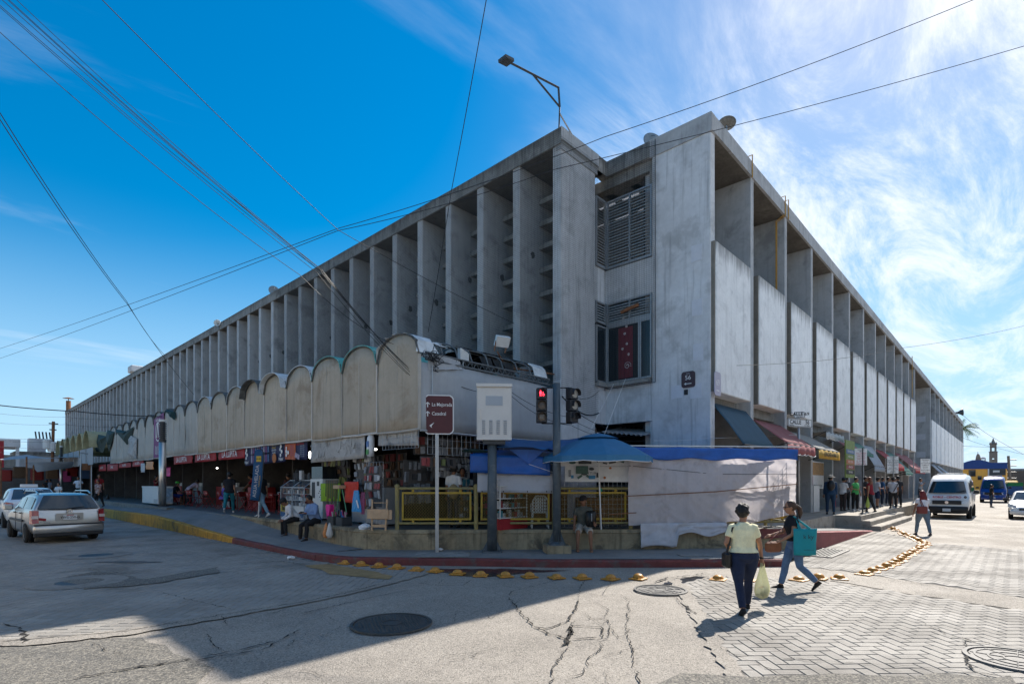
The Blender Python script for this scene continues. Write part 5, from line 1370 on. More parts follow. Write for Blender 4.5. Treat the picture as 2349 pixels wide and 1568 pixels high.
# umbrella
p = atC(1379,1216,-.02); p.z = ZR
t = thing('umbrella','open blue market umbrella with white piping on a thin white pole','umbrella',p)
ct = atC(1380,994,-.05); rim = 1.44; q = MB(); n = 8
zt, zr = 3.12, 2.54; pc = p-CD*.10+CN*.05
def umb(a,s): 
    ca = math.cos(math.pi/n); m_ = (a%(2*math.pi/n))-math.pi/n; sc = ca/math.cos(m_)
    return Vector((pc.x+math.cos(a)*rim*s*sc,pc.y+math.sin(a)*rim*s*sc,zt-(zt-zr)*(s**1.5)-.05*s*(1-abs(m_)/(math.pi/n))*0))
rings = [[umb(R_(20)+2*math.pi*k/48,s) for k in range(48)] for s in (.03,.25,.5,.75,1.0)]
q.loft(rings,False); rings = [[umb(R_(20)+2*math.pi*k/48,1.0) for k in range(48)],[umb(R_(20)+2*math.pi*k/48,1.0)+Vector((0,0,-.11-.03*abs(math.sin(4*(2*math.pi*k/48))))) for k in range(48)]]
q.loft(rings,False); mat('umbrella_blue',(.06,.235,.43),.6,var=.08,scale=4,translucent=.3); q.build('canopy',M('umbrella_blue'),t,smooth=False,solid=.004)
q = MB(); q.loft([[umb(R_(20)+2*math.pi*k/48,s)+Vector((0,0,.045)) for k in range(48)] for s in (.02,.2,.38)],False); q.build('vent',M('umbrella_blue'),t,solid=.004)
q = MB(); q.tube([umb(R_(20)+2*math.pi*k/48,1.0)+Vector((0,0,-.115-.03*abs(math.sin(4*(2*math.pi*k/48))))) for k in range(49)],.009,4); q.build('piping',M('txt_white'),t)
q = MB(); q.tube([p,Vector((pc.x,pc.y,zt+.06))],.019,8); q.build('pole',M('txt_white'),t)
for k in range(n):
    a = R_(20)+2*math.pi*(k+.5)/n; q = MB(); q.tube([umb(a,.1)-Vector((0,0,.03)),umb(a,.98)-Vector((0,0,.02))],.007,4); q.build('rib',M('steel_grey'),t)
mat('cord_green',(.02,.25,.15),.7); q = MB(); q.ell(p+UP*1.02,(.03,.03,.05),8,6); q.build('knot',M('cord_green'),t)
# folded wooden stool leaning on the railing
mat('wood_pale',(.52,.34,.20),.65,var=.15,scale=6,bump=.15)
p = atC(866,1211,-.03); p.z = ZR; t = thing('folding_stool','pale wooden folding stool leaning against the railing','stool',p)
ln = Vector((SQ,SQ,0))*.12
for s_ in (-.17,.17):
    for o_ in (0,.04): q = MB(); b0 = p+CD*(s_+.05)*1.0; q.tube([b0+CN*(.10-o_),b0+CD*(-.04 if s_<0 else .0)+ln+UP*.78],.028,4); q.build('leg',M('wood_pale'),t)
q = MB(); q.obox(p+CD*.02+UP*.42+CN*.07,(.52,.03,.24),rz=R_(-45),rx=R_(-8)); q.build('seat_board',M('wood_pale'),t)
q = MB(); q.obox(p+CD*.14+UP*.40+CN*.03,(.46,.03,.24),rz=R_(-45),rx=R_(-8)); q.build('seat_board',M('wood_pale'),t)
q = MB(); q.obox(p+CD*.04+UP*.12+CN*.09,(.36,.022,.07),rz=R_(-45)); q.tube([p+CD*-.1+UP*.7+CN*.0,p+CD*.22+UP*.7],.012,6); q.build('stretcher',M('wood_pale'),t)
# ---------------- poles and signs on the corner sidewalk
mat('pole_grey',(.075,.095,.11),.5,var=.15,scale=5,dirt=(.25,.26,.26),dirt_amt=.25,dirt_scale=6)
mat('galv',(.36,.37,.38),.4,metal=.7,var=.12,scale=7)
mat('sign_brown',(.085,.018,.022),.5,var=.08,scale=5)
mat('cabinet_paint',(.60,.575,.545),.45,var=.05,scale=3,bump=.05,spec=.45)
def sq_pole(base, zt, w, mt, parent, rz, nm='post'):
    q = MB(); q.obox((base.x,base.y,(base.z+zt)/2),(w,w,zt-base.z),rz=rz); return q.build(nm,mt,parent)
p = G(1002.5,1266.5,.175)
t = thing('direction_sign','brown street direction sign with white lettering on a thin steel post','sign',p)
dS = Vector((math.cos(R_(-40)),math.sin(R_(-40)),0)); nS = Vector((math.sin(R_(-40)),-math.cos(R_(-40)),0))
k = depth(p)/F_; cz = HC_+(HY_-951)*k; c = p+dS*(4.5*k); c.z = cz
sq_pole(p,cz+.3,.085,M('galv'),t,R_(-40))
W_, H_ = 66*k*1.02, 90*k; e = .05
def rrect(W,H,e,c,dS,nS,off,notch=True):
    pts = [(-W/2+e,-H/2),(W/2-e,-H/2),(W/2-e*.4,-H/2+e*.4) if notch else (W/2-e*.3,-H/2+e*.3),(W/2,-H/2+e),(W/2,H/2-e),(W/2-e*.4,H/2-e*.4),(W/2-e,H/2),(-W/2+e,H/2),(-W/2+e*.4,H/2-e*.4),(-W/2,H/2-e),(-W/2,-H/2+e),(-W/2+e*.4,-H/2+e*.4)]
    return [c+dS*x+UP*y+nS*off for x,y in pts]
q = MB(); q.prism(rrect(W_,H_,.09,c,dS,nS,.055),-nS*.02); q.build('border',M('txt_white'),t)
q = MB(); q.prism(rrect(W_-.05,H_-.05,.08,c,dS,nS,.062),-nS*.012); q.build('panel',M('sign_brown'),t)
def arrow_up(c,h,mt,par,dS,nS):
    q = MB(); o = nS*.067
    q.add([c+o-dS*h*.09-UP*h*.5,c+o+dS*h*.09-UP*h*.5,c+o+dS*h*.09+UP*h*.3,c+o-dS*h*.09+UP*h*.3],[(0,1,2,3)])
    for s_ in (-1,1): q.add([c+o+UP*h*.5+dS*s_*0,c+o+UP*h*.28,c+o+dS*s_*h*.38+UP*h*.0,c+o+dS*s_*h*.42+UP*h*.14],[(0,1,2,3)])
    q.build('arrow',mt,par)
for i,(s_,vv) in enumerate((('La Mejorada',.25),('Catedral',.02))):
    arrow_up(c-dS*W_*.38+UP*H_*vv,.13,M('txt_white'),t,dS,nS)
    txt('lettering',s_,.085,c+dS*(W_*(.10 if i==0 else .0))+UP*H_*vv+nS*.068,dS,UP,M('txt_white'),t,xs=.82,bold=.006)
q = MB(); o = nS*.068; c2 = c-dS*W_*.32-UP*H_*.28; q.add([c2+o,c2+o+dS*.12+UP*.08,c2+o+dS*.05-UP*.01,c2+o+dS*.06-UP*.06],[(0,1,2,3)]); q.build('mark',M('txt_white'),t)
# cabinet on a post
p = G(1129,1265,.175); k = depth(p)/F_
t = thing('control_cabinet','cream steel control cabinet on a thick grey post','cabinet',p)
q = MB(); q.tube([p,p+UP*2.95],[.125,.11],14); q.build('post',M('pole_grey'),t,smooth=True)
q = MB(); q.obox(p+UP*.02,(.5,.5,.04),rz=R_(-45))
for s1 in (-1,1):
    for s2 in (-1,1): q.lathe([(.025,.04),(.025,.10)],p+CD*s1*.19+CN*s2*.19,6); 
for a in range(4):
    dd = Vector((math.cos(R_(45+90*a)),math.sin(R_(45+90*a)),0)); q.add([p+dd*.11+UP*.04,p+dd*.24+UP*.04,p+dd*.11+UP*.3],[(0,1,2)])
q.build('base_plate',M('pole_grey'),t)
zb, zt2 = HC_+(HY_-1010)*k, HC_+(HY_-884)*k; wc = 79*k; dc = .45
cc = p+CD*(4*k); cc.z = (zb+zt2)/2; rzc = R_(-45+2)
q = MB(); q.bbox(cc,(wc,dc,zt2-zb),.012,rz=rzc); q.build('box',M('cabinet_paint'),t)
dC = Vector((math.cos(rzc),math.sin(rzc),0)); nC = Vector((math.sin(rzc),-math.cos(rzc),0)); fo = nC*(dc/2)
q = MB(); q.obox(cc+fo+UP*(-.02)+nC*.008,(wc-.05,.02,zt2-zb-.16),rz=rzc); q.build('door',M('cabinet_paint'),t); door = t.children[-1]
q = MB(); q.obox(cc+fo+nC*.025+UP*((zt2-zb)/2-.035),(wc+.02,.07,.075),rz=rzc); q.build('lid',M('cabinet_paint'),t); q = MB(); q.obox(cc+fo+nC*.012-UP*((zt2-zb)/2-.03),(wc,.03,.06),rz=rzc); q.build('sill',M('cabinet_paint'),t)
mat('plate_grey',(.36,.39,.43),.5); q = MB(); q.obox(cc+fo+nC*.022+UP*.27,(wc*.48,.01,.23),rz=rzc); q.build('plate',M('plate_grey'),door)
q = MB(); q.obox(cc+fo+nC*.03-dC*wc*.39-UP*.06,(.04,.03,.24),rz=rzc); q.build('handle',M('seam'),door)
for i in range(4):
    for j in range(8): q = MB(); q.obox(cc+fo+nC*.024-dC*wc*(.30-.205*i)-UP*(.22+.045*j),(.075,.02,.028),rz=rzc,rx=.4); q.build('vent',M('plate_grey'),door)
q = MB(); q.obox(cc-UP*((zt2-zb)/2+.05),(.55,.35,.1),rz=rzc); q.build('bracket',M('dark_paint'),t)
# traffic light
p = G(1277,1262,.22); k = depth(p)/F_
t = thing('pedestrian_signal','dark grey signal post with two black pedestrian light heads','traffic light',Vector((p.x,p.y,.17)))
q = MB(); q.obox((p.x,p.y,.27),(.6,.6,.19),rz=R_(-40)); q.build('footing',M('wall_stained'),t)
ztop = HC_+(HY_-881)*k
q = MB(); q.tube([(p.x,p.y,.36),(p.x,p.y,ztop)],[.105,.092],16); q.lathe([(.092,ztop),(.085,ztop+.03),(.002,ztop+.04)],(p.x,p.y,0),16); q.build('post',M('pole_grey'),t,smooth=True)
q = MB(); q.lathe([(.21,.365),(.20,.40),(.12,.45)],(p.x,p.y,0),16)
for a in range(6):
    dd = Vector((math.cos(a*1.047),math.sin(a*1.047),0)); q.add([Vector((p.x,p.y,.38))+dd*.1,Vector((p.x,p.y,.38))+dd*.22,Vector((p.x,p.y,.68))+dd*.1],[(0,1,2)])
q.build('base_plate',M('pole_grey'),t)
mat('signal_black',(.018,.017,.02),.45); mat('signal_red',(.5,.01,.02),.4,emit=(1,.03,.06),estr=3.0); mat('signal_off',(.34,.33,.30),.35); mat('signal_off2',(.10,.075,.06),.35)
PC = Vector((p.x,p.y,0))
def head(u0,u1,yaw,side,lens):
    zc = HC_+(HY_-930)*k; w = .26; hgt = 80*k
    dH = Vector((math.cos(yaw),math.sin(yaw),0)); nH = Vector((math.sin(yaw),-math.cos(yaw),0))
    c = PC+CD*(((u0+u1)/2-1277)*k)*1.02; c.z = zc
    h = hgt/3
    q = MB()
    for i in (-1,0,1): q.bbox(c+UP*(i*h),(w,.20,h-.012),.02,rz=yaw)
    hd = q.build('signal_head',M('signal_black'),t)
    for i,m_ in zip((1,0,-1),lens):
        q = MB(); cc_ = c+UP*(i*h)+nH*.105
        Mx = Matrix.Rotation(yaw,3,'Z')@Matrix.Rotation(math.pi/2,3,'X')
        q.lathe([(.001,.012),(.06,.008),(.10,0)],cc_,18,caps=False,M=Mx); q.build('lens',M(m_ if m_ != 'signal_red' else 'signal_black'),hd)
        q = MB(); rings = []
        for s_ in (0,.10):
            rings.append([cc_+nH*s_+dH*math.cos(a)*.115+UP*math.sin(a)*.115 for a in [R_(-20)+R_(220)*j/12 for j in range(13)]])
        q.loft(rings,False,closed=False); q.build('visor',M('signal_black'),hd,solid=.008)
        if m_ == 'signal_red':
            q = MB(); b0 = cc_+nH*.016-dH*.035
            q.lathe([(.001,0),(.014,0)],b0+UP*.055,8,caps=False,M=Mx)
            for (dx,dz,wd,hg) in ((0,.012,.034,.05),(-.010,-.04,.012,.065),(.010,-.04,.012,.065),(-.022,.010,.010,.05),(.022,.010,.010,.05)): q.obox(b0+dH*dx+UP*dz,(wd,.004,hg),rz=yaw)
            b1 = cc_+nH*.016+dH*.035-UP*.02
            q.lathe([(.018,0),(.028,0)],b1-UP*.02,12,caps=False,M=Mx); q.lathe([(.001,0),(.010,0)],b1+UP*.04-dH*.008,8,caps=False,M=Mx); q.obox(b1-dH*.008+UP*.01,(.012,.004,.045),rz=yaw); q.obox(b1+dH*.006-UP*.004,(.035,.004,.010),rz=yaw)
            q.build('red_figure',M('signal_red'),hd)
        if m_ == 'signal_off2' and i == -1:
            q = MB()
            for dx in (-.03,.03):
                for (ax_,az,wd,hg) in ((0,.05,.03,.007),(0,0,.03,.007),(0,-.05,.03,.007),(-.017,.025,.007,.04),(.017,.025,.007,.04),(-.017,-.025,.007,.04),(.017,-.025,.007,.04)): q.obox(cc_+nH*.016+dH*(dx+ax_)+UP*az,(wd,.004,hg),rz=yaw)
            q.build('digits',M('signal_off'),hd)
    q = MB()
    for i in (-1.5,1.5): q.tube([c+UP*(i*h*1.02),PC+UP*(zc+i*h*1.02)],.016,6)
    q.build('arm',M('signal_black'),hd)
head(1232,1254,R_(-45),-1,['signal_red','signal_off2','signal_off2'])
head(1301,1322,R_(-10),1,['signal_off','signal_off','signal_black'])
# CALLE 56 street name post
p = Vector((9.18,-.6,.57)); k = depth(p)/F_
mat('sign_white',(.72,.72,.71),.45)
t = thing('street_name_sign','white street name plate on a grey post beside the awnings','sign',p)
q = MB(); q.tube([p,p+UP*(HC_+(HY_-945)*k-.57)],.05,10); q.build('post',M('galv'),t,smooth=True)
def plate(u0,u1,v0,v1,yaw,lines,nm,th=.03,dz=0):
    w = (u1-u0)*k; h = (v1-v0)*k; dP = Vector((math.cos(yaw),math.sin(yaw),0)); nP = Vector((math.sin(yaw),-math.cos(yaw),0))
    w = w/max(.3,abs(dP.x*RX-dP.y*RY)); c = p+CD*0; c = Vector((p.x,p.y,HC_+(HY_-(v0+v1)/2)*k)) + nP*.07
    q = MB(); q.prism(rrect(w,h,.05,c,dP,nP,.0,False),-nP*th); o = q.build(nm,M('sign_white'),t)
    q = MB(); ww, hh = w-.04, h-.04
    for s_ in (-1,1): q.obox(c+UP*s_*hh/2+nP*.003,(ww,.004,.012),rz=yaw); q.obox(c+dP*s_*ww/2+nP*.003,(.012,.004,hh),rz=yaw)
    q.build('outline',M('txt_black'),o)
    for s_,hc,dx,dzz in lines: txt('lettering',s_,hc,c+dP*dx*w+UP*dzz*h+nP*.004,dP,UP,M('txt_black'),o,bold=.02)
plate(1796,1867,961,979,R_(-45+22),[('CALLE',.15,-.20,.06),('56',.15,.30,.12),('CENTRO',.045,-.36,-.34),('C.P. 97000',.045,.28,-.30)],'name_plate')
plate(1820,1844,944,959,R_(-45-8),[('CALLE 69',.12,0,.1),('CENTRO',.04,0,-.32)],'name_plate')
# plaques on the building
mat('plaque_dark',(.045,.02,.03),.4,var=.15,scale=6); mat('plaque_lilac',(.42,.38,.46),.5)
a = atX(1579,870,XN-.02); t = thing('street_plaque','dark maroon wall plaque with number and arrow on the wide pier','plaque',a)
q = MB(); q.prism(rrect(.43,.49,.06,a,Vector((0,-1,0)),Vector((-1,0,0)),.02,False),(.03,0,0)); q.build('panel',M('plaque_dark'),t)
txt('lettering','56',.14,a+Vector((-.026,0,.05)),(0,-1,0),UP,M('txt_white'),t); txt('lettering','Calle',.04,a+Vector((-.026,0,.18)),(0,-1,0),UP,M('txt_grey'),t)
q = MB(); q.obox(a+Vector((-.026,-.02,-.13)),(.004,.18,.022)); q.add([a+Vector((-.028,.13,-.13)),a+Vector((-.028,.06,-.09)),a+Vector((-.028,.06,-.17))],[(0,1,2)]); q.build('arrow',M('txt_white'),t)
q = MB(); q.box(XN-.02,XN-.004,a.y+.02,a.y+.14,a.z-.46,a.z-.30); tag(q.build('recess_shade',M('dark_inside')),'small black square drawn as the shade of a recess below the wall plaque','recess')  # flat black box on the wall, drawn for a recess in shade
a = atY(1646,880,-.15); t = thing('street_plaque','faded lilac wall plaque low on the first white panel','plaque',a)
q = MB(); q.prism(rrect(.46,.70,.07,a,Vector((1,0,0)),Vector((0,-1,0)),.01,False),(0,.02,0)); q.build('panel',M('plaque_lilac'),t)
txt('lettering','69',.18,a+Vector((0,-.014,.03)),(1,0,0),UP,M('txt_white'),t); q = MB(); q.obox(a+Vector((0,-.012,-.2)),(.2,.004,.03)); q.build('arrow',M('txt_white'),t)
# steel lamp posts on the left
def lamp_post(label, p, h, r_):
    t = thing('lamp_post',label,'lamp post',p)
    mat('stainless',(.66,.63,.58),.36,metal=.9,var=.06,scale=5)
    q = MB(); q.tube([p,p+UP*(h*.74)],r_,18); q.build('post',M('stainless'),t,smooth=True)
    q = MB(); q.lathe([(r_*1.02,h*.74),(r_*1.05,h*.76)],p,18)
    for i in range(9): q.lathe([(r_*.75,h*(.77+.023*i)),(r_*1.06,h*(.765+.023*i)),(r_*1.06,h*(.775+.023*i)),(r_*.75,h*(.78+.023*i))],p,18,caps=False)
    q.lathe([(r_*.7,h*.75),(r_*.7,h*.98)],p,12); q.build('louvre_head',M('dark_paint'),t)
    q = MB(); q.lathe([(r_*1.05,h*.975),(r_*1.05,h),(.01,h+.01)],p,18); q.build('cap',M('lamp_white'),t)
    q = MB(); q.lathe([(r_*1.8,.0),(r_*1.8,.02),(r_*1.05,.03)],p,18)
    for a in range(4): q.lathe([(.02,0),(.02,.07)],p+Vector((math.cos(a*1.57+.5)*r_*1.5,math.sin(a*1.57+.5)*r_*1.5,0)),6)
    q.build('base',M('dark_paint'),t)
pl = G(373,1161,.80); k = depth(pl)/F_
lamp_post('steel cylinder lamp post standing before the cream canopies', pl, HC_+(HY_-962)*k-pl.z, 7.3*k)
pl = G(140.5,1134,.85); k = depth(pl)/F_
lamp_post('steel lamp post farther down the left sidewalk behind the cars', pl, HC_+(HY_-1022)*k-pl.z, 2.9*k)
# feather flag
p = Vector((-5.95,G(592,1203,.40).y,.30)); p = G(592,1203,.42); k = depth(p)/F_
t = thing('feather_flag','tall blue feather flag with white lettering at the stall edge','flag',p)
dF = Vector((RX,-RY,0))
fp = [(-2,1203),(2,1150),(10,1100),(13,1050),(12,1036),(6,1028),(-2,1027)]
pts = [p+dF*(x*k)+UP*((1203-v)*k) for x,v in fp]
q = MB(); q.tube(pts,.016,6); q.build('pole',M('dark_paint'),t); q = MB(); q.tube([p,pts[1]],.018,6); q.build('pole_foot',M('txt_white'),t)
edge = [(-1,1030),(-6,1034),(-9,1050),(-12,1090),(-17,1130),(-19,1146)]; ed2 = [(5,1030),(11,1036),(12.5,1050),(9.5,1100),(4,1140),(2.5,1148)]
q = MB(); q.loft([[p+dF*((a_[0]+(b_[0]-a_[0])*s/4)*k)+UP*((1203-(a_[1]+(b_[1]-a_[1])*s/4))*k)+CN*(.02+.02*math.sin(s*1.5+i)) for s in range(5)] for i,(a_,b_) in enumerate(zip(edge,ed2))],False,closed=False); q.build('cloth',M('flag_blue'),t,smooth=True,solid=.004)
upv = (pts[3]-pts[1]).normalized()
txt('lettering','AGUA HELADA',.115,p+dF*(-3.2*k)+UP*((1203-1103)*k)+CN*.055,upv,-dF,M('txt_grey'),t,bold=.015,xs=1.0)
txt('lettering','PURIFICADA',.05,p+dF*(4.5*k)+UP*((1203-1103)*k)+CN*.055,upv,-dF,M('txt_yellow'),t)
q = MB(); q.obox(p+dF*(3*k)+UP*((1203-1052)*k)+CN*.05,(.17,.004,.2),rz=math.atan2(dF.y,dF.x)); q.build('badge',M('txt_yellow'),t)
txt('lettering','$1.00',.05,p+dF*(3*k)+UP*((1203-1052)*k)+CN*.056,dF,UP,M('txt_black'),t,bold=.02)
# ---------------- right hand awnings and shops
mat('awn_blue',(.03,.095,.15),.7,var=.12,scale=3,translucent=.25); mat('awn_rose',(.36,.12,.125),.7,var=.12,scale=3,dirt=(.42,.28,.26),dirt_amt=.3,translucent=.3); mat('awn_yellow',(.55,.36,.07),.7,var=.12,scale=3,translucent=.35)
mat('awn_grey',(.30,.285,.26),.7,var=.12,scale=3,translucent=.2); mat('awn_white',(.58,.60,.60),.7,var=.1,scale=3,translucent=.3); mat('awn_red',(.38,.04,.05),.7,var=.12,scale=3,translucent=.3); mat('awn_green',(.10,.26,.22),.7,var=.12,scale=3,translucent=.3); mat('awn_pale',(.45,.50,.56),.7,var=.1,scale=3,translucent=.3)
def awning(label, xa, xb, zt, ya, LL, LR, mt, vt, drop=.30, scal=True, yt=.15):
    """top edge at Y=yt from xa to xb, lower corners given as sight lines cut with the side planes"""
    a = atX(LL[0],LL[1],xa); b_ = atX(LR[0],LR[1],xb); y_ = min(max((a.y+b_.y)/2,-2.6),-.5); zz = (a.z+b_.z)/2
    a = Vector((xa,y_,zz)); b_ = Vector((xb,y_,zz))
    t = thing('awning',label,'awning',Vector((xa,yt,zt)),0,'shop awnings along the right street')
    q = sheet(a,b_,Vector((xb,yt,zt)),Vector((xa,yt,zt)),12,6,.03,xa); q.build('cover',mt,t,smooth=True,solid=.005)
    if drop:
        q = MB(); n = 28
        q.add([p_ for i in range(n+1) for p_ in (a.lerp(b_,i/n)+Vector((0,-.01+.015*math.sin(i*1.1),0)), a.lerp(b_,i/n)+Vector((0,-.02+.03*math.sin(i*1.1),-drop-(.05*abs(math.sin(i*math.pi/4)) if scal else 0))))],[(2*i,2*i+1,2*i+3,2*i+2) for i in range(n)])
        q.build('valance',vt,t,smooth=True,solid=.004)
        if scal: q = MB(); q.tube([a.lerp(b_,i/n)+Vector((0,-.03+.03*math.sin(i*1.1),-drop-.05*abs(math.sin(i*math.pi/4)))) for i in range(n+1)],.012,4); q.build('trim',M('txt_white'),t)
    q = MB()
    for x in (xa,xb): q.tube([(x,.1,zz-.3),(x,y_,zz)],.02,5)
    q.tube([a,b_],.02,5); q.build('arm',M('dark_paint'),t)
    return t
BX = lambda k: ((2.85 if k == 0 else 6.12+(k-1)*PS)+.08, 6.12+k*PS-.33)
AW = [('dark blue awning, nearest to the corner',0,4.35,(1700,1016),(1787,1030),'awn_blue','awn_blue',0,False,),
      ('faded rose awning with scalloped white trim',1,4.15,(1807,1015),(1867,1026),'awn_rose','awn_rose',.32,True),
      ('awning with a yellow lettered valance',2,4.0,(1878,1026),(1924,1040),'awn_grey','awn_yellow',.36,False),
      ('short grey-white scalloped awning set high',3,4.1,(1886,990),(1914,1000),'awn_grey','awn_white',.28,True),
      ('rose awning hidden behind the orange and green signboard',4,4.2,(1930,1024),(1955,1030),'awn_rose','awn_red',.25,True),
      ('dark green awning behind the first stop sign',5,4.2,(1960,1036),(1985,1042),'awn_green','awn_green',.2,False),
      ('pale blue awning with drooping end',6,4.2,(1995,1060),(2035,1080),'awn_pale','awn_pale',.3,False),
      ('small red awning past the second stop sign',7,4.1,(2050,1065),(2078,1072),'awn_red','awn_red',.3,False),
      ('green scalloped awning in the shade',8,4.1,(2075,1080),(2095,1085),'awn_green','awn_green',.2,True),
      ('red and white awning by the third stop sign',9,4.2,(2095,1075),(2118,1080),'awn_rose','awn_red',.25,False),
      ('farthest red awning before the second block',10,4.2,(2105,1078),(2125,1080),'awn_rose','awn_red',.25,False)]
for (lab,k,zt,LL,LR,m1,m2,dr,sc) in AW:
    xa,xb = BX(k); t = awning(lab,xa,xb,zt,0,LL,LR,M(m1),M(m2),dr,sc)
    if k == 2:
        y_ = [c for c in t.children if c.name.startswith('valance')][0]; v_ = y_.data.vertices; ym = min(v.co.y for v in v_)+wloc(t).y
        zm = (max(v.co.z for v in v_)+min(v.co.z for v in v_))/2+wloc(t).z
        txt('lettering','LONCHERIA FAMY 2',.17,Vector(((xa+xb)/2,ym-.03,zm)),(1,0,0),UP,M('txt_black'),t,bold=.02)
for k,(x0) in enumerate((60.0,65.0)):
    awning('long pale awning under the far block, %s one' % ('nearer','farther')[k],x0,x0+3.9,3.9,0,(2155+15*k,1086),(2170+12*k,1086),M('awn_pale'),M('awn_pale'),.15,False,.1)
# signs on the pavement: bus stop boards
def stop_sign(label, p, u0, u1, v0, v1, lines, colr='txt_red'):
    k = depth(p)/F_; t = thing('bus_stop_sign',label,'sign',p,0,'bus stop boards on poles')
    z1 = HC_+(HY_-v0)*k; z0 = HC_+(HY_-v1)*k; u_p = project(p)[0]
    dP = Vector((RX,-RY,0)); dP = Vector((math.cos(R_(-55)),math.sin(R_(-55)),0)); nP = Vector((math.sin(R_(-55)),-math.cos(R_(-55)),0))
    q = MB(); q.tube([p,Vector((p.x,p.y,z1+.02))],.03,8); q.lathe([(.16,0),(.12,.03),(.04,.09)],p,8); q.build('post',M('dark_paint') if colr=='txt_red' else M('galv'),t)
    w = (u1-u0)*k; c = p+dP*(((u0+u1)/2-u_p)*k); c.z = (z0+z1)/2
    q = MB(); q.obox(c,(w,.02,z1-z0),rz=R_(-55)); q.build('board',M('sign_white'),t)
    n = len(lines); h = (z1-z0)
    for i,s_ in enumerate(lines):
        hh = h/n*(.62 if i > 1 else .66); ww = min(w*.92,hh*.75*len(s_)); txt('lettering',s_,hh*.8,c+UP*(h/2-(i+.5)*h/n*.97-.02)+nP*.013,dP,UP,M('txt_black' if i < 2 else colr),t,bold=.015,xs=min(1.0,w*.9/max(.01,hh*.62*len(s_))))
stop_sign('white bus stop board with dense red text on a dark post by the steps', Vector((13.27,-1.95,.57)),1962,1988,1028,1066,['PARADERO','UMAN','A.D.O. CHEDRAUI','LOPEZ BARRERA','SAMS CHICHI','COUSIN PEMEX','SIERRA C.M.A.','AV. TOP IN REX','MEDULA Y MIEL','DELMALTA CETYS'])
stop_sign('white bus stop board with black text, second along the sidewalk', Vector((20.67,-2.0,.57)),2036,2060,1046,1085,['PARADERO','R U T A','RUTA: CENTRICAR','COMERCIO CENTRO','VILLAS ORIENTE','GRANDA CENTRO','R U T A','RUTA: ROBLE','BARRIO DE SANTA','VILLAS 50','ESPERANZA'],'txt_black')
stop_sign('white bus stop board, third and farthest along the sidewalk', Vector((30.0,-1.8,.57)),2110,2130,1052,1084,['PARADERO','R U T A','RUTA: CENTRICAR','COMERCIO','GRANDA','R U T A','RUTA: ROBLE','VILLAS 50'],'txt_black')
t = thing('menu_board','green and orange menu board on the shop front','sign',Vector((17.2,-.9,2.6)))
c = Vector((16.3,-.9,3.0)); mat('board_green',(.16,.22,.05),.6,var=.2,scale=5); mat('board_orange',(.40,.12,.04),.6); mat('board_red',(.22,.03,.03),.6); mat('board_blue',(.05,.12,.25),.6)
q = MB(); q.obox(c,(1.9,.05,1.75)); q.build('panel',M('board_green'),t)
for i,(m_,s_) in enumerate((('board_blue','REFORMA AGENCIA'),('board_green','MENU DEL DIA'),('board_orange','TACOS  TORTAS'),('board_red','EMPANADAS'),('txt_black','DESAYUNOS'))):
    q = MB(); q.obox(c+Vector((0,-.03,.35-.24*i)),(1.7,.01,.20)); q.build('strip',M(m_),t); txt('lettering',s_,.10,c+Vector((0,-.04,.35-.24*i)),(1,0,0),UP,M('txt_white'),t)
t = thing('food_poster','food photo poster under the yellow awning','poster',Vector((15.3,.3,2.2))); c = Vector((15.3,.28,2.25))
q = MB(); q.obox(c,(2.6,.03,1.3)); q.build('sheet',M('paper_white'),t)
mat('food_a',(.40,.22,.08),.6,var=.6,scale=12); mat('food_b',(.30,.05,.12),.6,var=.4,scale=12)
q = MB(); q.obox(c+Vector((0,-.02,.3)),(2.5,.008,.6)); q.build('print',M('food_a'),t); q = MB(); q.obox(c+Vector((-.9,-.02,-.25)),(.5,.008,.4)); q.build('print',M('food_b'),t)
txt('lettering','ANTOJITOS YUCATECOS',.12,c+Vector((0,-.02,-.52)),(1,0,0),UP,M('txt_black'),t)
# shop partitions and counters on the right
mat('shop_wall',(.20,.155,.13),.85,var=.2,scale=2,dirt=(.08,.06,.05),dirt_amt=.4)
mat('shop_light',(.38,.37,.36),.8,var=.15,scale=2)
for k in range(11):
    xa,xb = BX(k); t = thing('shop_front','open shop bay on the right street, %s from the corner' % ordn(k+1),'shop',Vector((xa,.9,.57)),0,'shop bays under the right facade')
    q = MB(); q.box(xa-.05,xb+.3,1.6,1.7,.57,4.2); q.build('back_wall',M(['stall_dark','shop_wall','shop_light'][k%3] if k > 1 else 'shop_wall'),t)
    q = MB(); q.bbox(((xa+xb)/2+.3,.75,1.05),(1.7,.5,.95),.02); q.build('counter',M(['lamp_white','banner_red','shop_light'][k%3]),t)
    r = random.Random(k)
    for i in range(6): q = MB(); h = r.uniform(.12,.3); q.obox(((xa+xb)/2-.45+i*.28,.72,1.53+h/2),(.2,.2,h)); q.build('goods',M('pack_'+r.choice(['white','red','brown','yellow','grey','teal'])),t)
q = MB(); q.box(13.75,14.7,.0,.35,1.1,1.75); q.box(13.75,14.7,.0,.05,.57,1.1); tag(q.build('food_stand',M('lamp_white')),'white food stand behind the man in the sun hat','stand')
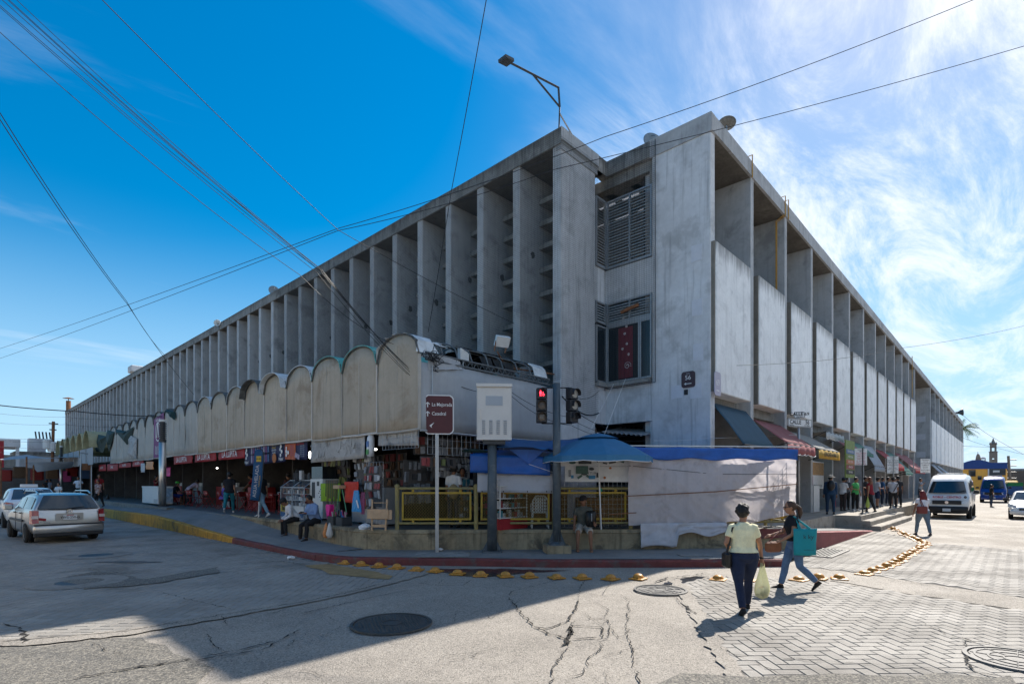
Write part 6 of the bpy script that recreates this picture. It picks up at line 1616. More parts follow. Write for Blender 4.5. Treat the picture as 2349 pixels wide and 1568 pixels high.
# left side goods: display case, dispenser, mats, small goods
t = thing('display_case','glass phone display case with yellow and blue adverts','display case',Vector((-5.2,10.2,ZR)))
xc = -5.1; a = atX(644,1172,xc); b_ = atX(698,1174,xc); y1, y0 = a.y, b_.y; zt1 = atX(670,1117,xc).z
q = MB(); q.box(xc,xc+.5,y0,y1,ZR,ZR+.05)
for y in (y0,(y0+y1)/2,y1): q.obox((xc,y,(ZR+zt1)/2),(.025,.025,zt1-ZR)); q.tube([(xc,y,zt1),(xc+.35,y,zt1+.25)],.014,4)
q.box(xc-.01,xc+.02,y0,y1,zt1-.02,zt1+.01); q.box(xc+.33,xc+.5,y0,y1,zt1+.22,zt1+.25); q.build('frame',M('steel_grey'),t)
q = MB(); q.box(xc+.05,xc+.45,y0,y1,ZR+.05,ZR+.42); q.build('base',M('lamp_white'),t)
for i,z in enumerate((.62,.84,1.04)):
    q = MB(); q.box(xc+.06,xc+.45,y0+.02,y1-.02,ZR+z-.01,ZR+z); q.build('shelf',M('lamp_white'),t)
r = random.Random(8)
for z in (.43,.62,.84):
    for i in range(12): q = MB(); h = r.uniform(.08,.17); q.obox((xc+.15,y0+.06+i*(y1-y0-.1)/12,ZR+z+h/2),(.06,.07,h)); q.build('goods',M('pack_'+r.choice(['white','white','brown','dark','grey'])),t)
mat('glass_clear',(.8,.85,.9),.05,alpha=.12,spec=.6)
q = MB(); q.quad((xc-.012,y0,ZR+.42),(xc-.012,y1,ZR+.42),(xc-.012,y1,zt1),(xc-.012,y0,zt1)); q.quad((xc,y0,zt1+.01),(xc,y1,zt1+.01),(xc+.35,y1,zt1+.25),(xc+.35,y0,zt1+.25)); q.build('glass',M('glass_clear'),t)
q = MB(); q.box(xc-.025,xc-.015,y1-.62,y1-.04,ZR+.22,ZR+.55); ad = q.build('advert',M('pack_yellow'),t)
txt('lettering','RECARGAS',.06,Vector((xc-.03,y1-.33,ZR+.49)),(0,-1,0),UP,M('txt_black'),t,bold=.02); txt('lettering','bait',.14,Vector((xc-.03,y1-.33,ZR+.34)),(0,-1,0),UP,M('txt_black'),t,bold=.03)
q = MB(); q.box(xc-.025,xc-.015,y0+.04,y1-.03,ZR+.05,ZR+.20); q.build('advert',M('board_blue'),t); txt('lettering','telcel',.12,Vector((xc-.03,(y0+y1)/2+.1,ZR+.125)),(0,-1,0),UP,M('txt_white'),t,bold=.02)
for i in range(7): q = MB(); h = r.uniform(.15,.35); q.obox((xc+.3+r.uniform(-.1,.1),y0+.1+i*.17,zt1+.26+h/2),(.1,.12,h),rz=r.uniform(-.4,.4)); q.build('goods',M('pack_'+r.choice(['dark','grey','yellow','dark','white'])),t)
t = thing('water_dispenser','tall white water vending machine behind the seated men','vending machine',Vector((-5.1,8.0,ZR)))
xd_ = -4.9; a = atX(712,1170,xd_); b_ = atX(740,1172,xd_); q = MB(); z1 = atX(720,1070,xd_).z; zc = atX(720,1098,xd_).z
q.box(xd_,xd_+.6,b_.y,a.y,ZR+.06,zc); q.build('body',M('lamp_white'),t)
q = MB(); q.box(xd_+.02,xd_+.5,b_.y+.05,a.y-.05,zc,z1); q.build('tank',M('glass_dark'),t); q = MB(); q.box(xd_-.012,xd_,a.y-.32,a.y-.12,zc-.62,zc-.1); q.build('slot',M('dark_paint'),t); q = MB(); q.box(xd_-.012,xd_,b_.y+.22,b_.y+.36,zc-.22,zc-.08); q.build('screen',M('dark_paint'),t)
for i in range(5): q = MB(); q.box(xd_-.010,xd_,b_.y+.1+.06*(i%3),b_.y+.14+.06*(i%3),zc-.35-.06*i,zc-.32-.06*i); q.build('sticker',M('txt_black'),t)
t = thing('freezer_wall','plain pale counter front behind the green cloth','counter',Vector((-4.85,6.9,ZR))); q = MB(); q.box(-4.85,-4.3,6.0,7.75,ZR+.06,1.75); q.build('body',M('shop_light'),t); q = MB(); q.lathe([(.05,0),(.05,.05)],(-4.7,7.5,ZR),8,axis='Y'); q.build('caster',M('dark_paint'),t)
def hang(name,label,u0,u1,v0,v1,X,mt,seed,cat='cloth',wav=.04):
    q = sheet(atX(u0,v1,X),atX(u1,v1,X),atX(u1,v0,X),atX(u0,v0,X),10,8,wav,seed,freq=9); return tag(q.build(name,mt,smooth=True,solid=.006),label,cat)
mat('lime',(.28,.45,.02),.7,var=.15,scale=6); mat('redcloth',(.55,.04,.02),.7,var=.15,scale=6); mat('bluepack',(.03,.28,.60),.35,var=.3,scale=18); mat('pinkrope',(.55,.16,.30),.7,var=.3,scale=30); mat('pinkfan',(.80,.03,.30),.4)
hang('lime_cloth','lime green cloth hanging at the stall edge',736,781,1108,1149,-5.05,M('lime'),1)
hang('red_cloth','red apron cloth hanging next to the lime cloth',790,822,1104,1152,-5.2,M('redcloth'),2)
t = thing('belt_rack','bundle of dark leather belts hanging over the lime cloth','belts',atX(755,1100,-5.2))
for i in range(11): q = MB(); p_ = atX(748+2.6*i,1100,-5.2); q.tube([p_,p_+Vector((0,.02,-.5-.3*math.sin(i*.9)**2))],.014,4); q.build('belt',M('pack_brown' if i%2 else 'pack_dark'),t)
q = sheet(atX(808,1172,-5.75),atX(829,1174,-5.75),atX(822,1124,-5.75),atX(813,1124,-5.75),6,8,.03,4); o = tag(q.build('mop_pack',M('bluepack'),solid=.03),'shiny blue mop package hanging by the pink rope','package'); q = MB(); p_ = atX(820,1155,-5.79); q.obox(p_,(.01,.05,.22),rx=-.5); q.build('handle_print',M('txt_white'),o)
q = MB(); p_ = atX(833,1130,-5.7)
for i in range(6): q.tube([p_+Vector((0,(i%3-1)*.05,.02)),p_+Vector((-.02,(i%3-1)*.07,-.25)),p_+Vector((0,(i%3-1)*.05+.02,-.55))],.022,6)
tag(q.build('pink_rope',M('pinkrope')),'bundle of pink rope hanging at the railing end','rope')
t = thing('pink_fans','bright pink plastic fans standing in a black crate','fans',atX(755,1195,-5.5))
for i in range(4): q = MB(); p_ = atX(752+3*i,1188,-5.55+.03*i); q.add([p_+Vector((0,-.02,-.05)),p_+Vector((0,.02,-.05)),p_+Vector((0,.13,.30)),p_+Vector((0,.10,.40)),p_+Vector((0,-.10,.40)),p_+Vector((0,-.13,.30))],[(0,1,2,3,4,5)]); q.build('fan',M('pinkfan'),t,solid=.01)
for i,(u,v) in enumerate(((769,1203),(789,1204))):
    t = thing('crate','black plastic crate of small goods on the ledge, %s one' % ('left','right')[i],'crate',Vector((*atX(u,v,-5.4)[:2],ZR)))
    c = atX(u,v,-5.45); c.z = ZR; q = MB()
    q.box(c.x-.15,c.x+.15,c.y-.17,c.y+.17,ZR,ZR+.02)
    for s_ in (-1,1): q.box(c.x-.15,c.x+.15,c.y+s_*.17-.01,c.y+s_*.17+.01,ZR+.02,ZR+.25); q.box(c.x+s_*.15-.01,c.x+s_*.15+.01,c.y-.16,c.y+.16,ZR+.02,ZR+.25)
    q.build('tray',M('dark_paint'),t); r = random.Random(i)
    for j in range(7): q = MB(); q.tube([(c.x+r.uniform(-.1,.1),c.y+r.uniform(-.12,.12),ZR+.05),(c.x+r.uniform(-.1,.1),c.y+r.uniform(-.14,.14),ZR+r.uniform(.28,.45))],.02,5); q.build('goods',M('pack_'+r.choice(['white','blue','dark','pink','olive'])),t)
t = thing('hanging_bags','two clear bags of orange snacks hanging on the ledge wall','snack bags',atX(752,1206,-5.85))
mat('snack_orange',(.62,.24,.08),.5,var=.3,scale=30)
for i,u in enumerate((748,756)): p_ = atX(u,1198,-5.88); q = MB(); q.tube([p_,p_+UP*-.1,p_+UP*-.32,p_+UP*-.42],[.015,.05,.10,.06],8); q.build('bag',M('snack_orange' if i == 0 else 'seam'),t,smooth=True)
t = thing('folding_table','small folding stand with a straw-coloured cloth top','stand',atX(780,1190,-5.3))
p_ = atX(782,1116,-5.25); q = MB(); q.obox(p_,(.3,.36,.10)); q.build('top',M('wood_pale'),t); mat('greenstick',(.12,.40,.22),.5)
q = MB(); q.tube([p_+Vector((0,.05,0)),atX(769,1190,-5.3)],.012,5); q.tube([p_+Vector((0,-.05,0)),atX(796,1180,-5.3)],.012,5); q.build('leg',M('greenstick'),t)
crumple('plastic_bag','clear crumpled plastic bag on the ledge beside the wooden stool',Vector((*atC(838,1207,.05)[:2],ZR+.08)),.17,M('plastic_bag_white'),5)
# ================================================================== vehicles
mat('car_silver',(.52,.51,.49),.30,metal=.75,var=.05,scale=3,coat=.5,dirt=(.34,.31,.27),dirt_amt=.25,dirt_scale=2)
mat('car_white',(.78,.78,.77),.32,var=.04,scale=3,coat=.6,dirt=(.45,.43,.4),dirt_amt=.15)
mat('car_blue',(.012,.06,.30),.3,var=.05,scale=3,coat=.7)
mat('car_black',(.02,.02,.022),.5,var=.1,scale=5)
mat('rubber',(.018,.018,.018),.85,var=.2,scale=10,bump=.2)
mat('hubcap',(.30,.30,.30),.4,metal=.6,var=.1)
mat('car_glass',(.018,.028,.034),.04,spec=.75,coat=.3)
mat('tail_red',(.28,.012,.02),.15,spec=.6,coat=.5); mat('tail_clear',(.55,.45,.42),.15,spec=.6); mat('chrome',(.7,.7,.7),.12,metal=1.0); mat('headlight',(.6,.62,.64),.08,spec=.8,coat=.6)
class Car:
    def __init__(s, name, label, cat, loc, rz, st, paint, sc=1.0, group=None):
        s.t = thing(name, label, cat, loc, rz, group); s.t.scale = (sc,sc,sc); s.st = st; s.paint = paint
        rings = []
        for (x,zb,zm,zr,wb,wm,wr) in st: rings.append(s.ring(x,zb,zm,zr,wb,wm,wr))
        q = MB(); q.loft(rings, True); o = q.build('body', paint, s.t, local=True, smooth=True)
        md = o.modifiers.new('sub','SUBSURF'); md.levels = 2; md.render_levels = 2
    def ring(s,x,zb,zm,zr,wb,wm,wr):
        h = [(wb*.72,zb),(wb,zb+.03),(wm*1.0,zb+(zm-zb)*.45),(wm*.99,zm-.05),(wm*.965,zm),(wr+.035,zr-.07),(wr-.02,zr-.015),(wr*.55,zr+.012)]
        return [(x,y,z) for y,z in h]+[(x,-y,z) for y,z in reversed(h)]
    def S(s,x):
        st = s.st
        for a,b_ in zip(st,st[1:]):
            if min(a[0],b_[0]) <= x <= max(a[0],b_[0]) and a[0] != b_[0]:
                f = (x-a[0])/(b_[0]-a[0]); return [a[i]+(b_[i]-a[i])*f for i in range(7)]
        return list(st[0] if abs(x-st[0][0]) < abs(x-st[-1][0]) else st[-1])
    def side(s,x,t_,sd,off=.012):
        _,zb,zm,zr,wb,wm,wr = s.S(x); y = wm*.965+(wr+.035-wm*.965)*t_; z = zm+(zr-.07-zm)*t_
        return Vector((x, sd*(y+off), z+off*.3))
    def win(s, x0,x1,xt0,xt1,sd,nm='side_window',t0=.10,t1=.90):
        q = MB(); q.grid(lambda u,v: s.side((x0+(x1-x0)*u)*(1-v)+(xt0+(xt1-xt0)*u)*v, t0+(t1-t0)*v, sd),4,3)
        return q.build(nm, M('car_glass'), s.t, local=True, smooth=True)
    def pane(s, x0,z0,w0,x1,z1,w1,nm,bulge=.04,sgn=1,mt=None):
        q = MB(); q.grid(lambda u,v: Vector((x0+(x1-x0)*v+sgn*bulge*(1-(2*u-1)**2), (1-2*u)*(w0+(w1-w0)*v), z0+(z1-z0)*v)),8,4)
        return q.build(nm, mt or M('car_glass'), s.t, local=True, smooth=True)
    def part(s, q, nm, mt, smooth=False, parent=None): return q.build(nm, mt, parent or s.t, local=True, smooth=smooth)
    def wheel(s, x, y, r_, w=.19):
        sd = 1 if y > 0 else -1
        q = MB(); q.lathe([(r_*.62,-w/2),(r_*.93,-w/2),(r_,-w/2+.03),(r_,w/2-.03),(r_*.93,w/2),(r_*.62,w/2)],(x,y,r_),24,axis='Y'); tw = s.part(q,'wheel',M('rubber'),True)
        q = MB(); q.lathe([(.02,sd*(w/2-.005)),(r_*.25,sd*(w/2)),(r_*.55,sd*(w/2-.015)),(r_*.63,sd*(w/2+.004))],(x,y,r_),20,axis='Y',caps=False); s.part(q,'rim',M('hubcap'),True,tw)
        q = MB()
        q.lathe([(r_*1.17,-.02),(r_*1.17,.02),(.01,.021)],(x,y+sd*.02,r_*1.03),24,axis='Y'); s.part(q,'wheel_well_shade',M('car_black'))  # dark disc puts the wheel well's shade into the colour
    def mirror(s, x, z, y, mt):
        q = MB(); q.bbox((x,y,z),(.12,.22,.16),.03); q.obox((x,y*.93,z-.05),(.05,.12,.04)); s.part(q,'mirror',mt)
# silver wagon, rear towards the viewer
rl, rr_ = G(66,1244), G(211,1236)
fl = G(28,1231); hd = (fl-rl).normalized(); rzc = math.atan2(hd.y,hd.x); SC = 1.10
ax = rl+Vector((hd.y,-hd.x,0))*.74*SC
c0 = ax+hd*(1.22*SC)
st = [(2.06,.30,.62,.63,.62,.70,.60),(2.00,.22,.70,.72,.74,.80,.70),(1.3,.18,.82,.84,.76,.83,.74),(.95,.18,.90,.93,.76,.83,.70),(.25,.18,.92,1.36,.76,.83,.60),(-.4,.18,.93,1.42,.76,.83,.62),(-1.3,.20,.94,1.42,.76,.83,.61),(-1.82,.24,.95,1.37,.76,.82,.59),(-2.02,.28,.95,1.02,.75,.80,.74),(-2.10,.32,.80,.82,.72,.78,.74),(-2.13,.34,.60,.62,.70,.76,.72)]
cw = Car('station_wagon','silver station wagon seen from behind on the left street','car',(c0.x,c0.y,0),rzc,st,M('car_silver'),SC)
for sd in (1,-1):
    cw.win(.78,.12,.20,.02,sd); cw.win(.05,-.75,-.03,-.70,sd); cw.win(-.83,-1.78,-.80,-1.62,sd)
    cw.wheel(1.30,sd*.74,.29); cw.wheel(-1.22,sd*.74,.29)
    q = MB(); q.add([(-1.96,sd*.835,.95),(-2.06,sd*.80,.95),(-2.10,sd*.66,.94),(-2.14,sd*.66,.60),(-2.135,sd*.80,.58),(-2.0,sd*.845,.58)],[(0,1,4,5),(1,2,3,4)]); q.v=[(x-.012,y+sd*.012,z) for x,y,z in q.v]; tl = cw.part(q,'tail_light',M('tail_red'))
    q = MB(); q.add([(-2.095,sd*.81,.80),(-2.12,sd*.67,.80),(-2.13,sd*.67,.72),(-2.11,sd*.815,.72)],[(0,1,2,3)]); q.v=[(x-.025,y+sd*.016,z) for x,y,z in q.v]; cw.part(q,'lamp_band',M('tail_clear'),parent=tl)
    q = MB(); q.tube([(.3,sd*.60,1.40),(.1,sd*.60,1.47),(-1.3,sd*.60,1.48),(-1.6,sd*.60,1.40)],.022,6); cw.part(q,'roof_rail',M('car_silver'))
    q = MB(); q.obox((0,sd*.845,.62),(1.9,.03,.06)); cw.part(q,'trim',M('car_black'))
    for x in (.2,-.62): q = MB(); q.obox((x,sd*.845,.84),(.16,.03,.035)); cw.part(q,'door_handle',M('car_black'))
    q = MB()
    for x in (.08,-.79): q.obox((x,sd*.838,.58),(.012,.012,.62))
    cw.part(q,'door_gap',M('car_black'))
    cw.mirror(.62,.98,sd*.93,M('car_silver'))
cw.pane(-2.06,.98,.70,-1.87,1.36,.53,'rear_window',.05,-1)
cw.pane(.90,.97,.68,.32,1.36,.54,'windscreen',.06,1)
q = MB(); q.bbox((-2.13,0,.42),(.16,1.60,.24),.05); cw.part(q,'bumper',M('car_silver'),True); q = MB(); q.bbox((-2.14,0,.26),(.14,1.56,.10),.03); q.obox((-2.16,0,.545),(.12,1.58,.02)); cw.part(q,'bumper_trim',M('car_black'))
q = MB(); q.obox((-2.155,0,.76),(.02,.62,.19)); cw.part(q,'plate_recess',M('car_silver'))
mat('plate_white',(.66,.67,.68),.45)
q = MB(); q.obox((-2.20,-.0,.74),(.01,.31,.14)); pl = cw.part(q,'licence_plate',M('plate_white'))
txt('lettering','YWS-250-G',.062,Vector((-2.207,0,.735)),(0,-1,0),UP,M('txt_black'),pl,True,.01); q = MB(); q.obox((-2.206,0,.80),(.004,.16,.018)); cw.part(q,'plate_band',M('txt_red'),parent=pl)
q = MB(); q.lathe([(.052,0),(.064,0),(.064,.01),(.052,.01)],(-2.15,0,.905),20,axis='X'); 
for (y0,z0,y1,z1) in ((-.035,.03,-.015,-.0),(-.015,0,0,.025),(0,.025,.015,0),(.015,0,.035,.03),(-.042,0,-.02,-.04),(-.02,-.04,0,-.005),(0,-.005,.02,-.04),(.02,-.04,.042,0)): q.tube([(-2.155,y0,.905+z0),(-2.155,y1,.905+z1)],.006,4)
cw.part(q,'emblem',M('chrome'))
q = MB(); q.tube([(-2.13,.05,.985),(-2.085,-.35,1.03)],.012,5); cw.part(q,'wiper',M('car_black')); q = MB(); q.tube([(-.9,0,1.43),(-.95,0,1.50)],.01,5); cw.part(q,'antenna',M('car_black'))
q = MB(); q.obox((-2.155,.60,.70),(.004,.16,.07),rx=.2); cw.part(q,'sticker',M('tail_red')); txt('badge','INTER',.035,Vector((-2.16,.50,.60)),(0,-1,0),UP,M('chrome'),cw.t,True,.02)
# white taxi sedan ahead
pt = G(60,1212); st2 = [(2.15,.30,.60,.62,.60,.68,.6),(2.05,.22,.70,.73,.74,.82,.7),(1.2,.2,.86,.90,.78,.85,.74),(.95,.2,.93,.97,.78,.85,.70),(.15,.2,.97,1.47,.78,.85,.60),(-.5,.2,.98,1.50,.78,.85,.60),(-1.1,.2,1.0,1.45,.78,.85,.58),(-1.75,.24,1.02,1.06,.78,.84,.70),(-2.05,.28,1.0,1.02,.77,.83,.72),(-2.18,.32,.75,.77,.73,.78,.72),(-2.2,.36,.6,.62,.7,.74,.7)]
tc = G(62,1216); tx = Car('taxi','white taxi sedan with lettering on the rear window','car',(-10.55,25.6,0),R_(91),st2,M('car_white'),1.12)
for sd in (1,-1):
    tx.win(.80,.05,.10,0,sd); tx.win(-.02,-1.15,-.05,-.95,sd); tx.wheel(1.35,sd*.76,.31); tx.wheel(-1.3,sd*.76,.31)
    q = MB(); q.add([(-1.98,sd*.845,.98),(-2.10,sd*.80,.99),(-2.17,sd*.60,.94),(-2.20,sd*.62,.74),(-2.12,sd*.82,.72),(-1.95,sd*.85,.80)],[(0,1,4,5),(1,2,3,4)]); q.v=[(x-.015,y+sd*.014,z) for x,y,z in q.v]; tx.part(q,'tail_light',M('tail_red'))
    tx.mirror(.7,1.0,sd*.96,M('car_white'))
tx.pane(-1.80,1.07,.64,-1.16,1.44,.52,'rear_window',.05,-1); txt('lettering','TAXIYUK',.10,Vector((-1.36,0,1.42)),(0,-1,0),Vector((.8,0,.5)),M('txt_white'),tx.t,True,.03)
q = MB(); q.bbox((-.3,0,1.57),(.18,.52,.12),.02); tx.part(q,'roof_sign',M('plate_white')); txt('lettering','2636 TT',.05,Vector((-2.19,.1,.90)),(0,-1,0),UP,M('txt_black'),tx.t,True)
q = MB(); q.bbox((-2.22,0,.45),(.12,1.6,.26),.05); tx.part(q,'bumper',M('car_white'),True)
# vans
def van(label, loc, rz, paint, sc, lines=None, lower='car_black', H=2.25):
    st3 = [(2.62,.34,.70,.72,.70,.80,.72),(2.60,.26,.98,1.0,.78,.88,.76),(2.35,.24,1.22,1.26,.80,.90,.78),(1.75,.24,1.28,H-.30,.80,.91,.72),(1.35,.24,1.30,H-.06,.80,.91,.68),(.5,.24,1.30,H,.80,.91,.70),(-1.8,.24,1.30,H,.80,.91,.70),(-2.45,.26,1.30,H-.05,.80,.90,.68),(-2.58,.30,1.25,H-.25,.78,.88,.68),(-2.62,.34,.8,.82,.76,.86,.7)]
    v = Car('passenger_van',label,'van',loc,rz,st3,paint,sc)
    for sd in (1,-1):
        v.win(1.85,1.0,1.45,1.0,sd,t0=.06,t1=.72); v.win(.92,-.55,.92,-.55,sd,t0=.06,t1=.70); v.win(-.65,-2.2,-.65,-2.2,sd,t0=.06,t1=.70)
        v.wheel(1.75,sd*.82,.33,.2); v.wheel(-1.5,sd*.82,.33,.2); v.mirror(1.85,1.35,sd*1.10,M('car_black'))
        q = MB(); q.add([(2.60,sd*.52,.92),(2.50,sd*.86,.96),(2.40,sd*.905,.78),(2.63,sd*.60,.76)],[(0,1,2,3)]); q.v=[(x+.035,y+sd*.012,z) for x,y,z in q.v]; v.part(q,'headlight',M('headlight'))
        q = MB(); q.obox((.95,sd*.925,.9),(.012,.012,.95)); v.part(q,'door_gap',M('car_black'))
    v.pane(2.36,1.30,.76,1.80,H-.36,.62,'windscreen',.10,1)
    q = MB(); q.bbox((2.62,0,.46),(.16,1.66,.34),.05); v.part(q,'bumper',M(lower),True); q = MB(); q.bbox((2.645,0,.83),(.06,1.15,.20),.03); g = v.part(q,'grille',M('car_black')); q = MB(); q.lathe([(.05,0),(.075,.01)],(2.685,0,.83),14,axis='X'); v.part(q,'emblem',M('chrome'),parent=g)
    for s_ in (-.3,.35): q = MB(); q.tube([(2.42,s_,1.31),(2.30,s_+.35,1.44)],.014,4); v.part(q,'wiper',M('car_black'))
    q = MB(); q.obox((2.72,0,.45),(.01,.32,.15)); pl = v.part(q,'licence_plate',M('plate_white'))
    if lines: txt('lettering',lines,.10,Vector((2.60,0,1.09)),(0,1,0),Vector((-.3,0,1)),M('txt_red'),v.t,True,.03); q = MB(); q.lathe([(.01,0),(.06,0)],(2.565,.72,1.10),12,axis='X'); v.part(q,'number_badge',M('tail_red')); txt('lettering','10',.05,Vector((2.575,.72,1.10)),(0,1,0),UP,M('txt_white'),v.t,True)
    q = MB(); q.bbox((-.5,0,H+.02),(2.6,1.1,.06),.03); v.part(q,'roof_panel',paint,True)
    return v
fr = G(2127,1188); van('white minibus with red route lettering facing the camera',(25.6,-4.0,0),R_(180),M('car_white'),1.04,'ROBLE - CENTRO')
fb = G(2258,1152.5); van('blue minibus parked behind the white minibus',(fb.x+3.2,fb.y-.6,0),R_(180),M('car_blue'),1.05,None,'car_blue',2.35)
ft = G(2303,1146.5); van('pale yellow delivery van behind the blue minibus',(ft.x+3.0,ft.y-.4,0),R_(180),M('awn_yellow'),.95,None)
# white car at the right edge
wc = G(2316,1191)
cc = Car('white_car','white car entering at the right edge of the street','car',(wc.x+2.2,wc.y-.80,0),R_(180),[(2.1,.30,.55,.57,.60,.68,.6),(2.02,.22,.66,.68,.74,.82,.7),(1.2,.2,.84,.87,.78,.85,.74),(.85,.2,.92,.95,.78,.85,.70),(.0,.2,.95,1.42,.78,.85,.60),(-.6,.2,.96,1.46,.78,.85,.60),(-1.2,.2,.98,1.40,.78,.85,.58),(-1.95,.26,1.0,1.03,.77,.83,.70),(-2.1,.32,.7,.72,.73,.78,.72)],M('car_white'))
for sd in (1,-1):
    cc.win(.70,-.05,-.0,-.08,sd); cc.win(-.12,-1.2,-.14,-1.05,sd); cc.wheel(1.3,sd*.76,.31); cc.wheel(-1.3,sd*.76,.31); cc.mirror(.62,1.0,sd*.96,M('car_black'))
    q = MB(); q.add([(2.06,sd*.48,.70),(1.80,sd*.84,.80),(1.85,sd*.86,.64),(2.10,sd*.55,.58)],[(0,1,2,3)]); q.v=[(x+.03,y+sd*.02,z+.01) for x,y,z in q.v]; cc.part(q,'headlight',M('headlight'))
cc.pane(.82,.98,.68,.08,1.40,.54,'windscreen',.07,1); q = MB(); q.bbox((2.08,0,.38),(.16,1.6,.22),.05); cc.part(q,'bumper',M('car_white'),True); q = MB(); q.bbox((2.12,0,.52),(.05,.9,.12),.02); cc.part(q,'grille',M('car_black'))
# cargo tricycle far down the street
p = G(2329,1149); t = thing('cargo_tricycle','dark cargo tricycle with a green top far down the street','tricycle',p)
q = MB(); q.obox(p+Vector((1,0,1.1)),(2.0,1.1,.9)); q.build('box',M('board_blue'),t); q = MB(); q.obox(p+Vector((1,0,1.72)),(2.1,1.15,.35)); mat('cart_green',(.02,.22,.05),.5); q.build('top',M('cart_green'),t)
for (dx,dy) in ((0,-.5),(0,.5),(2.0,0)): q = MB(); q.lathe([(.33,-.04),(.37,-.04),(.37,.04),(.33,.04)],p+Vector((dx,dy,.37)),16,axis='Y'); q.build('wheel',M('rubber'),t)
# ================================================================== people
def skinmat(n,c): return mat('skin_'+n,c,.6,var=.06,scale=20)
skinmat('a',(.34,.17,.10)); skinmat('b',(.25,.12,.07)); skinmat('c',(.42,.23,.15))
mat('hair_black',(.012,.010,.010),.5,var=.3,scale=60,bump=.5,bscale=120); mat('hair_brown',(.06,.028,.016),.5,var=.3,scale=60,bump=.5,bscale=120); mat('hair_red',(.16,.014,.016),.45,var=.4,scale=60,bump=.5,bscale=120); mat('hair_auburn',(.16,.055,.025),.45,var=.4,scale=60,bump=.5,bscale=120)
CL = {}
def cloth(col, denim=False):
    k = 'cloth_%d_%d_%d' % tuple(int(c*999) for c in col)
    return mat(k, col, .85, var=.16 if not denim else .26, scale=9, bump=.9, bscale=11)
mat('cloth_floral',(.20,.05,.05),.85,col2=(.42,.36,.34),var=.5,scale=28)
mat('eye_dark',(.01,.01,.01),.2); mat('lip',(.22,.06,.06),.5); mat('sole_white',(.7,.7,.7),.6); mat('leather_black',(.015,.014,.014),.4,var=.2,scale=20)
def face(phi): return AR_ - math.pi/2 - R_(phi)
def rmesh(q, name, mt, parent, vox, smooth=6):
    o = q.build(name, mt, parent, local=True)
    m1 = o.modifiers.new('remesh','REMESH'); m1.mode = 'VOXEL'; m1.voxel_size = vox; m1.use_smooth_shade = True
    m2 = o.modifiers.new('smooth','SMOOTH'); m2.factor = .5; m2.iterations = smooth
    return o
def rotx(v, a, c): 
    y, z = v.y-c.y, v.z-c.z; return Vector((v.x, c.y+y*math.cos(a)+z*math.sin(a), c.z-y*math.sin(a)+z*math.cos(a)))
WALK = dict(lt=-14,lk=6,rt=20,rk=10,la=(14,8,12),ra=(-12,8,12),lean=3)
STAND = dict(lt=2,lk=2,rt=-2,rk=2,la=(3,9,14),ra=(-2,9,14),lean=1)
SIT = dict(lt=84,lk=84,rt=80,rk=78,la=(25,10,60),ra=(25,10,60),lean=8,sit=.09)
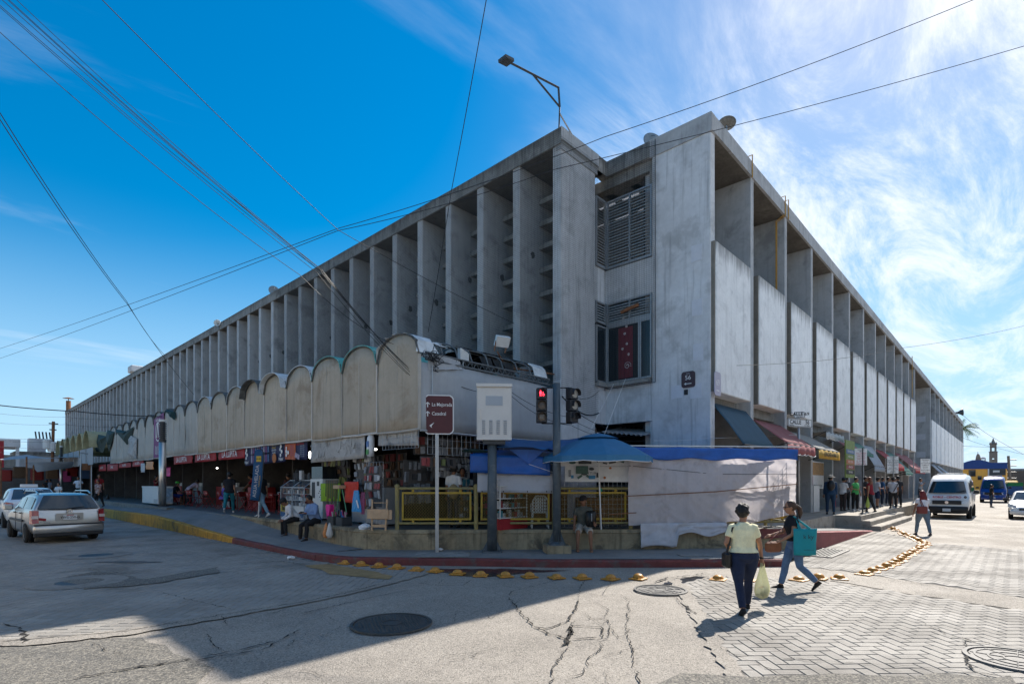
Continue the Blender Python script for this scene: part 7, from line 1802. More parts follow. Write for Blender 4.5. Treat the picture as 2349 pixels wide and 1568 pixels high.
def person(label, loc, yaw, H, pose, top, bottom, skin='a', hair='hair_black', style='short', fat=1.0, fem=False, sleeve=.55, shorts=False, shoe=(.03,.03,.03), det=1, hat=None, hem=-.06, group=None, extra=None, floral=False, head=(0,0), barefoot=False, dress=False):
    t = thing('person', label, 'person', loc, yaw, group); s = H/1.70
    t.scale = (s,s,s); vox = {2:.011,1:.016,0:.024}[det]
    P = dict(STAND); P.update(pose); sk = M('skin_'+skin)
    hipz = 0.0; th, sh = .43, .41
    def leg(sd, a, k):
        a, k = R_(a), R_(k); sp = .02*sd if not P.get('sit') else .06*sd
        hp = Vector((sd*.092*fat**.5,0,0)); kn = hp+Vector((sp, math.sin(a)*th, -math.cos(a)*th)); an = kn+Vector((sp*.3, math.sin(a-k)*sh, -math.cos(a-k)*sh))
        return hp, kn, an, a-k
    Lg = leg(-1,P['lt'],P['lk']), leg(1,P['rt'],P['rk'])
    low = min(g[2].z-.075*max(.5,math.cos(g[3])) for g in Lg)
    base = -low if not P.get('sit') else None
    z0 = Vector((0,0,base)) if base is not None else Vector((0,0,P['sit']))
    t['hip'] = z0.z
    lean = R_(P['lean']); hipc = z0.copy()
    def tp(x,y,z,f=1.0): return rotx(Vector((x,y,z))+z0, lean*f, hipc)
    prof = [(-.09,.135,.10,0),(-.02,.163,.118,-.008),(.06,.158,.112,0),(.14,.142,.10,.006),(.24,.148,.104,.012),(.34,.162,.112,.016),(.42,.165,.104,.010),(.49,.135,.082,.0),(.53,.075,.062,-.004),(.56,.056,.058,0),(.60,.054,.056,.010)]
    if fem: prof = [(-.09,.14,.11,0),(-.02,.172,.128,-.015),(.06,.160,.115,-.008),(.14,.130,.096,.0),(.24,.134,.104,.012),(.33,.148,.120,.028),(.42,.148,.098,.012),(.49,.120,.078,.0),(.53,.066,.056,-.004),(.56,.048,.050,0),(.60,.046,.050,.010)]
    def ring(z,w,d,yo,ex,n=16):
        wf = fat if z < .45 else fat**.4; belly = (fat-1)*.10*math.exp(-((z-.15)/.14)**2) if fat > 1 else 0
        return [tp(math.cos(2*math.pi*k/n)*(w*wf+ex), math.sin(2*math.pi*k/n)*((d+belly*.4)*wf**.6+ex)+yo+belly*.6, z, min(1,max(.15,(z+.1)/.35))) for k in range(n)]
    shz = .455; shw = (.172 if not fem else .152)*fat**.35
    def arm(sd, A):
        a, ab, el = R_(A[0]), R_(A[1]), R_(A[2]); inw = R_(A[3]) if len(A) > 3 else R_(10)
        sp = tp(sd*shw,0,shz); d = Vector((sd*math.sin(ab), math.sin(a)*math.cos(ab), -math.cos(a)*math.cos(ab)))
        e = sp+d*.275; d2 = Vector((-sd*math.sin(inw)*math.sin(el)+sd*math.sin(ab)*math.cos(el)*.6, math.sin(a+el), -math.cos(a+el))).normalized()
        w = e+d2*.245; return sp, e, w, d2
    Ar = arm(-1,P['la']), arm(1,P['ra'])
    nk = tp(0,.0,.60); hy, hpit = R_(head[0]), R_(head[1])
    Mh = Matrix.Rotation(-hy,3,'Z') @ Matrix.Rotation(-hpit-lean*.5,3,'X')
    hc = tp(0,.012,.585)+Mh@Vector((0,.015,.103))
    q = MB()
    for (z,w,d,yo) in [prof[0]]: pass
    q.loft([ring(z,w,d,yo,-.004 if z > .1 else -.03) for z,w,d,yo in prof], True)
    q.ell(hc+Mh@Vector((0,-.006,.012)),(.080,.099,.112),14,10,Mh); q.ell(hc+Mh@Vector((0,.030,-.055)),(.057,.064,.066),12,8,Mh)
    q.ell(hc+Mh@Vector((0,.101,-.012)),(.014,.020,.026),8,6,Mh)
    for sd in (-1,1): q.ell(hc+Mh@Vector((sd*.083,-.004,-.008)),(.012,.021,.033),8,6,Mh)
    q.tube([tp(0,-.008,.50),tp(0,0,.58),hc+Mh@Vector((0,-.01,-.05))],[.06,.052,.052],12)
    for (hp,kn,an,fa) in Lg:
        q.tube([hp+z0,(hp.lerp(kn,.45))+z0,kn+z0,kn.lerp(an,.3)+z0+Vector((0,-.012,0)),an+z0],[.07*fat**.6,.074*fat**.5,.055,.056,.036],12)
    for (sp,e,w,d2) in Ar:
        q.tube([sp,sp.lerp(e,.5),e,e.lerp(w,.35),w],[.052*fat**.4,.045*fat**.4,.037,.036,.025],10)
        sd = -1 if sp is Ar[0][0] else 1
        pal = w+d2*.045; side = Vector((1,0,0)); 
        q.tube([w-d2*.01,w+d2*.04,w+d2*.085],[.024,.034,.032],8,sx=1.0)
        if det == 0: q.tube([w+d2*.08,w+d2*.15],[.028,.016],6)
    q0 = rmesh(q,'body',sk,t,vox,5)
    if det >= 1:
        for (sp,e,w,d2) in Ar:
            sd = -1 if sp.x*1 < 0 else 1
            ac = d2.cross(Vector((0,0,1))); ac = ac.normalized() if ac.length > .1 else Vector((0,1,0)); curl = ac.cross(d2).normalized()*-1
            q = MB()
            for i,(o_,L_) in enumerate(((-.024,.062),(-.008,.072),(.008,.068),(.024,.054))):
                b0 = w+d2*.078+ac*o_; m_ = b0+d2*L_*.55+curl*.006; q.tube([b0-d2*.02,b0,m_,m_+d2*L_*.38+curl*.022],[.009,.0095,.009,.007],6)
            b0 = w+d2*.03+ac*(-.03); q.tube([b0,b0+d2*.035-ac*.022,b0+d2*.062-ac*.02+curl*.012],[.011,.010,.008],6)
            q.build('fingers',sk,t,local=True,smooth=True)
        for sd in (-1,1):
            q = MB(); q.ell(hc+Mh@Vector((sd*.031,.089,.012)),(.014,.008,.007),8,5,Mh); q.build('eye',M('eye_dark'),t,local=True)
            q = MB(); q.ell(hc+Mh@Vector((sd*.031,.091,.032)),(.019,.006,.004),8,5,Mh); q.build('eyebrow',M(hair if hair != 'hair_red' else 'hair_black'),t,local=True)
        q = MB(); q.ell(hc+Mh@Vector((0,.094,-.052)),(.022,.006,.006),8,5,Mh); q.build('mouth',M('lip'),t,local=True)
    # shirt
    tm = M('cloth_floral') if floral else cloth(top)
    q = MB(); ex = .016
    pr = [p_ for p_ in prof if p_[0] > hem+.01 and p_[0] < .54]; first = min(prof, key=lambda p_: abs(p_[0]-hem))
    q.loft([ring(hem,first[1],first[2],first[3],ex+.010)]+[ring(z,w,d,yo,ex) for z,w,d,yo in pr]+[ring(.545,.066,.058,-.004,.004)], True)
    if dress: q.loft([ring(.1,.15,.105,0,ex),ring(-.05,.17,.13,0,ex+.02),ring(-.30,.17,.14,.02,ex+.05)],True)
    for (sp,e,w,d2) in Ar:
        if sleeve <= 1: end = sp.lerp(e, max(.15,sleeve*1.3) if sleeve < .75 else 1.0); q.tube([sp-Vector((math.copysign(.05,sp.x),0,-.012)),sp,sp.lerp(end,.5),end],[.062*fat**.3,.066*fat**.4,.060*fat**.4,.058*fat**.4],12)
        else: q.tube([sp-Vector((math.copysign(.05,sp.x),0,-.012)),sp,sp.lerp(e,.5),e,e.lerp(w,.5),e.lerp(w,.96)],[.062,.066*fat**.4,.058*fat**.4,.052,.045,.036],12)
    rmesh(q,'shirt',tm,t,vox,4)
    # trousers
    if not dress:
        bm_ = cloth(bottom,True); q = MB()
        q.loft([ring(-.095,.10,.09,0,ex*.4)]+[ring(z,w,d,yo,.008) for z,w,d,yo in prof[1:3]]+[ring(.09,.152,.108,0,.006) if not fem else ring(.09,.150,.108,0,.010),ring(.15,.146 if not fem else .134,.100,.0,.006)], True)
        for (hp,kn,an,fa) in Lg:
            if shorts: q.tube([hp+z0+Vector((0,0,.03)),hp+z0,hp.lerp(kn,.5)+z0,hp.lerp(kn,.95)+z0],[.09*fat,.102*fat,.095*fat**.7,.088],14)
            else: q.tube([hp+z0+Vector((0,0,.03)),hp+z0,hp.lerp(kn,.5)+z0,kn+z0,kn.lerp(an,.35)+z0+Vector((0,-.01,0)),kn.lerp(an,.94)+z0],[.09*fat,.100*fat,.090*fat**.7,.067,.066,.054],14)
        rmesh(q,'trousers',bm_,t,vox,4)
    # shoes
    for (hp,kn,an,fa) in Lg:
        q = MB(); a = an+z0; fp = R_(0) if P.get('sit') else fa*.9 if fa < -.25 else 0.0
        fd = Vector((0,math.cos(fp),math.sin(fp))); fu = Vector((0,-math.sin(fp),math.cos(fp)))
        def fr(d_,w,h0,h1): return [a+fd*d_+Vector((w*math.cos(x),0,0))+fu*(h0+(h1-h0)*(.5+.5*math.sin(x))) for x in [2*math.pi*k/10 for k in range(10)]]
        q.loft([fr(-.055,.026,-.075,-.03),fr(-.03,.036,-.076,.03),fr(.02,.038,-.076,.025),fr(.08,.042,-.077,-.015),fr(.14,.042,-.077,-.035),fr(.175,.024,-.075,-.05)],True)
        q.build('shoe',sk if barefoot else cloth(shoe),t,local=True,smooth=True)
        if barefoot:
            q = MB(); q.loft([fr(-.06,.03,-.085,-.074),fr(.08,.046,-.085,-.074),fr(.19,.026,-.085,-.074)],True); q.tube([a+fd*.06+Vector((-.04,0,0))+fu*-.05,a+fd*.10+fu*-.015,a+fd*.06+Vector((.04,0,0))+fu*-.05],.008,5); q.build('sandal',M('leather_black'),t,local=True)
    # hair and hats
    hm = M(hair)
    if style != 'bald':
        q = MB(); jit = random.Random(len(label))
        q.ell(hc+Mh@Vector((0,-.026,.026)),(.094,.100,.114),16,12,Mh)
        if style in ('long','wavy'):
            for i in range(7): a_ = -1.1+2.2*i/6; b0 = hc+Mh@Vector((math.sin(a_)*.07,-.05-.03*math.cos(a_),.02)); q.tube([b0,b0+Vector((math.sin(a_)*.035,-.03,-.14)),b0+Vector((math.sin(a_)*.05+jit.uniform(-.02,.03),-.03,-.27)),b0+Vector((math.sin(a_)*.05+jit.uniform(-.03,.05),-.02,-.36))],[.036,.036,.030,.010],8)
        if style == 'pony': q.ell(hc+Mh@Vector((0,-.12,.02)),(.03,.03,.03),8,6); q.tube([hc+Mh@Vector((0,-.12,.02)),hc+Mh@Vector((0,-.17,-.04)),hc+Mh@Vector((.01,-.18,-.13)),hc+Mh@Vector((.0,-.15,-.24))],[.03,.046,.044,.012],10)
        if style == 'bun': q.ell(hc+Mh@Vector((0,-.10,.09)),(.045,.045,.04),10,8)
        if style == 'curly':
            for i in range(46):
                a_, b2 = jit.uniform(0,6.28), jit.uniform(-.35,1.5); v_ = Vector((math.cos(a_)*math.cos(b2)*.092,math.sin(a_)*math.cos(b2)*.10-.026,math.sin(b2)*.115+.03))
                if v_.y > .045 and v_.z < .07: continue
                q.ell(hc+Mh@v_,(.029,.029,.029),7,5)
        rmesh(q,'hair',hm,t,min(vox,.012),2)
    if hat:
        kind, colr = hat; q = MB(); cm = cloth(colr)
        n = 20; rings = []
        for s_ in range(6):
            an_ = s_/5*math.pi/2; rings.append([hc+Mh@Vector((math.cos(2*math.pi*k/n)*.103*math.cos(an_*.97),math.sin(2*math.pi*k/n)*.119*math.cos(an_*.97)-.012,.035+.105*math.sin(an_))) for k in range(n)])
        q.loft(rings,True)
        if kind == 'cap':
            q.add([hc+Mh@Vector((x,y,z)) for x,y,z in ((-.075,.07,.04),(0,.10,.052),(.075,.07,.04),(.055,.165,.018),(0,.185,.022),(-.055,.165,.018))],[(0,1,4,5),(1,2,3,4)])
        else: q.loft([[hc+Mh@Vector((math.cos(2*math.pi*k/n)*r_,math.sin(2*math.pi*k/n)*r_*1.12-.012,z)) for k in range(n)] for r_,z in ((.095,.042),(.14,.034),(.185,.022))],False)
        q.build('hat',cm,t,local=True,smooth=True,solid=.006)
    t['_w'] = 0
    Mw = Matrix.Translation(Vector(loc)) @ Matrix.Rotation(yaw,4,'Z') @ Matrix.Scale(s,4)
    return dict(t=t, lw=Mw@Ar[0][2], rw=Mw@Ar[1][2], lh=Mw@(Ar[0][2]+Ar[0][3]*.09), rh=Mw@(Ar[1][2]+Ar[1][3]*.09), ls=Mw@Ar[0][0], rs=Mw@Ar[1][0], M=Mw, hc=hc, Mh=Mh, z0=z0, le=Mw@Ar[0][1], re=Mw@Ar[1][1], hipw=Mw@z0)
GW = 'people in the market street'
# --- two women crossing
w1 = person('woman in pale yellow shirt and dark jeans walking away across the crossing',G(1706,1403),face(4),1.57,dict(lt=-20,lk=8,rt=20,rk=10,la=(-8,24,75,40),ra=(6,22,8),lean=4),(.80,.75,.48),(.012,.020,.05),'a','hair_black','curly',1.32,True,.45,shoe=(.015,.014,.014),det=2,head=(35,4),hem=.07)
w2 = person('woman in black top and ripped jeans walking left with a teal tote',G(1822,1352),face(-82),1.58,dict(lt=-8,lk=38,rt=16,rk=4,la=(12,6,48,8),ra=(22,8,52,12),lean=4),(.008,.009,.012),(.085,.15,.26),'a','hair_brown','pony',.98,True,.35,shoe=(.015,.014,.014),det=2,head=(0,6),hem=.05)
q = MB(); Mw = w2['Mh']
for sd in (-1,1): q.ell(w2['hc']+Mw@Vector((sd*.034,.092,.010)),(.026,.010,.018),10,6)
q.tube([w2['hc']+Mw@Vector((-.08,.0,.016)),w2['hc']+Mw@Vector((-.062,.085,.016))],.005,4); q.tube([w2['hc']+Mw@Vector((.08,.0,.016)),w2['hc']+Mw@Vector((.062,.085,.016))],.005,4); q.build('sunglasses',M('leather_black'),w2['t'],local=True)
mat('tote_teal',(.012,.34,.40),.6,var=.06,scale=8,translucent=.25); mat('bag_clear',(.66,.66,.42),.3,var=.08,scale=8,translucent=.4,alpha=.62); mat('bag_white',(.72,.72,.74),.4,var=.06,translucent=.4); mat('bag_lime',(.50,.60,.16),.4,var=.08,translucent=.4); mat('bag_brown',(.20,.07,.03),.5,var=.2,scale=12); mat('bag_maroon',(.17,.035,.03),.5,var=.1)
# teal tote on the near shoulder
sp = w2['ls']; vd = Vector((RX,-RY,0)); c = sp+vd*.11-Vector((RY,RX,0))*.10; ctop = c.z-.14
t = thing('tote_bag','bright teal cloth tote bag on the shoulder of the woman in black','bag',Vector((c.x,c.y,ctop-.42)))
nv = -Vector((RY,RX,0))
q = MB(); q.grid(lambda u,v: c+vd*(-.19+.38*u+(.03*(1-v)*(u-.5)))+Vector((0,0,ctop-c.z-.46*v))+nv*(.06*math.sin(math.pi*u)*(.25+.75*v)+.008*math.sin(u*14+v*6)),10,8)
q.grid(lambda u,v: c+vd*(.19-.38*u)+Vector((0,0,ctop-c.z-.46*v))-nv*(.05*math.sin(math.pi*u)*(.25+.75*v)),10,8); q.build('pouch',M('tote_teal'),t,smooth=True,solid=.004)
for o_ in (.03,-.03): q = MB(); q.tube([c+vd*-.09+Vector((0,0,ctop-c.z))+nv*o_,sp+Vector((0,0,.055))+nv*o_*.5-vd*.03,c+vd*.08+Vector((0,0,ctop-c.z))+nv*o_],.014,5); q.build('strap',M('tote_teal'),t)
txt('lettering','k ky',.075,c+vd*.02+Vector((0,0,ctop-c.z-.14))+nv*.075,vd,UP,M('txt_black'),t); txt('lettering','trendykky.com',.02,c+vd*.02+Vector((0,0,ctop-c.z-.36))+nv*.082,vd,UP,M('txt_black'),t)
t = thing('handbag','brown and tan leather handbag held by the woman in black','bag',w2['lh']-Vector((0,0,.15))); h_ = w2['lh']-vd*.05
q = MB(); q.bbox(h_-UP*.07,(.30,.12,.18),.04,rz=math.atan2(vd.y,vd.x)+.2); q.build('pouch',M('bag_brown'),t,smooth=False); q = MB(); q.tube([h_-vd*.1,h_+UP*.10,w2['rs']-UP*.05],.01,5); q.build('strap',M('bag_maroon'),t)
# yellow plastic bag with things
h_ = w1['rh']; t = thing('plastic_bag','pale yellow plastic shopping bag hanging from the hand of the woman in yellow','bag',h_-UP*.5)
q = MB(); r = random.Random(3); rings = []
for (z,w_) in ((.01,.022),(-.08,.045),(-.2,.085),(-.34,.125),(-.44,.135),(-.50,.10),(-.53,.03)): rings.append([h_+Vector((math.cos(2*math.pi*k/14)*w_*(1+.15*math.sin(k*2.3)),math.sin(2*math.pi*k/14)*w_*(.7+.1*math.cos(k*3.1)),z)) for k in range(14)])
q.loft(rings,True); q.v = [(x+r.uniform(-.012,.012),y+r.uniform(-.012,.012),z+r.uniform(-.012,.012)) for x,y,z in q.v]; q.build('film',M('bag_clear'),t)
for i in range(7): q = MB(); q.tube([h_+Vector((r.uniform(-.07,.03),r.uniform(-.05,.05),-.46+.03*(i%3))),h_+Vector((r.uniform(-.03,.08),r.uniform(-.05,.05),-.44+.03*(i%3)))],.035,8); q.build('can',M('pack_'+['red','teal','white','brown','blue'][i%5]),t)
t = thing('shoulder_bag','small black shoulder bag on the left hip of the woman in yellow','bag',w1['ls']-UP*.8); lsd = -Vector((math.cos(face(4)),math.sin(face(4)),0)); bc = w1['hipw']+lsd*.24-UP*.05
q = MB(); q.bbox(bc,(.10,.24,.22),.04,rz=face(4)); q.build('pouch',M('leather_black'),t); q = MB(); q.tube([bc+UP*.1,w1['ls']+lsd*.02-Vector((RY,RX,0))*.06,w1['ls']+UP*.07-lsd*.05],.018,5); q.build('strap',M('leather_black'),t)
q = MB(); q.lathe([(.032,-.014),(.034,.014)],(0,0,0),10,M=Matrix.Identity(3)); q.v=[tuple(Vector(v_)+w1['rw']) for v_ in q.v]; tag(q.build('wrist_watch',M('leather_black')),'dark watch on the wrist holding the yellow bag','watch')
# --- red haired woman on the right street
w3 = person('red haired woman in white tee and jeans walking away on the right street',G(2117,1227),face(6),1.60,dict(lt=16,lk=6,rt=-12,rk=6,la=(-4,22,14),ra=(6,6,70,30),lean=2),(.72,.72,.76),(.13,.19,.25),'a','hair_red','wavy',1.3,True,.4,shoe=(.06,.06,.07),det=1,hem=.05)
t = thing('handbag','maroon leather shoulder bag of the red haired woman','bag',w3['hipw']); bc = w3['hipw']-Vector((math.cos(face(6)),math.sin(face(6)),0))*.14-Vector((RY,RX,0))*.16+UP*.08
q = MB(); q.bbox(bc,(.34,.12,.26),.03,rz=face(6)); q.build('pouch',M('bag_maroon'),t); q = MB(); q.tube([bc+UP*.12,w3['ls']-Vector((RY,RX,0))*.09],.012,5); q.tube([bc+UP*.12+vd*.06,w3['ls']+vd*.04-Vector((RY,RX,0))*.09],.012,5); q.build('strap',M('bag_maroon'),t)
# --- men seated on the ledge
m1 = person('man in white shirt and black cap sitting bent over on the ledge',Vector((-5.60,9.75,PZ-.03)),R_(82),1.62,dict(SIT,lean=34,lt=80,rt=72,lk=86,rk=74,la=(0,6,58,25),ra=(0,6,58,25)),(.66,.66,.69),(.015,.015,.017),'b','hair_black','short',1.0,False,1.5,shoe=(.05,.035,.03),det=1,hat=('cap',(.02,.02,.022)),head=(0,22))
m2 = person('heavy man in light blue shirt sitting on the ledge with a phone',Vector((-5.58,8.55,PZ-.03)),R_(98),1.66,dict(SIT,lean=14,lt=76,rt=70,lk=72,rk=70,la=(18,14,84,38),ra=(18,14,84,38)),(.20,.30,.50),(.014,.014,.016),'b','hair_black','short',1.3,False,1.5,shoe=(.02,.02,.02),det=1,head=(0,28))
q = MB(); q.obox((m2['lh']+m2['rh'])/2+UP*.02,(.07,.14,.012),rz=.3,ry=-.4); tag(q.build('phone',M('glass_dark')),'phone in the hands of the man in light blue','phone')
q = MB(); q.bbox(Vector((-5.3,9.3,PZ+.16)),(.26,.36,.36),.08); tag(q.build('backpack',M('leather_black')),'black backpack between the two seated men','backpack')
p3 = atC(1338,1200,-.0); m3 = person('man in olive polo and cap sitting on the platform wall with a backpack',Vector((p3.x,p3.y,ZR)),R_(135-6),1.66,dict(SIT,lean=6,lt=72,rt=74,lk=70,rk=72,la=(26,14,40,4),ra=(16,12,30,6)),(.10,.095,.075),(.40,.36,.31),'b','hair_black','short',1.1,False,.5,True,det=1,hat=('cap',(.02,.015,.015)),head=(18,4),barefoot=True)
t = thing('backpack','dark backpack on the lap of the seated man with a cap','backpack',p3); bc = Vector((p3.x,p3.y,ZR+.30))+CN*.30+CD*.14; q = MB(); q.bbox(bc,(.27,.17,.40),.07,rz=R_(-45)); q.build('pack',M('leather_black'),t,smooth=True); q = MB(); q.tube([bc+CN*.13+UP*.14,bc+CN*.135-UP*.05],.008,4); q.build('zip',M('txt_grey'),t)
# --- shoppers on the right sidewalk (platform)
def rp(u,v): p = G(u,v,.57); return Vector((p.x,min(max(p.y,-2.0),1.3),.57))
black=(.012,.012,.014); navy=(.02,.03,.07); dj=(.02,.03,.055); grey=(.15,.15,.16)
RPPL = [('man in blue work clothes and pale sun hat seen from behind',1905,1179,24,1.62,STAND,(.012,.045,.10),(.010,.035,.075),'b',dict(style='short',sleeve=1.5,hat=('hat',(.45,.40,.33)),fat=1.15,head=(40,0))),
 ('man in white tee and blue cap looking at his phone by the pillar',1934,1171,70,1.55,dict(STAND,ra=(20,8,80,20),la=(20,8,80,20)),(.60,.60,.60),(.05,.035,.035),'b',dict(hat=('cap',(.05,.07,.14)),head=(0,15))),
 ('man in grey shirt standing behind the man in white tee',1941,1168,50,1.6,STAND,(.09,.09,.11),black,'b',dict()),
 ('woman in bright green top with hand on hip and a white bag',1962,1171,160,1.55,dict(STAND,ra=(-6,38,80,60),la=(4,14,10)),(.07,.40,.11),black,'a',dict(fem=True,style='bun',fat=1.1,shoe=(.6,.6,.6),head=(0,14),sleeve=.3)),
 ('woman in dark red top and long hair walking with a lime bag',1997,1173,-35,1.58,dict(WALK,la=(-6,14,10),ra=(30,16,80,20)),(.20,.008,.018),black,'a',dict(fem=True,style='long',hair='hair_auburn',fat=1.12,sleeve=.2)),
 ('person in dark clothes behind the woman in dark red',1985,1166,150,1.6,STAND,black,black,'b',dict(style='short')),
 ('man in white shirt and navy shorts under the awning',2013,1163,100,1.58,dict(STAND,la=(15,8,70,10)),(.55,.56,.60),navy,'a',dict(shorts=True,hat=('cap',black))),
 ('youth in blue shirt and jeans next to the navy shorts',2024,1160,110,1.6,STAND,(.03,.10,.22),dj,'a',dict(shoe=(.5,.5,.5))),
 ('person in dark grey top leaning by the shop pillar',2037,1158,150,1.62,STAND,(.05,.055,.065),dj,'a',dict(shoe=(.4,.4,.4))),
 ('woman in short black outfit standing behind the second stop sign',2053,1160,175,1.55,STAND,black,black,'c',dict(fem=True,style='long',shorts=True,fat=1.1,shoe=(.5,.5,.5))),
 ('man in black tee with his back turned near the second steps',2084,1163,10,1.66,STAND,(.016,.018,.024),black,'b',dict(style='short')),
 ('man in pale grey shirt with a cross strap near the van',2094,1166,20,1.58,dict(STAND,la=(24,10,95,20)),(.42,.42,.45),black,'b',dict(style='short',fat=1.15)),
 ('woman in grey hoodie with a white headband by the far pillar',2111,1150,150,1.6,dict(STAND,ra=(40,12,110,30)),(.22,.24,.27),dj,'a',dict(fem=True))]
PP = {}
for (lab,u,v,ph,H,po,top,bot,sk,kw) in RPPL: PP[u] = person(lab,rp(u,v),face(ph),H,po,top,bot,sk,det=1 if u < 2000 else 0,**kw)
def carry(name,label,h,mt,L_=.42,w_=.12):
    t = thing(name,label,'bag',h-UP*L_); q = MB(); q.loft([[h+Vector((math.cos(2*math.pi*k/12)*w,math.sin(2*math.pi*k/12)*w*.7,-z)) for k in range(12)] for z,w in ((0,.02),(L_*.25,w_*.45),(L_*.6,w_*.9),(L_*.85,w_),(L_,w_*.4))],True); q.build('film',mt,t,smooth=True); q = MB(); q.tube([h+UP*.03,h-UP*.06],.02,5); q.build('handle',mt,t)
carry('plastic_bag','white plastic bag held by the woman in green top',PP[1962]['lh'],M('bag_white'),.55); carry('plastic_bag','lime green plastic bag held by the woman in dark red',PP[1997]['lh'],M('bag_lime'),.50)
t = thing('backpack','dark backpack on the back of the man in blue work clothes','backpack',PP[1905]['hipw']); bc = PP[1905]['hipw']+UP*.34-Vector((RY,RX,0))*.18-vd*.08; q = MB(); q.ell(bc,(.15,.10,.22),12,9,Matrix.Rotation(face(24),3,'Z')); q.build('pack',M('leather_black'),t,smooth=True)
q = MB(); pq = PP[2094]; q.tube([pq['rs']+UP*.04-Vector((RY,RX,0))*.12,pq['hipw']-Vector((RY,RX,0))*.19-vd*.12],.02,5); tag(q.build('cross_strap',M('leather_black')),'black strap across the back of the man in pale grey','strap')
person('man in dark tee and jeans standing in the right street by the vans',G(2274,1162),face(110),1.72,STAND,(.012,.016,.018),(.03,.05,.09),'b',det=0)
# --- left side people
def lp(u,v,z=ZR): return G(u,v,z)
person('woman in floral top and dark trousers walking towards the cars with a black bag',lp(226,1161,.50),face(185),1.58,WALK,(.2,.05,.05),black,'a','hair_brown','short',1.15,True,.5,det=1,floral=True)
carry('plastic_bag','black plastic bag held by the woman in the floral top',lp(247,1150,.5)+UP*.55,M('leather_black'),.45)
person('man in red shirt standing behind the woman in the floral top',lp(228,1148,.70),face(150),1.7,STAND,(.22,.01,.012),black,'b')
person('man in white shirt with hands on hips by the far lamp post',Vector((-5.9,46.5,.6)),face(165),1.72,dict(STAND,la=(-5,40,85,60),ra=(-5,40,85,60)),(.62,.65,.72),black,'b',fat=1.1,det=0)
person('woman in white blouse with sunglasses behind the taxi',Vector((-7.6,42.0,.2)),face(170),1.66,dict(STAND,ra=(20,12,80,20)),(.66,.66,.66),(.05,.04,.04),'a',style='bun',fem=True,fat=1.2,det=0)
for i,(u,top,kw,lab) in enumerate([(12,black,{},'dark clothed bystander cut by the left edge'),(36,(.02,.02,.03),{},'bystander in dark shirt raising a hand to the face'),(64,(.16,.28,.5),dict(hat=('cap',(.2,.25,.35))),'bystander in light blue with a cap behind the taxi'),(89,(.015,.016,.02),{},'tall bystander in black tee behind the taxi'),(105,(.18,.20,.26),{},'bystander in grey beside the woman in white blouse')]):
    p = atX(u,1118,-6.9); person(lab,Vector((-6.6,min(p.y,58),.5)),face(160+8*i),1.66,dict(STAND,ra=(30,20,110,20)) if i == 1 else STAND,top,black,'b',det=0,**kw)
person('person in dark red shirt leaning on the stall post',Vector((-4.6,30.0,ZR)),face(100),1.6,dict(STAND,ra=(60,20,90,20)),(.16,.012,.018),black,'a',det=0)
person('seated man with bright green cap and blue shorts at a red table',Vector((-4.4,27.3,ZR+.42)),face(80),1.66,dict(SIT,lean=16),(.02,.022,.03),(.02,.06,.32),'b',shorts=True,det=0,hat=('cap',(.06,.40,.05)),barefoot=True)
person('person in pale pink shirt bending behind the white freezer',Vector((-4.3,25.0,ZR)),face(20),1.6,dict(STAND,lean=55),(.50,.40,.47),black,'a',det=0)
person('waiter in black shirt standing among the red tables',Vector((-3.2,22.2,ZR)),face(10),1.66,STAND,(.014,.014,.016),black,'b',det=0,hat=('cap',black))
person('waiter in red polo leaning over a red table',Vector((-3.0,19.6,ZR)),face(-110),1.64,dict(STAND,lean=22,la=(40,10,6),ra=(40,10,6)),(.24,.012,.02),black,'b',det=0,hat=('cap',black))
person('woman in purple shirt sitting on a red chair with her back to the street',Vector((-4.4,19.7,ZR+.40)),R_(-90+5),1.62,dict(SIT,lean=12),(.17,.10,.40),black,'a',style='short',fem=True,fat=1.35,det=1)
person('woman in black tee and teal trousers walking past the stalls',Vector((-5.35,16.2,ZR)),face(-20),1.62,dict(WALK,lt=-24,lk=18,rt=16,rk=6,la=(10,12,60,30)),(.012,.012,.016),(.012,.16,.20),'a','hair_black','short',1.18,True,.55,shoe=(.5,.52,.55),det=1)
person('woman in brown top standing at the stall behind the flag',Vector((-3.6,14.8,ZR)),face(-60),1.58,STAND,(.09,.035,.028),black,'a',style='bun',fem=True,det=0)
person('person in light jeans and dark top walking behind the blue flag',Vector((-5.4,12.9,ZR)),face(-75),1.64,dict(WALK,lt=-22,lk=10,rt=20,rk=6),(.02,.022,.026),(.18,.30,.40),'a','hair_black','short',1.05,False,.55,shoe=(.6,.6,.6),det=1)
person('man in dark shirt standing at the phone display case',Vector((-4.7,11.6,ZR)),face(60),1.66,dict(STAND,la=(20,8,70,20)),(.014,.016,.018),(.012,.02,.05),'b',det=1)
person('customer in white tee wearing a tan backpack at the kiosk counter',Vector((-3.72,4.45,ZR)),face(15),1.66,STAND,(.60,.60,.60),dj,'b',det=1,hat=('cap',black))
t = thing('backpack','tan drawstring backpack on the kiosk customer','backpack',Vector((-3.83,4.31,1.6))); q = MB(); q.ell(Vector((-3.84,4.31,1.66)),(.15,.10,.20),12,9,Matrix.Rotation(face(15),3,'Z')); mat('bag_tan',(.26,.20,.11),.8,var=.15,scale=12,bump=.3); q.build('pack',M('bag_tan'),t,smooth=True)
person('kiosk seller in pale tee beside the customer with backpack',Vector((-3.25,4.62,ZR)),face(170),1.6,STAND,(.48,.48,.44),dj,'b',det=0)
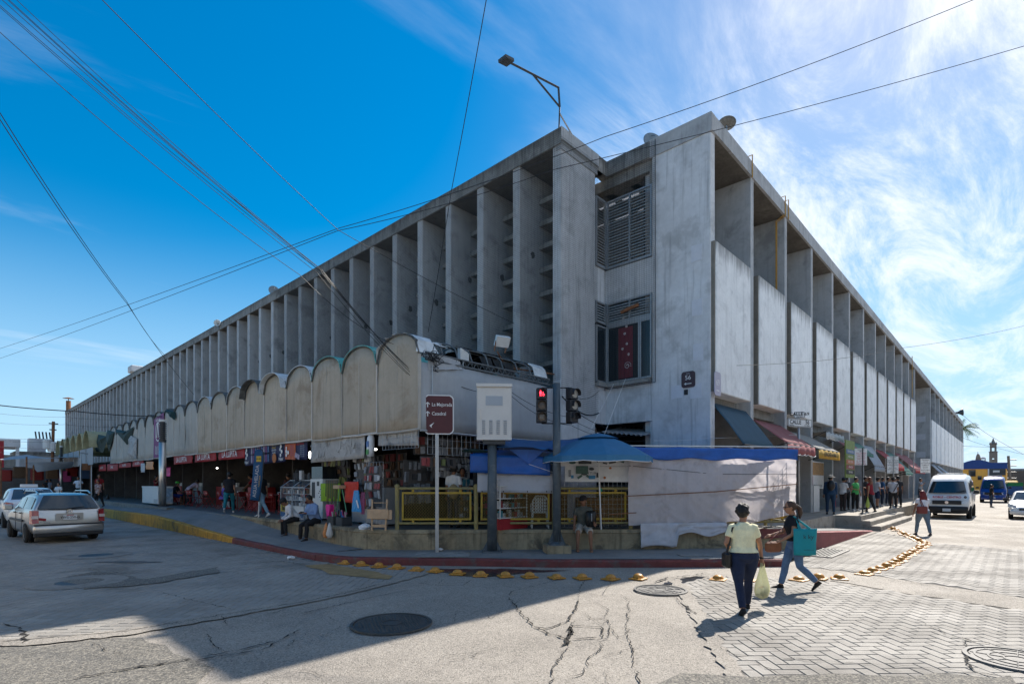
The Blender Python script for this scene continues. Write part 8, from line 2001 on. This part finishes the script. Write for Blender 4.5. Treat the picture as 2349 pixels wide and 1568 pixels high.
# --- red folding chairs and tables
mat('chair_red',(.28,.022,.018),.45,var=.1,scale=8)
ct = thing('folding_chair','red folding chair','chair',(0,0,0))
for sd in (-1,1):
    q = MB(); q.tube([(sd*.20,.20,0),(sd*.20,-.02,.45),(sd*.20,-.20,.82)],.013,6); q.build('leg',M('chair_red'),ct,local=True)
    q = MB(); q.tube([(sd*.19,-.24,0),(sd*.19,.18,.46)],.013,6); q.build('leg',M('chair_red'),ct,local=True)
q = MB(); q.bbox((0,.02,.455),(.40,.38,.025),.03); q.build('seat',M('chair_red'),ct,local=True)
q = MB(); q.grid(lambda u,v: Vector((-.20+.40*u,-.165-.02*math.sin(math.pi*u)-.03*v,.62+.20*v)),6,3); q.build('backrest',M('chair_red'),ct,local=True,solid=.012); bk = ct.children[-1]
txt('lettering','Coca-Cola',.05,Vector((0,-.205,.73)),(1,0,0),Vector((0,-.15,1)),M('txt_white'),ct,True)
q = MB(); q.tube([(-.19,-.18,.12),(.19,-.18,.12)],.010,5); q.tube([(-.20,.17,.08),(.20,.17,.08)],.010,5); q.build('stretcher',M('chair_red'),ct,local=True)
CH = [(-4.40,19.75,85),(-4.50,18.6,140),(-4.35,17.2,30),(-4.45,21.4,95),(-4.40,22.5,60),(-4.50,16.0,100),(-4.35,14.9,150),(-4.05,14.0,40),(-3.10,18.2,250),(-3.00,20.6,270),(-4.45,24.0,110),(-4.40,27.3,80),(-4.05,28.6,20),(-4.45,29.6,120),(-4.15,31.0,70),(-3.20,16.2,240),(-3.75,13.1,110)]
CL2 = ['where the woman in purple sits','left of the woman in purple','just left of the walking woman in teal trousers','fourth left of the woman in purple','nearest the steel lamp post','in front of the middle table','behind the walking woman in teal trousers','behind the blue flag','across the table from the purple shirt','across the table under the leftmost red banner','behind the steel lamp post','where the man with green cap sits','left of the man with green cap','second left of the man with green cap','farthest to the left in the stalls','across the table right of the purple shirt','next to the phone display case']
for i,((x,y,a),l2) in enumerate(zip(CH,CL2)):
    o = ct if i == 0 else copy_tree(ct); o.location = (x,y,ZR); o.rotation_euler = (0,0,R_(a+0-180)); o['label'] = 'red metal folding chair '+l2; o['group'] = 'red folding chairs at the food stalls'
tt = thing('folding_table','red metal table','table',(0,0,0)); q = MB(); q.bbox((0,0,.73),(.78,.78,.03),.02); q.build('top',M('chair_red'),tt,local=True)
for sx in (-1,1):
    for sy in (-1,1): q = MB(); q.tube([(sx*.34,sy*.34,.72),(sx*.36,sy*.36,0)],.014,6); q.build('leg',M('chair_red'),tt,local=True)
q = MB(); q.lathe([(.035,.745),(.04,.85)],(.1,.1,0),8); q.build('cup',M('pack_olive'),tt,local=True); q = MB(); q.bbox((-.15,.05,.79),(.12,.08,.09),.01); q.build('napkin_box',M('lamp_white'),tt,local=True)
for i,(x,y,l2) in enumerate([(-3.6,19.6,'before the woman in purple'),(-3.6,17.2,'under the middle red banner'),(-3.6,21.6,'under the leftmost red banner'),(-3.7,15.0,'behind the walking woman in teal trousers'),(-3.6,27.4,'before the man with green cap')]):
    o = tt if i == 0 else copy_tree(tt); o.location = (x,y,ZR); o['label'] = 'red square metal table '+l2; o['group'] = 'red tables at the food stalls'
# white chest freezer by the lamp post
t = thing('chest_freezer','white chest freezer with a printed side near the steel lamp post','freezer',Vector((-5.2,25.6,ZR)))
fx = -5.45; a = atX(326,1140,fx); b_ = atX(362,1142,fx); q = MB(); q.bbox(Vector((fx+.35,(a.y+b_.y)/2,ZR+.52)),(.7,abs(a.y-b_.y),.88),.03); q.build('body',M('plastic_white'),t); q = MB(); q.bbox(Vector((fx+.35,(a.y+b_.y)/2,ZR+.98)),(.74,abs(a.y-b_.y)+.04,.06),.02); q.build('lid',M('lamp_white'),t)
q = MB(); q.box(fx-.01,fx-.003,b_.y+.15,b_.y+.75,ZR+.14,ZR+.34); q.build('grille',M('steel_grey'),t); q = MB(); q.box(fx+.02,fx+.68,b_.y-.012,b_.y-.004,ZR+.12,ZR+.92); mat('freezer_print',(.20,.32,.45),.6,col2=(.5,.5,.48),var=.4,scale=9); q.build('print',M('freezer_print'),t)
# hanging things over the left stalls
hang('hanging_bags','pale printed sack hanging under the far canopy',323,332,1062,1083,-5.3,M('bag_white'),3,'sack'); hang('hanging_bags','orange net sack bundle hanging under the canopy',335,352,1058,1076,-5.3,M('snack_orange'),4,'sack'); hang('hanging_cloth','magenta cloth hanging beside the lamp post',380,391,1071,1092,-4.5,M('pinkfan'),5)
for i,(X_,y,w,h,m_) in enumerate([(-3.3,18.2,1.6,.9,'banner_red'),(-3.35,21.5,1.4,.9,'chair_red'),(-2.6,15.3,1.2,1.4,'shop_light'),(-2.9,13.2,1.4,1.0,'pic_d'),(-2.6,24.6,1.4,1.1,'cart_green'),(-2.6,28.6,1.8,1.2,'stall_blue'),(-2.6,32.4,1.8,1.2,'pack_pink'),(-2.4,36.0,2.0,1.2,'banner_red')]):
    q = MB(); q.bbox(Vector((X_,y,ZR+.5)),(.6,w,1.0),.02); t = thing('food_counter','stall counter with pots in the food stalls, %s from the corner' % ordn(i+1),'counter',Vector((X_,y,ZR)),0,'counters in the food stalls'); q.build('body',M('shop_light' if i%2 else 'chair_red'),t)
    q = MB(); q.box(-.40,-.37,y-w/2,y+w/2,ZR+1.2,ZR+1.2+h*.7); q.build('menu',M(m_),t)
    for j in range(4): q = MB(); q.lathe([(.10,0),(.13,.18),(.11,.2)],Vector((X_,y-w/2+.2+j*w/4.5,ZR+1.0)),10); q.build('pot',M('steel_grey' if j%2 else 'lamp_white'),t)
# ================================================================== roof things, wires, background
# floodlight gantry on the corner
def onA(u,v): return atY(u,v,YA+.12)
t = thing('roof_floodlight','dark lamp arm with a square floodlight on the roof corner','floodlight',Vector((.05,YA+.12,HT)))
b0 = Vector((.05,YA+.12,HT)); j0 = onA(1284,245.7); tp_ = onA(1281,201); en = onA(1171,144.3); br = onA(1222.3,171.3)
q = MB(); q.tube([b0,j0],.025,6); q.tube([j0,tp_],.04,4); q.build('post',M('dark_paint'),t)
q = MB(); q.tube([tp_,en],.04,4); q.build('arm',M('dark_paint'),t); q = MB(); q.tube([j0,br],.035,4); q.build('brace',M('dark_paint'),t)
q = MB(); q.tube([j0-UP*.2,Vector((.75,YA+.05,HT+.02))],.025,5); q.build('stay',M('galv'),t)
dd = (en-tp_).normalized(); q = MB(); q.obox(en+dd*.18,(.34,.30,.08),rz=math.atan2(dd.y,dd.x),ry=-math.asin(dd.z)); q.build('lamp_head',M('dark_paint'),t)
# dishes, horns, chimneys
def dish(label, c, r_, aim, mt):
    t = thing('satellite_dish',label,'dish',c-UP*r_); Mq = Vector(aim).to_track_quat('Z','Y').to_matrix(); q = MB()
    q.lathe([(.01,0),(r_*.4,r_*.05),(r_*.75,r_*.16),(r_,r_*.3)],c,24,M=Mq,caps=False); q.build('bowl',mt,t,smooth=True,solid=.02); q = MB(); q.tube([c-UP*(r_+.25),c],.03,6); q.tube([c+Mq@Vector((0,r_*.8,r_*.2)),c+Mq@Vector((0,.05,r_*.8))],.014,5); q.build('mount',M('galv'),t)
mat('dish_grey',(.16,.21,.25),.5,var=.1)
dish('pale satellite dish standing on the roof near the wide pier',Vector((3.1,2.25,13.22)),.36,(-.5,-.8,.25),M('dish_grey'))
dish('upturned bowl shaped dish on the right roof edge',atY(1667,288,.6),.30,(.25,.1,1),M('concrete_beam'))
dish('thin satellite dish far along the left roof',atX(628,668,1.0),.32,(-.2,-1,.2),M('dish_grey'))
def horn(label,c,aim,s):
    t = thing('horn_speaker',label,'loudspeaker',c); Mq = Vector(aim).to_track_quat('Z','Y').to_matrix(); q = MB(); q.lathe([(.05*s,-.25*s),(.08*s,0),(.16*s,.15*s),(.28*s,.3*s)],c,14,M=Mq,caps=False); q.build('bell',M('lamp_white') if s < 1.5 else M('dark_paint'),t,smooth=True,solid=.02); q = MB(); q.tube([c-UP*.4*s,c],.03,5); q.build('bracket',M('galv'),t)
horn('white horn loudspeaker on the left roof edge',atX(501,743,-.1),(-.6,-.8,.1),.8); horn('dark horn loudspeaker on the far right roof edge',atY(2197,946,-.1),(.3,-1,.1),2.0)
t = thing('roof_chimney','rusty capped chimney at the far left end of the roof','chimney',atX(157,942,1.5)); c = atX(157,942,1.5); q = MB(); q.tube([c-UP*1,c+UP*1.7],.34,10); q.build('stack',M('rust'),t); q = MB(); q.tube([c+UP*1.7,c+UP*2.1],.06,6); q.lathe([(.8,2.1),(.05,2.3)],c,14); q.build('cap',M('rust'),t)
t = thing('roof_vent','short grey vent box halfway along the left roof','vent',atX(312,850,1.2)); c = atX(312,850,1.2); q = MB(); q.bbox(c+UP*.1,(1.2,1.6,.7),.1); q.build('box',M('concrete_pier'),t); q = MB(); q.tube([c+Vector((0,1.4,-.3)),c+Vector((0,1.4,.7))],.14,8); q.build('pipe',M('lamp_white'),t)
# overhead wires
nw = [0]
def wire(label, pts, r_=.012, sag=.25, mt='wire'):
    q = MB(); P = [atD(*p) for p in pts]; out = []
    for i in range(len(P)-1):
        for k in range(14): s_ = k/14; out.append(P[i].lerp(P[i+1],s_)-UP*sag*4*s_*(1-s_))
    out.append(P[-1]); q.tube(out,r_*.72,5); nw[0] += 1
    return tag(q.build('overhead_cable',M(mt)),label,'cable','overhead cables')
for i,(a,b_,c) in enumerate([((-60,-40),(735,622),(962,868)),((-40,-40),(738,618),(965,872)),((-25,-42),(742,624),(968,880)),((-70,-45),(728,626),(958,880)),((-48,-60),(745,630),(970,890)),((-15,-50),(732,616),(960,864))]):
    wire('black cable in the thick bundle from the upper left, %s of its strands' % ordn(i+1),[(a[0],a[1],9+.1*i),(b_[0],b_[1],11.6),(c[0],c[1],13.6)],.008,.10)
wire('single thin cable running below the thick bundle in the upper left',[(-60,20,9),(690,632,12.0),(905,790,13.8)],.009,.18)
wire('thin straight cable crossing the blue sky from the top left to the facade',[(205,-30,8.5),(775,527,13.0),(1180,742,16.5)],.010,.06)
wire('upper of two long cables rising from left horizon to the upper right',[(-60,818,40),(775,524,16.0),(1385,315,14.5),(2300,-28,15)],.013,.12)
wire('lower of two long cables rising from left horizon to the upper right',[(-60,842,40),(775,529,16.2),(1275,388,15.0),(2420,85,16)],.013,.12)
wire('steep cable at the left edge, upper strand of a pair',[(-40,195,10),(290,690,20),(376,812,26)],.013,.15)
wire('steep cable at the left edge, lower strand of a pair',[(-40,212,10),(292,697,20),(445,905,27)],.013,.15)
wire('nearly vertical cable falling from the top centre to the canopy',[(1119,-20,9.5),(1035,440,13),(982,762,14)],.012,.05)
wire('thick wavy cable low at the left edge',[(-60,922,22),(175,943,24),(372,955,25)],.030,.05)
for i,(v0,v1) in enumerate(((944,968),(968,985),(1003,1018),(1012,1022),(1022,1040),(1036,1050))): wire('faint low cable at the far left, %s from the top' % ordn(i+1),[(-80,v0-6,45),(150,v1-12,58),(330,v1-8,60)],.016,.2)
wire('thin cable rising to the right edge across the white panels',[(1690,838,15.8),(2075,797,24),(2420,728,30)],.010,.15)
wire('cable falling from the far horn speaker to the right edge',[(2199,943,72),(2280,1004,80),(2420,1075,86)],.03,.2)
wire('faint far cable over the church, upper one',[(2205,1002,90),(2300,1030,90),(2420,1052,90)],.03,.2); wire('faint far cable over the church, lower one',[(2205,1022,90),(2420,1020,90)],.03,.3)
wire('cable draped along the corner canopy and pier',[(985,838,13.5),(1125,858,15),(1270,905,16.9),(1400,985,17.5)],.014,.12)
wire('second cable draped along the corner canopy and pier',[(985,842,13.5),(1150,882,15),(1300,955,16.5),(1440,1000,17.5)],.010,.15)
wire('third cable draped along the corner canopy and pier',[(985,850,13.5),(1170,905,14.8),(1310,975,16.2),(1480,1010,17.2)],.010,.18)
wire('slack cable looping from the signal post to the pier',[(1322,912,14.2),(1375,895,16.8)],.010,.12)
wire('white cord from the umbrella up to the pier',[(1350,995,14.0),(1408,880,16.8)],.006,.0,'txt_white'); wire('second white cord from the umbrella up to the pier',[(1385,1000,14.0),(1435,868,16.9)],.006,.0,'txt_white')
wire('pale cord from the tarp stall to the street name post',[(1500,1010,14.5),(1630,1004,15.5),(1830,996,20.5)],.008,.03,'txt_grey')
t = thing('cable_tangle','tangle of loose black cables at the canopy corner','cables',Vector((-5.1,3.85,4.9))); r = random.Random(12)
for i in range(9):
    c = Vector((-5.05+r.uniform(-.1,.35),3.84,4.95+r.uniform(-.15,.2))); q = MB(); pts = [c+Vector((r.uniform(-.22,.3),r.uniform(-.06,.02),r.uniform(-.25,.2))) for _ in range(6)]
    q.tube([pts[0]]+[pts[j].lerp(pts[j+1],f) for j in range(5) for f in (.33,.66)]+[pts[-1]],.009,4); q.build('loop',M('wire'),t)
# ---------------- far right: yellow building, church, palm
mat('yellow_wall',(.78,.40,.08),.85,var=.1,scale=.8,dirt=(.3,.16,.05),dirt_amt=.3); mat('blue_band',(.02,.06,.22),.7,var=.1); mat('church_stone',(.20,.165,.14),.9,var=.3,scale=.6,bump=.2); mat('white_dome',(.55,.57,.62),.8,var=.05)
XY = 118
mat('wall_white',(.60,.61,.63),.85,var=.1,scale=.6,dirt=(.35,.35,.34),dirt_amt=.3)
a = atX(2205,1062,XY); b_ = atX(2308,1062,XY); zt = a.z; y1, y0 = a.y+14, b_.y
t = thing('yellow_building','ochre two storey building with a blue roof band at the street end','building',Vector((XY,y0,0)))
q = MB(); q.box(XY,XY+25,y0,y1,0,zt-1.1); q.build('wall',M('yellow_wall'),t); q = MB(); q.box(XY-.15,XY+25,y0-.15,y1,zt-1.1,zt); pm_ = [(XY-.15,b_.y+6.0,zt),(XY-.15,b_.y+2.0,zt),(XY-.15,b_.y+2.6,zt+.3),(XY-.15,b_.y+3.4,zt+.55),(XY-.15,b_.y+4.6,zt+.55),(XY-.15,b_.y+5.4,zt+.3)]
q.prism(pm_[::-1],(.4,0,0)); q.build('cornice',M('blue_band'),t)
for (u0,u1,v0,v1) in ((2222,2238,1077,1092),(2243,2252,1091,1100)):
    p0 = atX(u0,v1,XY); p1 = atX(u1,v0,XY); q = MB(); q.box(XY-.08,XY-.01,p1.y,p0.y,p0.z,p1.z); w_ = q.build('window',M('glass_dark'),t); q = MB(); q.box(XY-.12,XY-.085,p1.y,p0.y,p1.z-.25,p1.z); q.build('awning_box',M('stall_dark'),w_)
p0 = atX(2266,1091,XY); p1 = atX(2299,1073,XY); q = MB(); q.box(XY-.12,XY-.02,p1.y,p0.y,p0.z,p1.z); bb = q.build('billboard',M('wall_white'),t); q = MB(); q.box(XY-.14,XY-.125,p0.y-2.4,p0.y-.2,p0.z+.1,p1.z-.1); q.build('portrait',M('print_dark'),bb); q = MB(); q.box(XY-.15,XY-.141,p0.y-1.6,p0.y-.7,p0.z+.6,p1.z-.4); q.build('portrait_face',M('plate_white'),bb); txt('lettering','Optica del Centro',.3,Vector((XY-.15,(p0.y+p1.y)/2-1.2,p1.z-.7)),(0,-1,0),UP,M('txt_black'),bb)
p0 = atX(2268,1118,XY); q = MB(); q.box(XY-.1,XY-.02,p0.y-2.6,p0.y,0,1.6); q.lathe([(.01,-.05),(1.3,-.05)],Vector((XY-.05,p0.y-1.3,1.6)),20,axis='X',caps=False); q.build('arched_door',M('blue_band'),t)
t = thing('brick_house','dark old house behind the pole at the far right','building',Vector((140,-9.5,0))); c = atX(2322,1080,140); q = MB(); q.box(140,160,c.y-14,c.y+3.5,0,c.z); q.build('wall',M('church_stone'),t); q = MB(); q.box(139.8,160,c.y-14,c.y+3.6,c.z,c.z+.5); q.build('parapet',M('concrete_beam'),t)
# church
XH = 230
def ch(u,v): return atX(u,v,XH)
t = thing('church','old stone church with a bell tower and gable beyond the yellow building','church',ch(2278,1075))
k = depth(ch(2278,1060))/F_; yc = ch(2278,1060).y
def tier(u0,u1,v0,v1,dx=0,nm='tower',hole=None):
    p0, p1 = ch(u0,v1), ch(u1,v0); w = p0.y-p1.y; q = MB()
    if hole:
        h0, h1 = ch(hole[0],hole[3]), ch(hole[1],hole[2])
        q.box(XH,XH+w,h0.y,p0.y,p0.z,p1.z); q.box(XH,XH+w,p1.y,h1.y,p0.z,p1.z); q.box(XH,XH+w,h1.y,h0.y,p0.z,h0.z); q.box(XH,XH+w,h1.y,h0.y,h1.z,p1.z)
    else: q.box(XH,XH+w,p1.y,p0.y,p0.z,p1.z)
    return q.build(nm,M('church_stone'),t)
tier(2269,2288,1036,1062,hole=(2275.5,2280.5,1050,1053)); tier(2267.5,2289.5,1034.5,1036,nm='cornice'); tier(2270.5,2286,1019,1034.5,hole=(2275,2281,1026,1034)); tier(2269,2287.5,1017.5,1019,nm='cornice'); tier(2264,2296,1062,1072,nm='base')
p0 = ch(2278,1017.5); q = MB(); q.lathe([(7.5*k,0),(6.5*k,2*k),(3.5*k,4.5*k),(1.8*k,9*k),(.3*k,14*k)],p0+Vector((8*k,0,0)),10); q.build('spire',M('church_stone'),t)
for u in (2271,2286): p_ = ch(u,1018); q = MB(); q.lathe([(1.0*k,0),(.8*k,3*k),(.1*k,5*k)],p_,6); q.build('finial',M('church_stone'),t)
pts = [(2225,1068),(2228,1062),(2230,1057),(2232,1059),(2234,1060),(2237,1056),(2238.5,1048),(2240,1043),(2243,1039),(2246.5,1042),(2248.5,1048),(2250,1056),(2254,1060),(2256,1057),(2258,1062),(2260,1068)]
q = MB(); q.prism([ch(u,v) for u,v in pts],(4,0,0)); q.build('gable',M('church_stone'),t); p_ = ch(2243,1039); q = MB(); q.tube([p_-UP*.1,p_+UP*3.2*k],.4*k,5); q.tube([p_+UP*2.2*k+Vector((0,1.2*k,0)),p_+UP*2.2*k-Vector((0,1.2*k,0))],.35*k,5); q.build('cross',M('church_stone'),t)
XH2 = 235; t2 = thing('church_lantern','white open lantern dome behind the church gable','dome',atX(2255,1070,XH2)); p_ = atX(2255,1066,XH2); q = MB(); q.lathe([(7*k,0),(6*k,6*k)],p_,8); q.build('drum',M('white_dome'),t2); q = MB()
for i in range(8): a_ = 2*math.pi*i/8; q.tube([p_+Vector((math.cos(a_)*4.4*k,math.sin(a_)*4.4*k,6*k)),p_+Vector((math.cos(a_)*4.4*k,math.sin(a_)*4.4*k,15*k))],.7*k,5)
q.build('column',M('white_dome'),t2); q = MB(); q.lathe([(5.2*k,15*k),(5.2*k,16*k),(4.5*k,17.5*k),(2.5*k,19*k),(.1*k,19.6*k)],p_,12); q.build('cap',M('white_dome'),t2)
# palm behind the far block
mat('palm_leaf',(.05,.11,.025),.6,var=.3,scale=1.5,translucent=.25); c = atY(2207,982,4.0); t = thing('palm_tree','feathery palm crown showing past the end of the second block','tree',Vector((c.x,c.y,0)))
q = MB(); q.tube([(c.x,c.y,0),(c.x+.2,c.y,c.z-.5)],[.35,.25],8); q.build('trunk',M('church_stone'),t); r = random.Random(6)
q = MB()
for i in range(34):
    a_ = 2*math.pi*i/34+r.uniform(-.1,.1); el = r.uniform(-.3,1.0); L_ = r.uniform(3.4,4.8); pts = []
    for k2 in range(8): s_ = k2/7; pts.append(c+Vector((math.cos(a_)*L_*s_*math.cos(el),math.sin(a_)*L_*s_*math.cos(el),math.sin(el)*L_*s_-1.9*s_*s_*(1.2-el*.4))))
    q.tube(pts,[.05,.045,.04,.035,.03,.025,.02,.01],4)
    for k2 in range(1,8):
        for kk in range(3):
            b0 = pts[k2-1].lerp(pts[k2],kk/3); d_ = (pts[k2]-pts[k2-1]).normalized(); sd_ = d_.cross(UP).normalized()
            for sg in (-1,1): tip = b0+sd_*sg*r.uniform(.45,.75)+d_*.25-UP*r.uniform(.25,.5); q.add([b0-d_*.05,b0+d_*.06,tip],[(0,1,2)])
q.build('crown',M('palm_leaf'),t)['kind'] = 'stuff'
# leaning pole with insulators at far right
p = G(2317,1120.5,0) if False else Vector((95,-5.2,0)); c = atX(2313,1045,95); t = thing('utility_pole','thin leaning utility pole at the end of the right street','pole',Vector((95,c.y,0))); q = MB(); q.tube([(95,c.y-.3,0),(95,c.y,c.z)],.16,8); q.build('pole',M('church_stone'),t)
for i in range(4): q = MB(); q.tube([(95,c.y-.9,c.z-.6-i*.9),(95,c.y+.1,c.z-.6-i*.9)],.07,5); q.build('crossarm',M('dark_paint'),t)
# ---------------- far left: tarp market, white walls, utility pole
YL = 66.0
def al(u,v): return atY(u,v,YL)
t = thing('concrete_canopy_building','pale concrete shop building with a heavy roof slab at the far left','building',atY(0,1100,88)); a = atY(-60,1003,88); b_ = atY(47,1025,88); q = MB(); q.box(a.x,b_.x,88,96,b_.z,a.z); q.build('roof_slab',M('wall_white'),t); q = MB(); p0 = atY(37,1100,88); q.box(p0.x,b_.x-.1,88.1,88.8,0,b_.z); q.build('column',M('wall_white'),t); q = MB(); q.box(a.x,b_.x,90,90.3,0,b_.z-1.5); q.build('back_wall',M('wall_white'),t); q = MB(); q.box(a.x,p0.x,89,89.2,b_.z-2.4,b_.z-1.0); q.build('fascia',M('concrete_beam'),t)
t = thing('white_house','low white rendered house between the far left building and the stalls','building',atY(65,1090,92)); a = atY(47,1043,92); b_ = atY(120,1060,92); q = MB(); q.box(a.x-.5,b_.x+4,92,99,0,a.z); q.build('wall',M('wall_white'),t); q = MB(); q.box(a.x-.6,b_.x+4.1,91.8,99,a.z,a.z+.5); q.build('cornice',M('concrete_beam'),t); q = MB(); p0 = atY(66,1039,93); q.box(p0.x,p0.x+1.8,93,95,a.z+.5,a.z+2.4); q.build('roof_hut',M('wall_white'),t)
q = MB(); p0 = atY(86,1070,92); q.box(p0.x,p0.x+3,91.9,92.02,0,p0.z+.5); q.build('shutter',M('stall_dark'),t)
t = thing('utility_pole','wooden utility pole with crossarms and transformers at the far left','pole',atX(118,1060,-10)); c = Vector((*atY(118,1050,86)[:2],0)); zt = atY(120,966,86).z; q = MB(); q.tube([c,Vector((c.x+.2,c.y,zt))],.17,8); q.build('pole',M('rust'),t)
kk = depth(c)/F_
for (v_,w_) in ((971,12),(985,9)): q = MB(); z_ = HC_+(HY_-v_)*kk; q.tube([c+Vector((-w_*kk*.4,.0,z_)),c+Vector((w_*kk,0,z_))],.08,5); q.build('crossarm',M('dark_paint'),t)
for i in range(5): q = MB(); z_ = HC_+(HY_-991)*kk; q.tube([c+Vector((-1.6+.35*i,0,z_)),c+Vector((-1.5+.35*i,0,z_-.9))],.09,6); q.build('insulator',M('dark_paint'),t)
for (u,v_) in ((109,1018),(120,1024)): p_ = atY(u,v_,85.6); q = MB(); q.lathe([(.45,-.65),(.5,-.5),(.5,.5),(.4,.62),(.05,.65)],p_,14); q.build('transformer',M('lamp_white'),t)
# tarp market at the left edge
t = thing('tarp_market','low grey tarp market roof on rusty posts at the left edge','stall',Vector((-12,52,0)))
def am(u,v,Y=54): return atY(u,v,Y)
a,b_,c,d = am(-20,1054,52),am(212,1047,47),am(190,1046,60),am(60,1042,60)
q = sheet(a,b_,c,d,16,8,.12,3,sag=.25); q.build('roof',M('grey_cloth'),t,smooth=True)
q = sheet(am(62,1060,50),am(170,1058,48),am(165,1072,50),am(85,1082,50),10,5,.15,4); q.build('awning',M('awn_pale'),t,smooth=True)
for (u,v_) in ((61,1047),(77,1060),(185,1047),(208,1047),(2,1055)): p_ = am(u,v_,50); q = MB(); q.tube([(p_.x,p_.y,0),p_],.06,6); q.build('post',M('rust'),t)
q = MB(); pa, pb = am(-60,1058,62), am(215,1055,62); q.box(pa.x-4,pb.x-1,62,62.2,0,3.3); q.build('back_cloth',M('stall_dark'),t)
for i,(u,v_,m_) in enumerate([(12,1090,'chair_red'),(45,1083,'pack_brown'),(85,1088,'chair_red'),(120,1085,'pack_brown'),(165,1080,'chair_red'),(150,1092,'pack_pink'),(195,1085,'pic_c')]): p_ = am(u,v_,57); q = MB(); q.bbox(p_,(.9,.3,1.0),.1); q.build('hanging_goods',M(m_),t)
t = thing('scaffold_frame','grey metal scaffold frame at the near end of the far stalls','frame',am(190,1130,44)); 
for u in (185,210): p_ = am(u,1040,44); q = MB(); q.tube([(p_.x,p_.y,0),p_],.05,6); q.build('post',M('steel_grey'),t)
pa, pb = am(185,1038,44), am(210,1041,44); q = MB(); q.tube([pa,pb],.05,6); q.build('crossbar',M('steel_grey'),t); q = MB(); q.obox((pa+pb)/2-UP*1.0,((pb-pa).length*.8,.05,.5)); q.build('panel',M('rust'),t)
q = MB(); p_ = am(3,1010,70); q.box(p_.x-1.0,p_.x+.2,70,70.1,p_.z-3.0,p_.z); tag(q.build('red_sign',M('banner_red')),'red hanging sign at the left edge','sign')
# ---------------- unseen houses added across both streets to bounce sunlight onto the shaded facade
def house(label, x0,x1,y0,y1,h,mt,axis,n):
    t = thing('fill_house',label,'building',Vector((x0,y0,0))); q = MB(); q.box(x0,x1,y0,y1,0,h); q.build('wall',mt,t)
    q = MB(); q.box(x0-.12,x1+.12,y0-.12,y1+.12,h,h+.35); q.build('cornice',M('concrete_pier'),t)
    for i in range(n):
        f = (i+.5)/n
        for z0,z1 in ((.1,2.6),(3.6,5.2)):
            if z1 > h: continue
            q = MB()
            if axis == 'X': yy = y0+(y1-y0)*f; q.box(x1+.004,x1+.05,yy-.6,yy+.6,z0,z1)
            else: xx = x0+(x1-x0)*f; q.box(xx-.6,xx+.6,y1+.004,y1+.05,z0,z1)
            q.build('door' if z0 < 1 else 'window',M('glass_dark' if z0 > 1 else 'stall_dark'),t)
mat('house_cream',(.68,.60,.46),.85,var=.08,scale=.7,dirt=(.4,.35,.28),dirt_amt=.2); mat('house_white',(.74,.72,.68),.85,var=.06,scale=.7,dirt=(.45,.43,.4),dirt_amt=.2); mat('house_peach',(.66,.47,.32),.85,var=.08,scale=.7)
for i,(y0,y1,h,m_) in enumerate([(2,14,7.2,'house_cream'),(14.05,25,5.6,'house_white')]): house('unseen house added across the left street to bounce light onto the stalls, %s from the crossing' % ordn(i+1),-33,-20.5,y0,y1,h,M(m_),'X',5)
for i,(y0,y1,h,m_) in enumerate([(-30,-16,7.4,'house_white'),(-44,-30.05,6,'house_cream')]): house('unseen corner house added behind the viewer for bounce light, %s from the crossing' % ordn(i+1),-36,-22.5,y0,y1,h,M(m_),'X',5)
for i,(x0,x1,h,m_) in enumerate([(-12,6,6.2,'house_cream'),(6.05,24,5.4,'house_white'),(24.05,46,6.4,'house_peach'),(46.05,80,5.6,'house_white')]): house('unseen house added along the near side of the right street for bounce light, %s from the crossing' % ordn(i+1),x0,x1,-27,-15.5,h,M(m_),'Y',6)
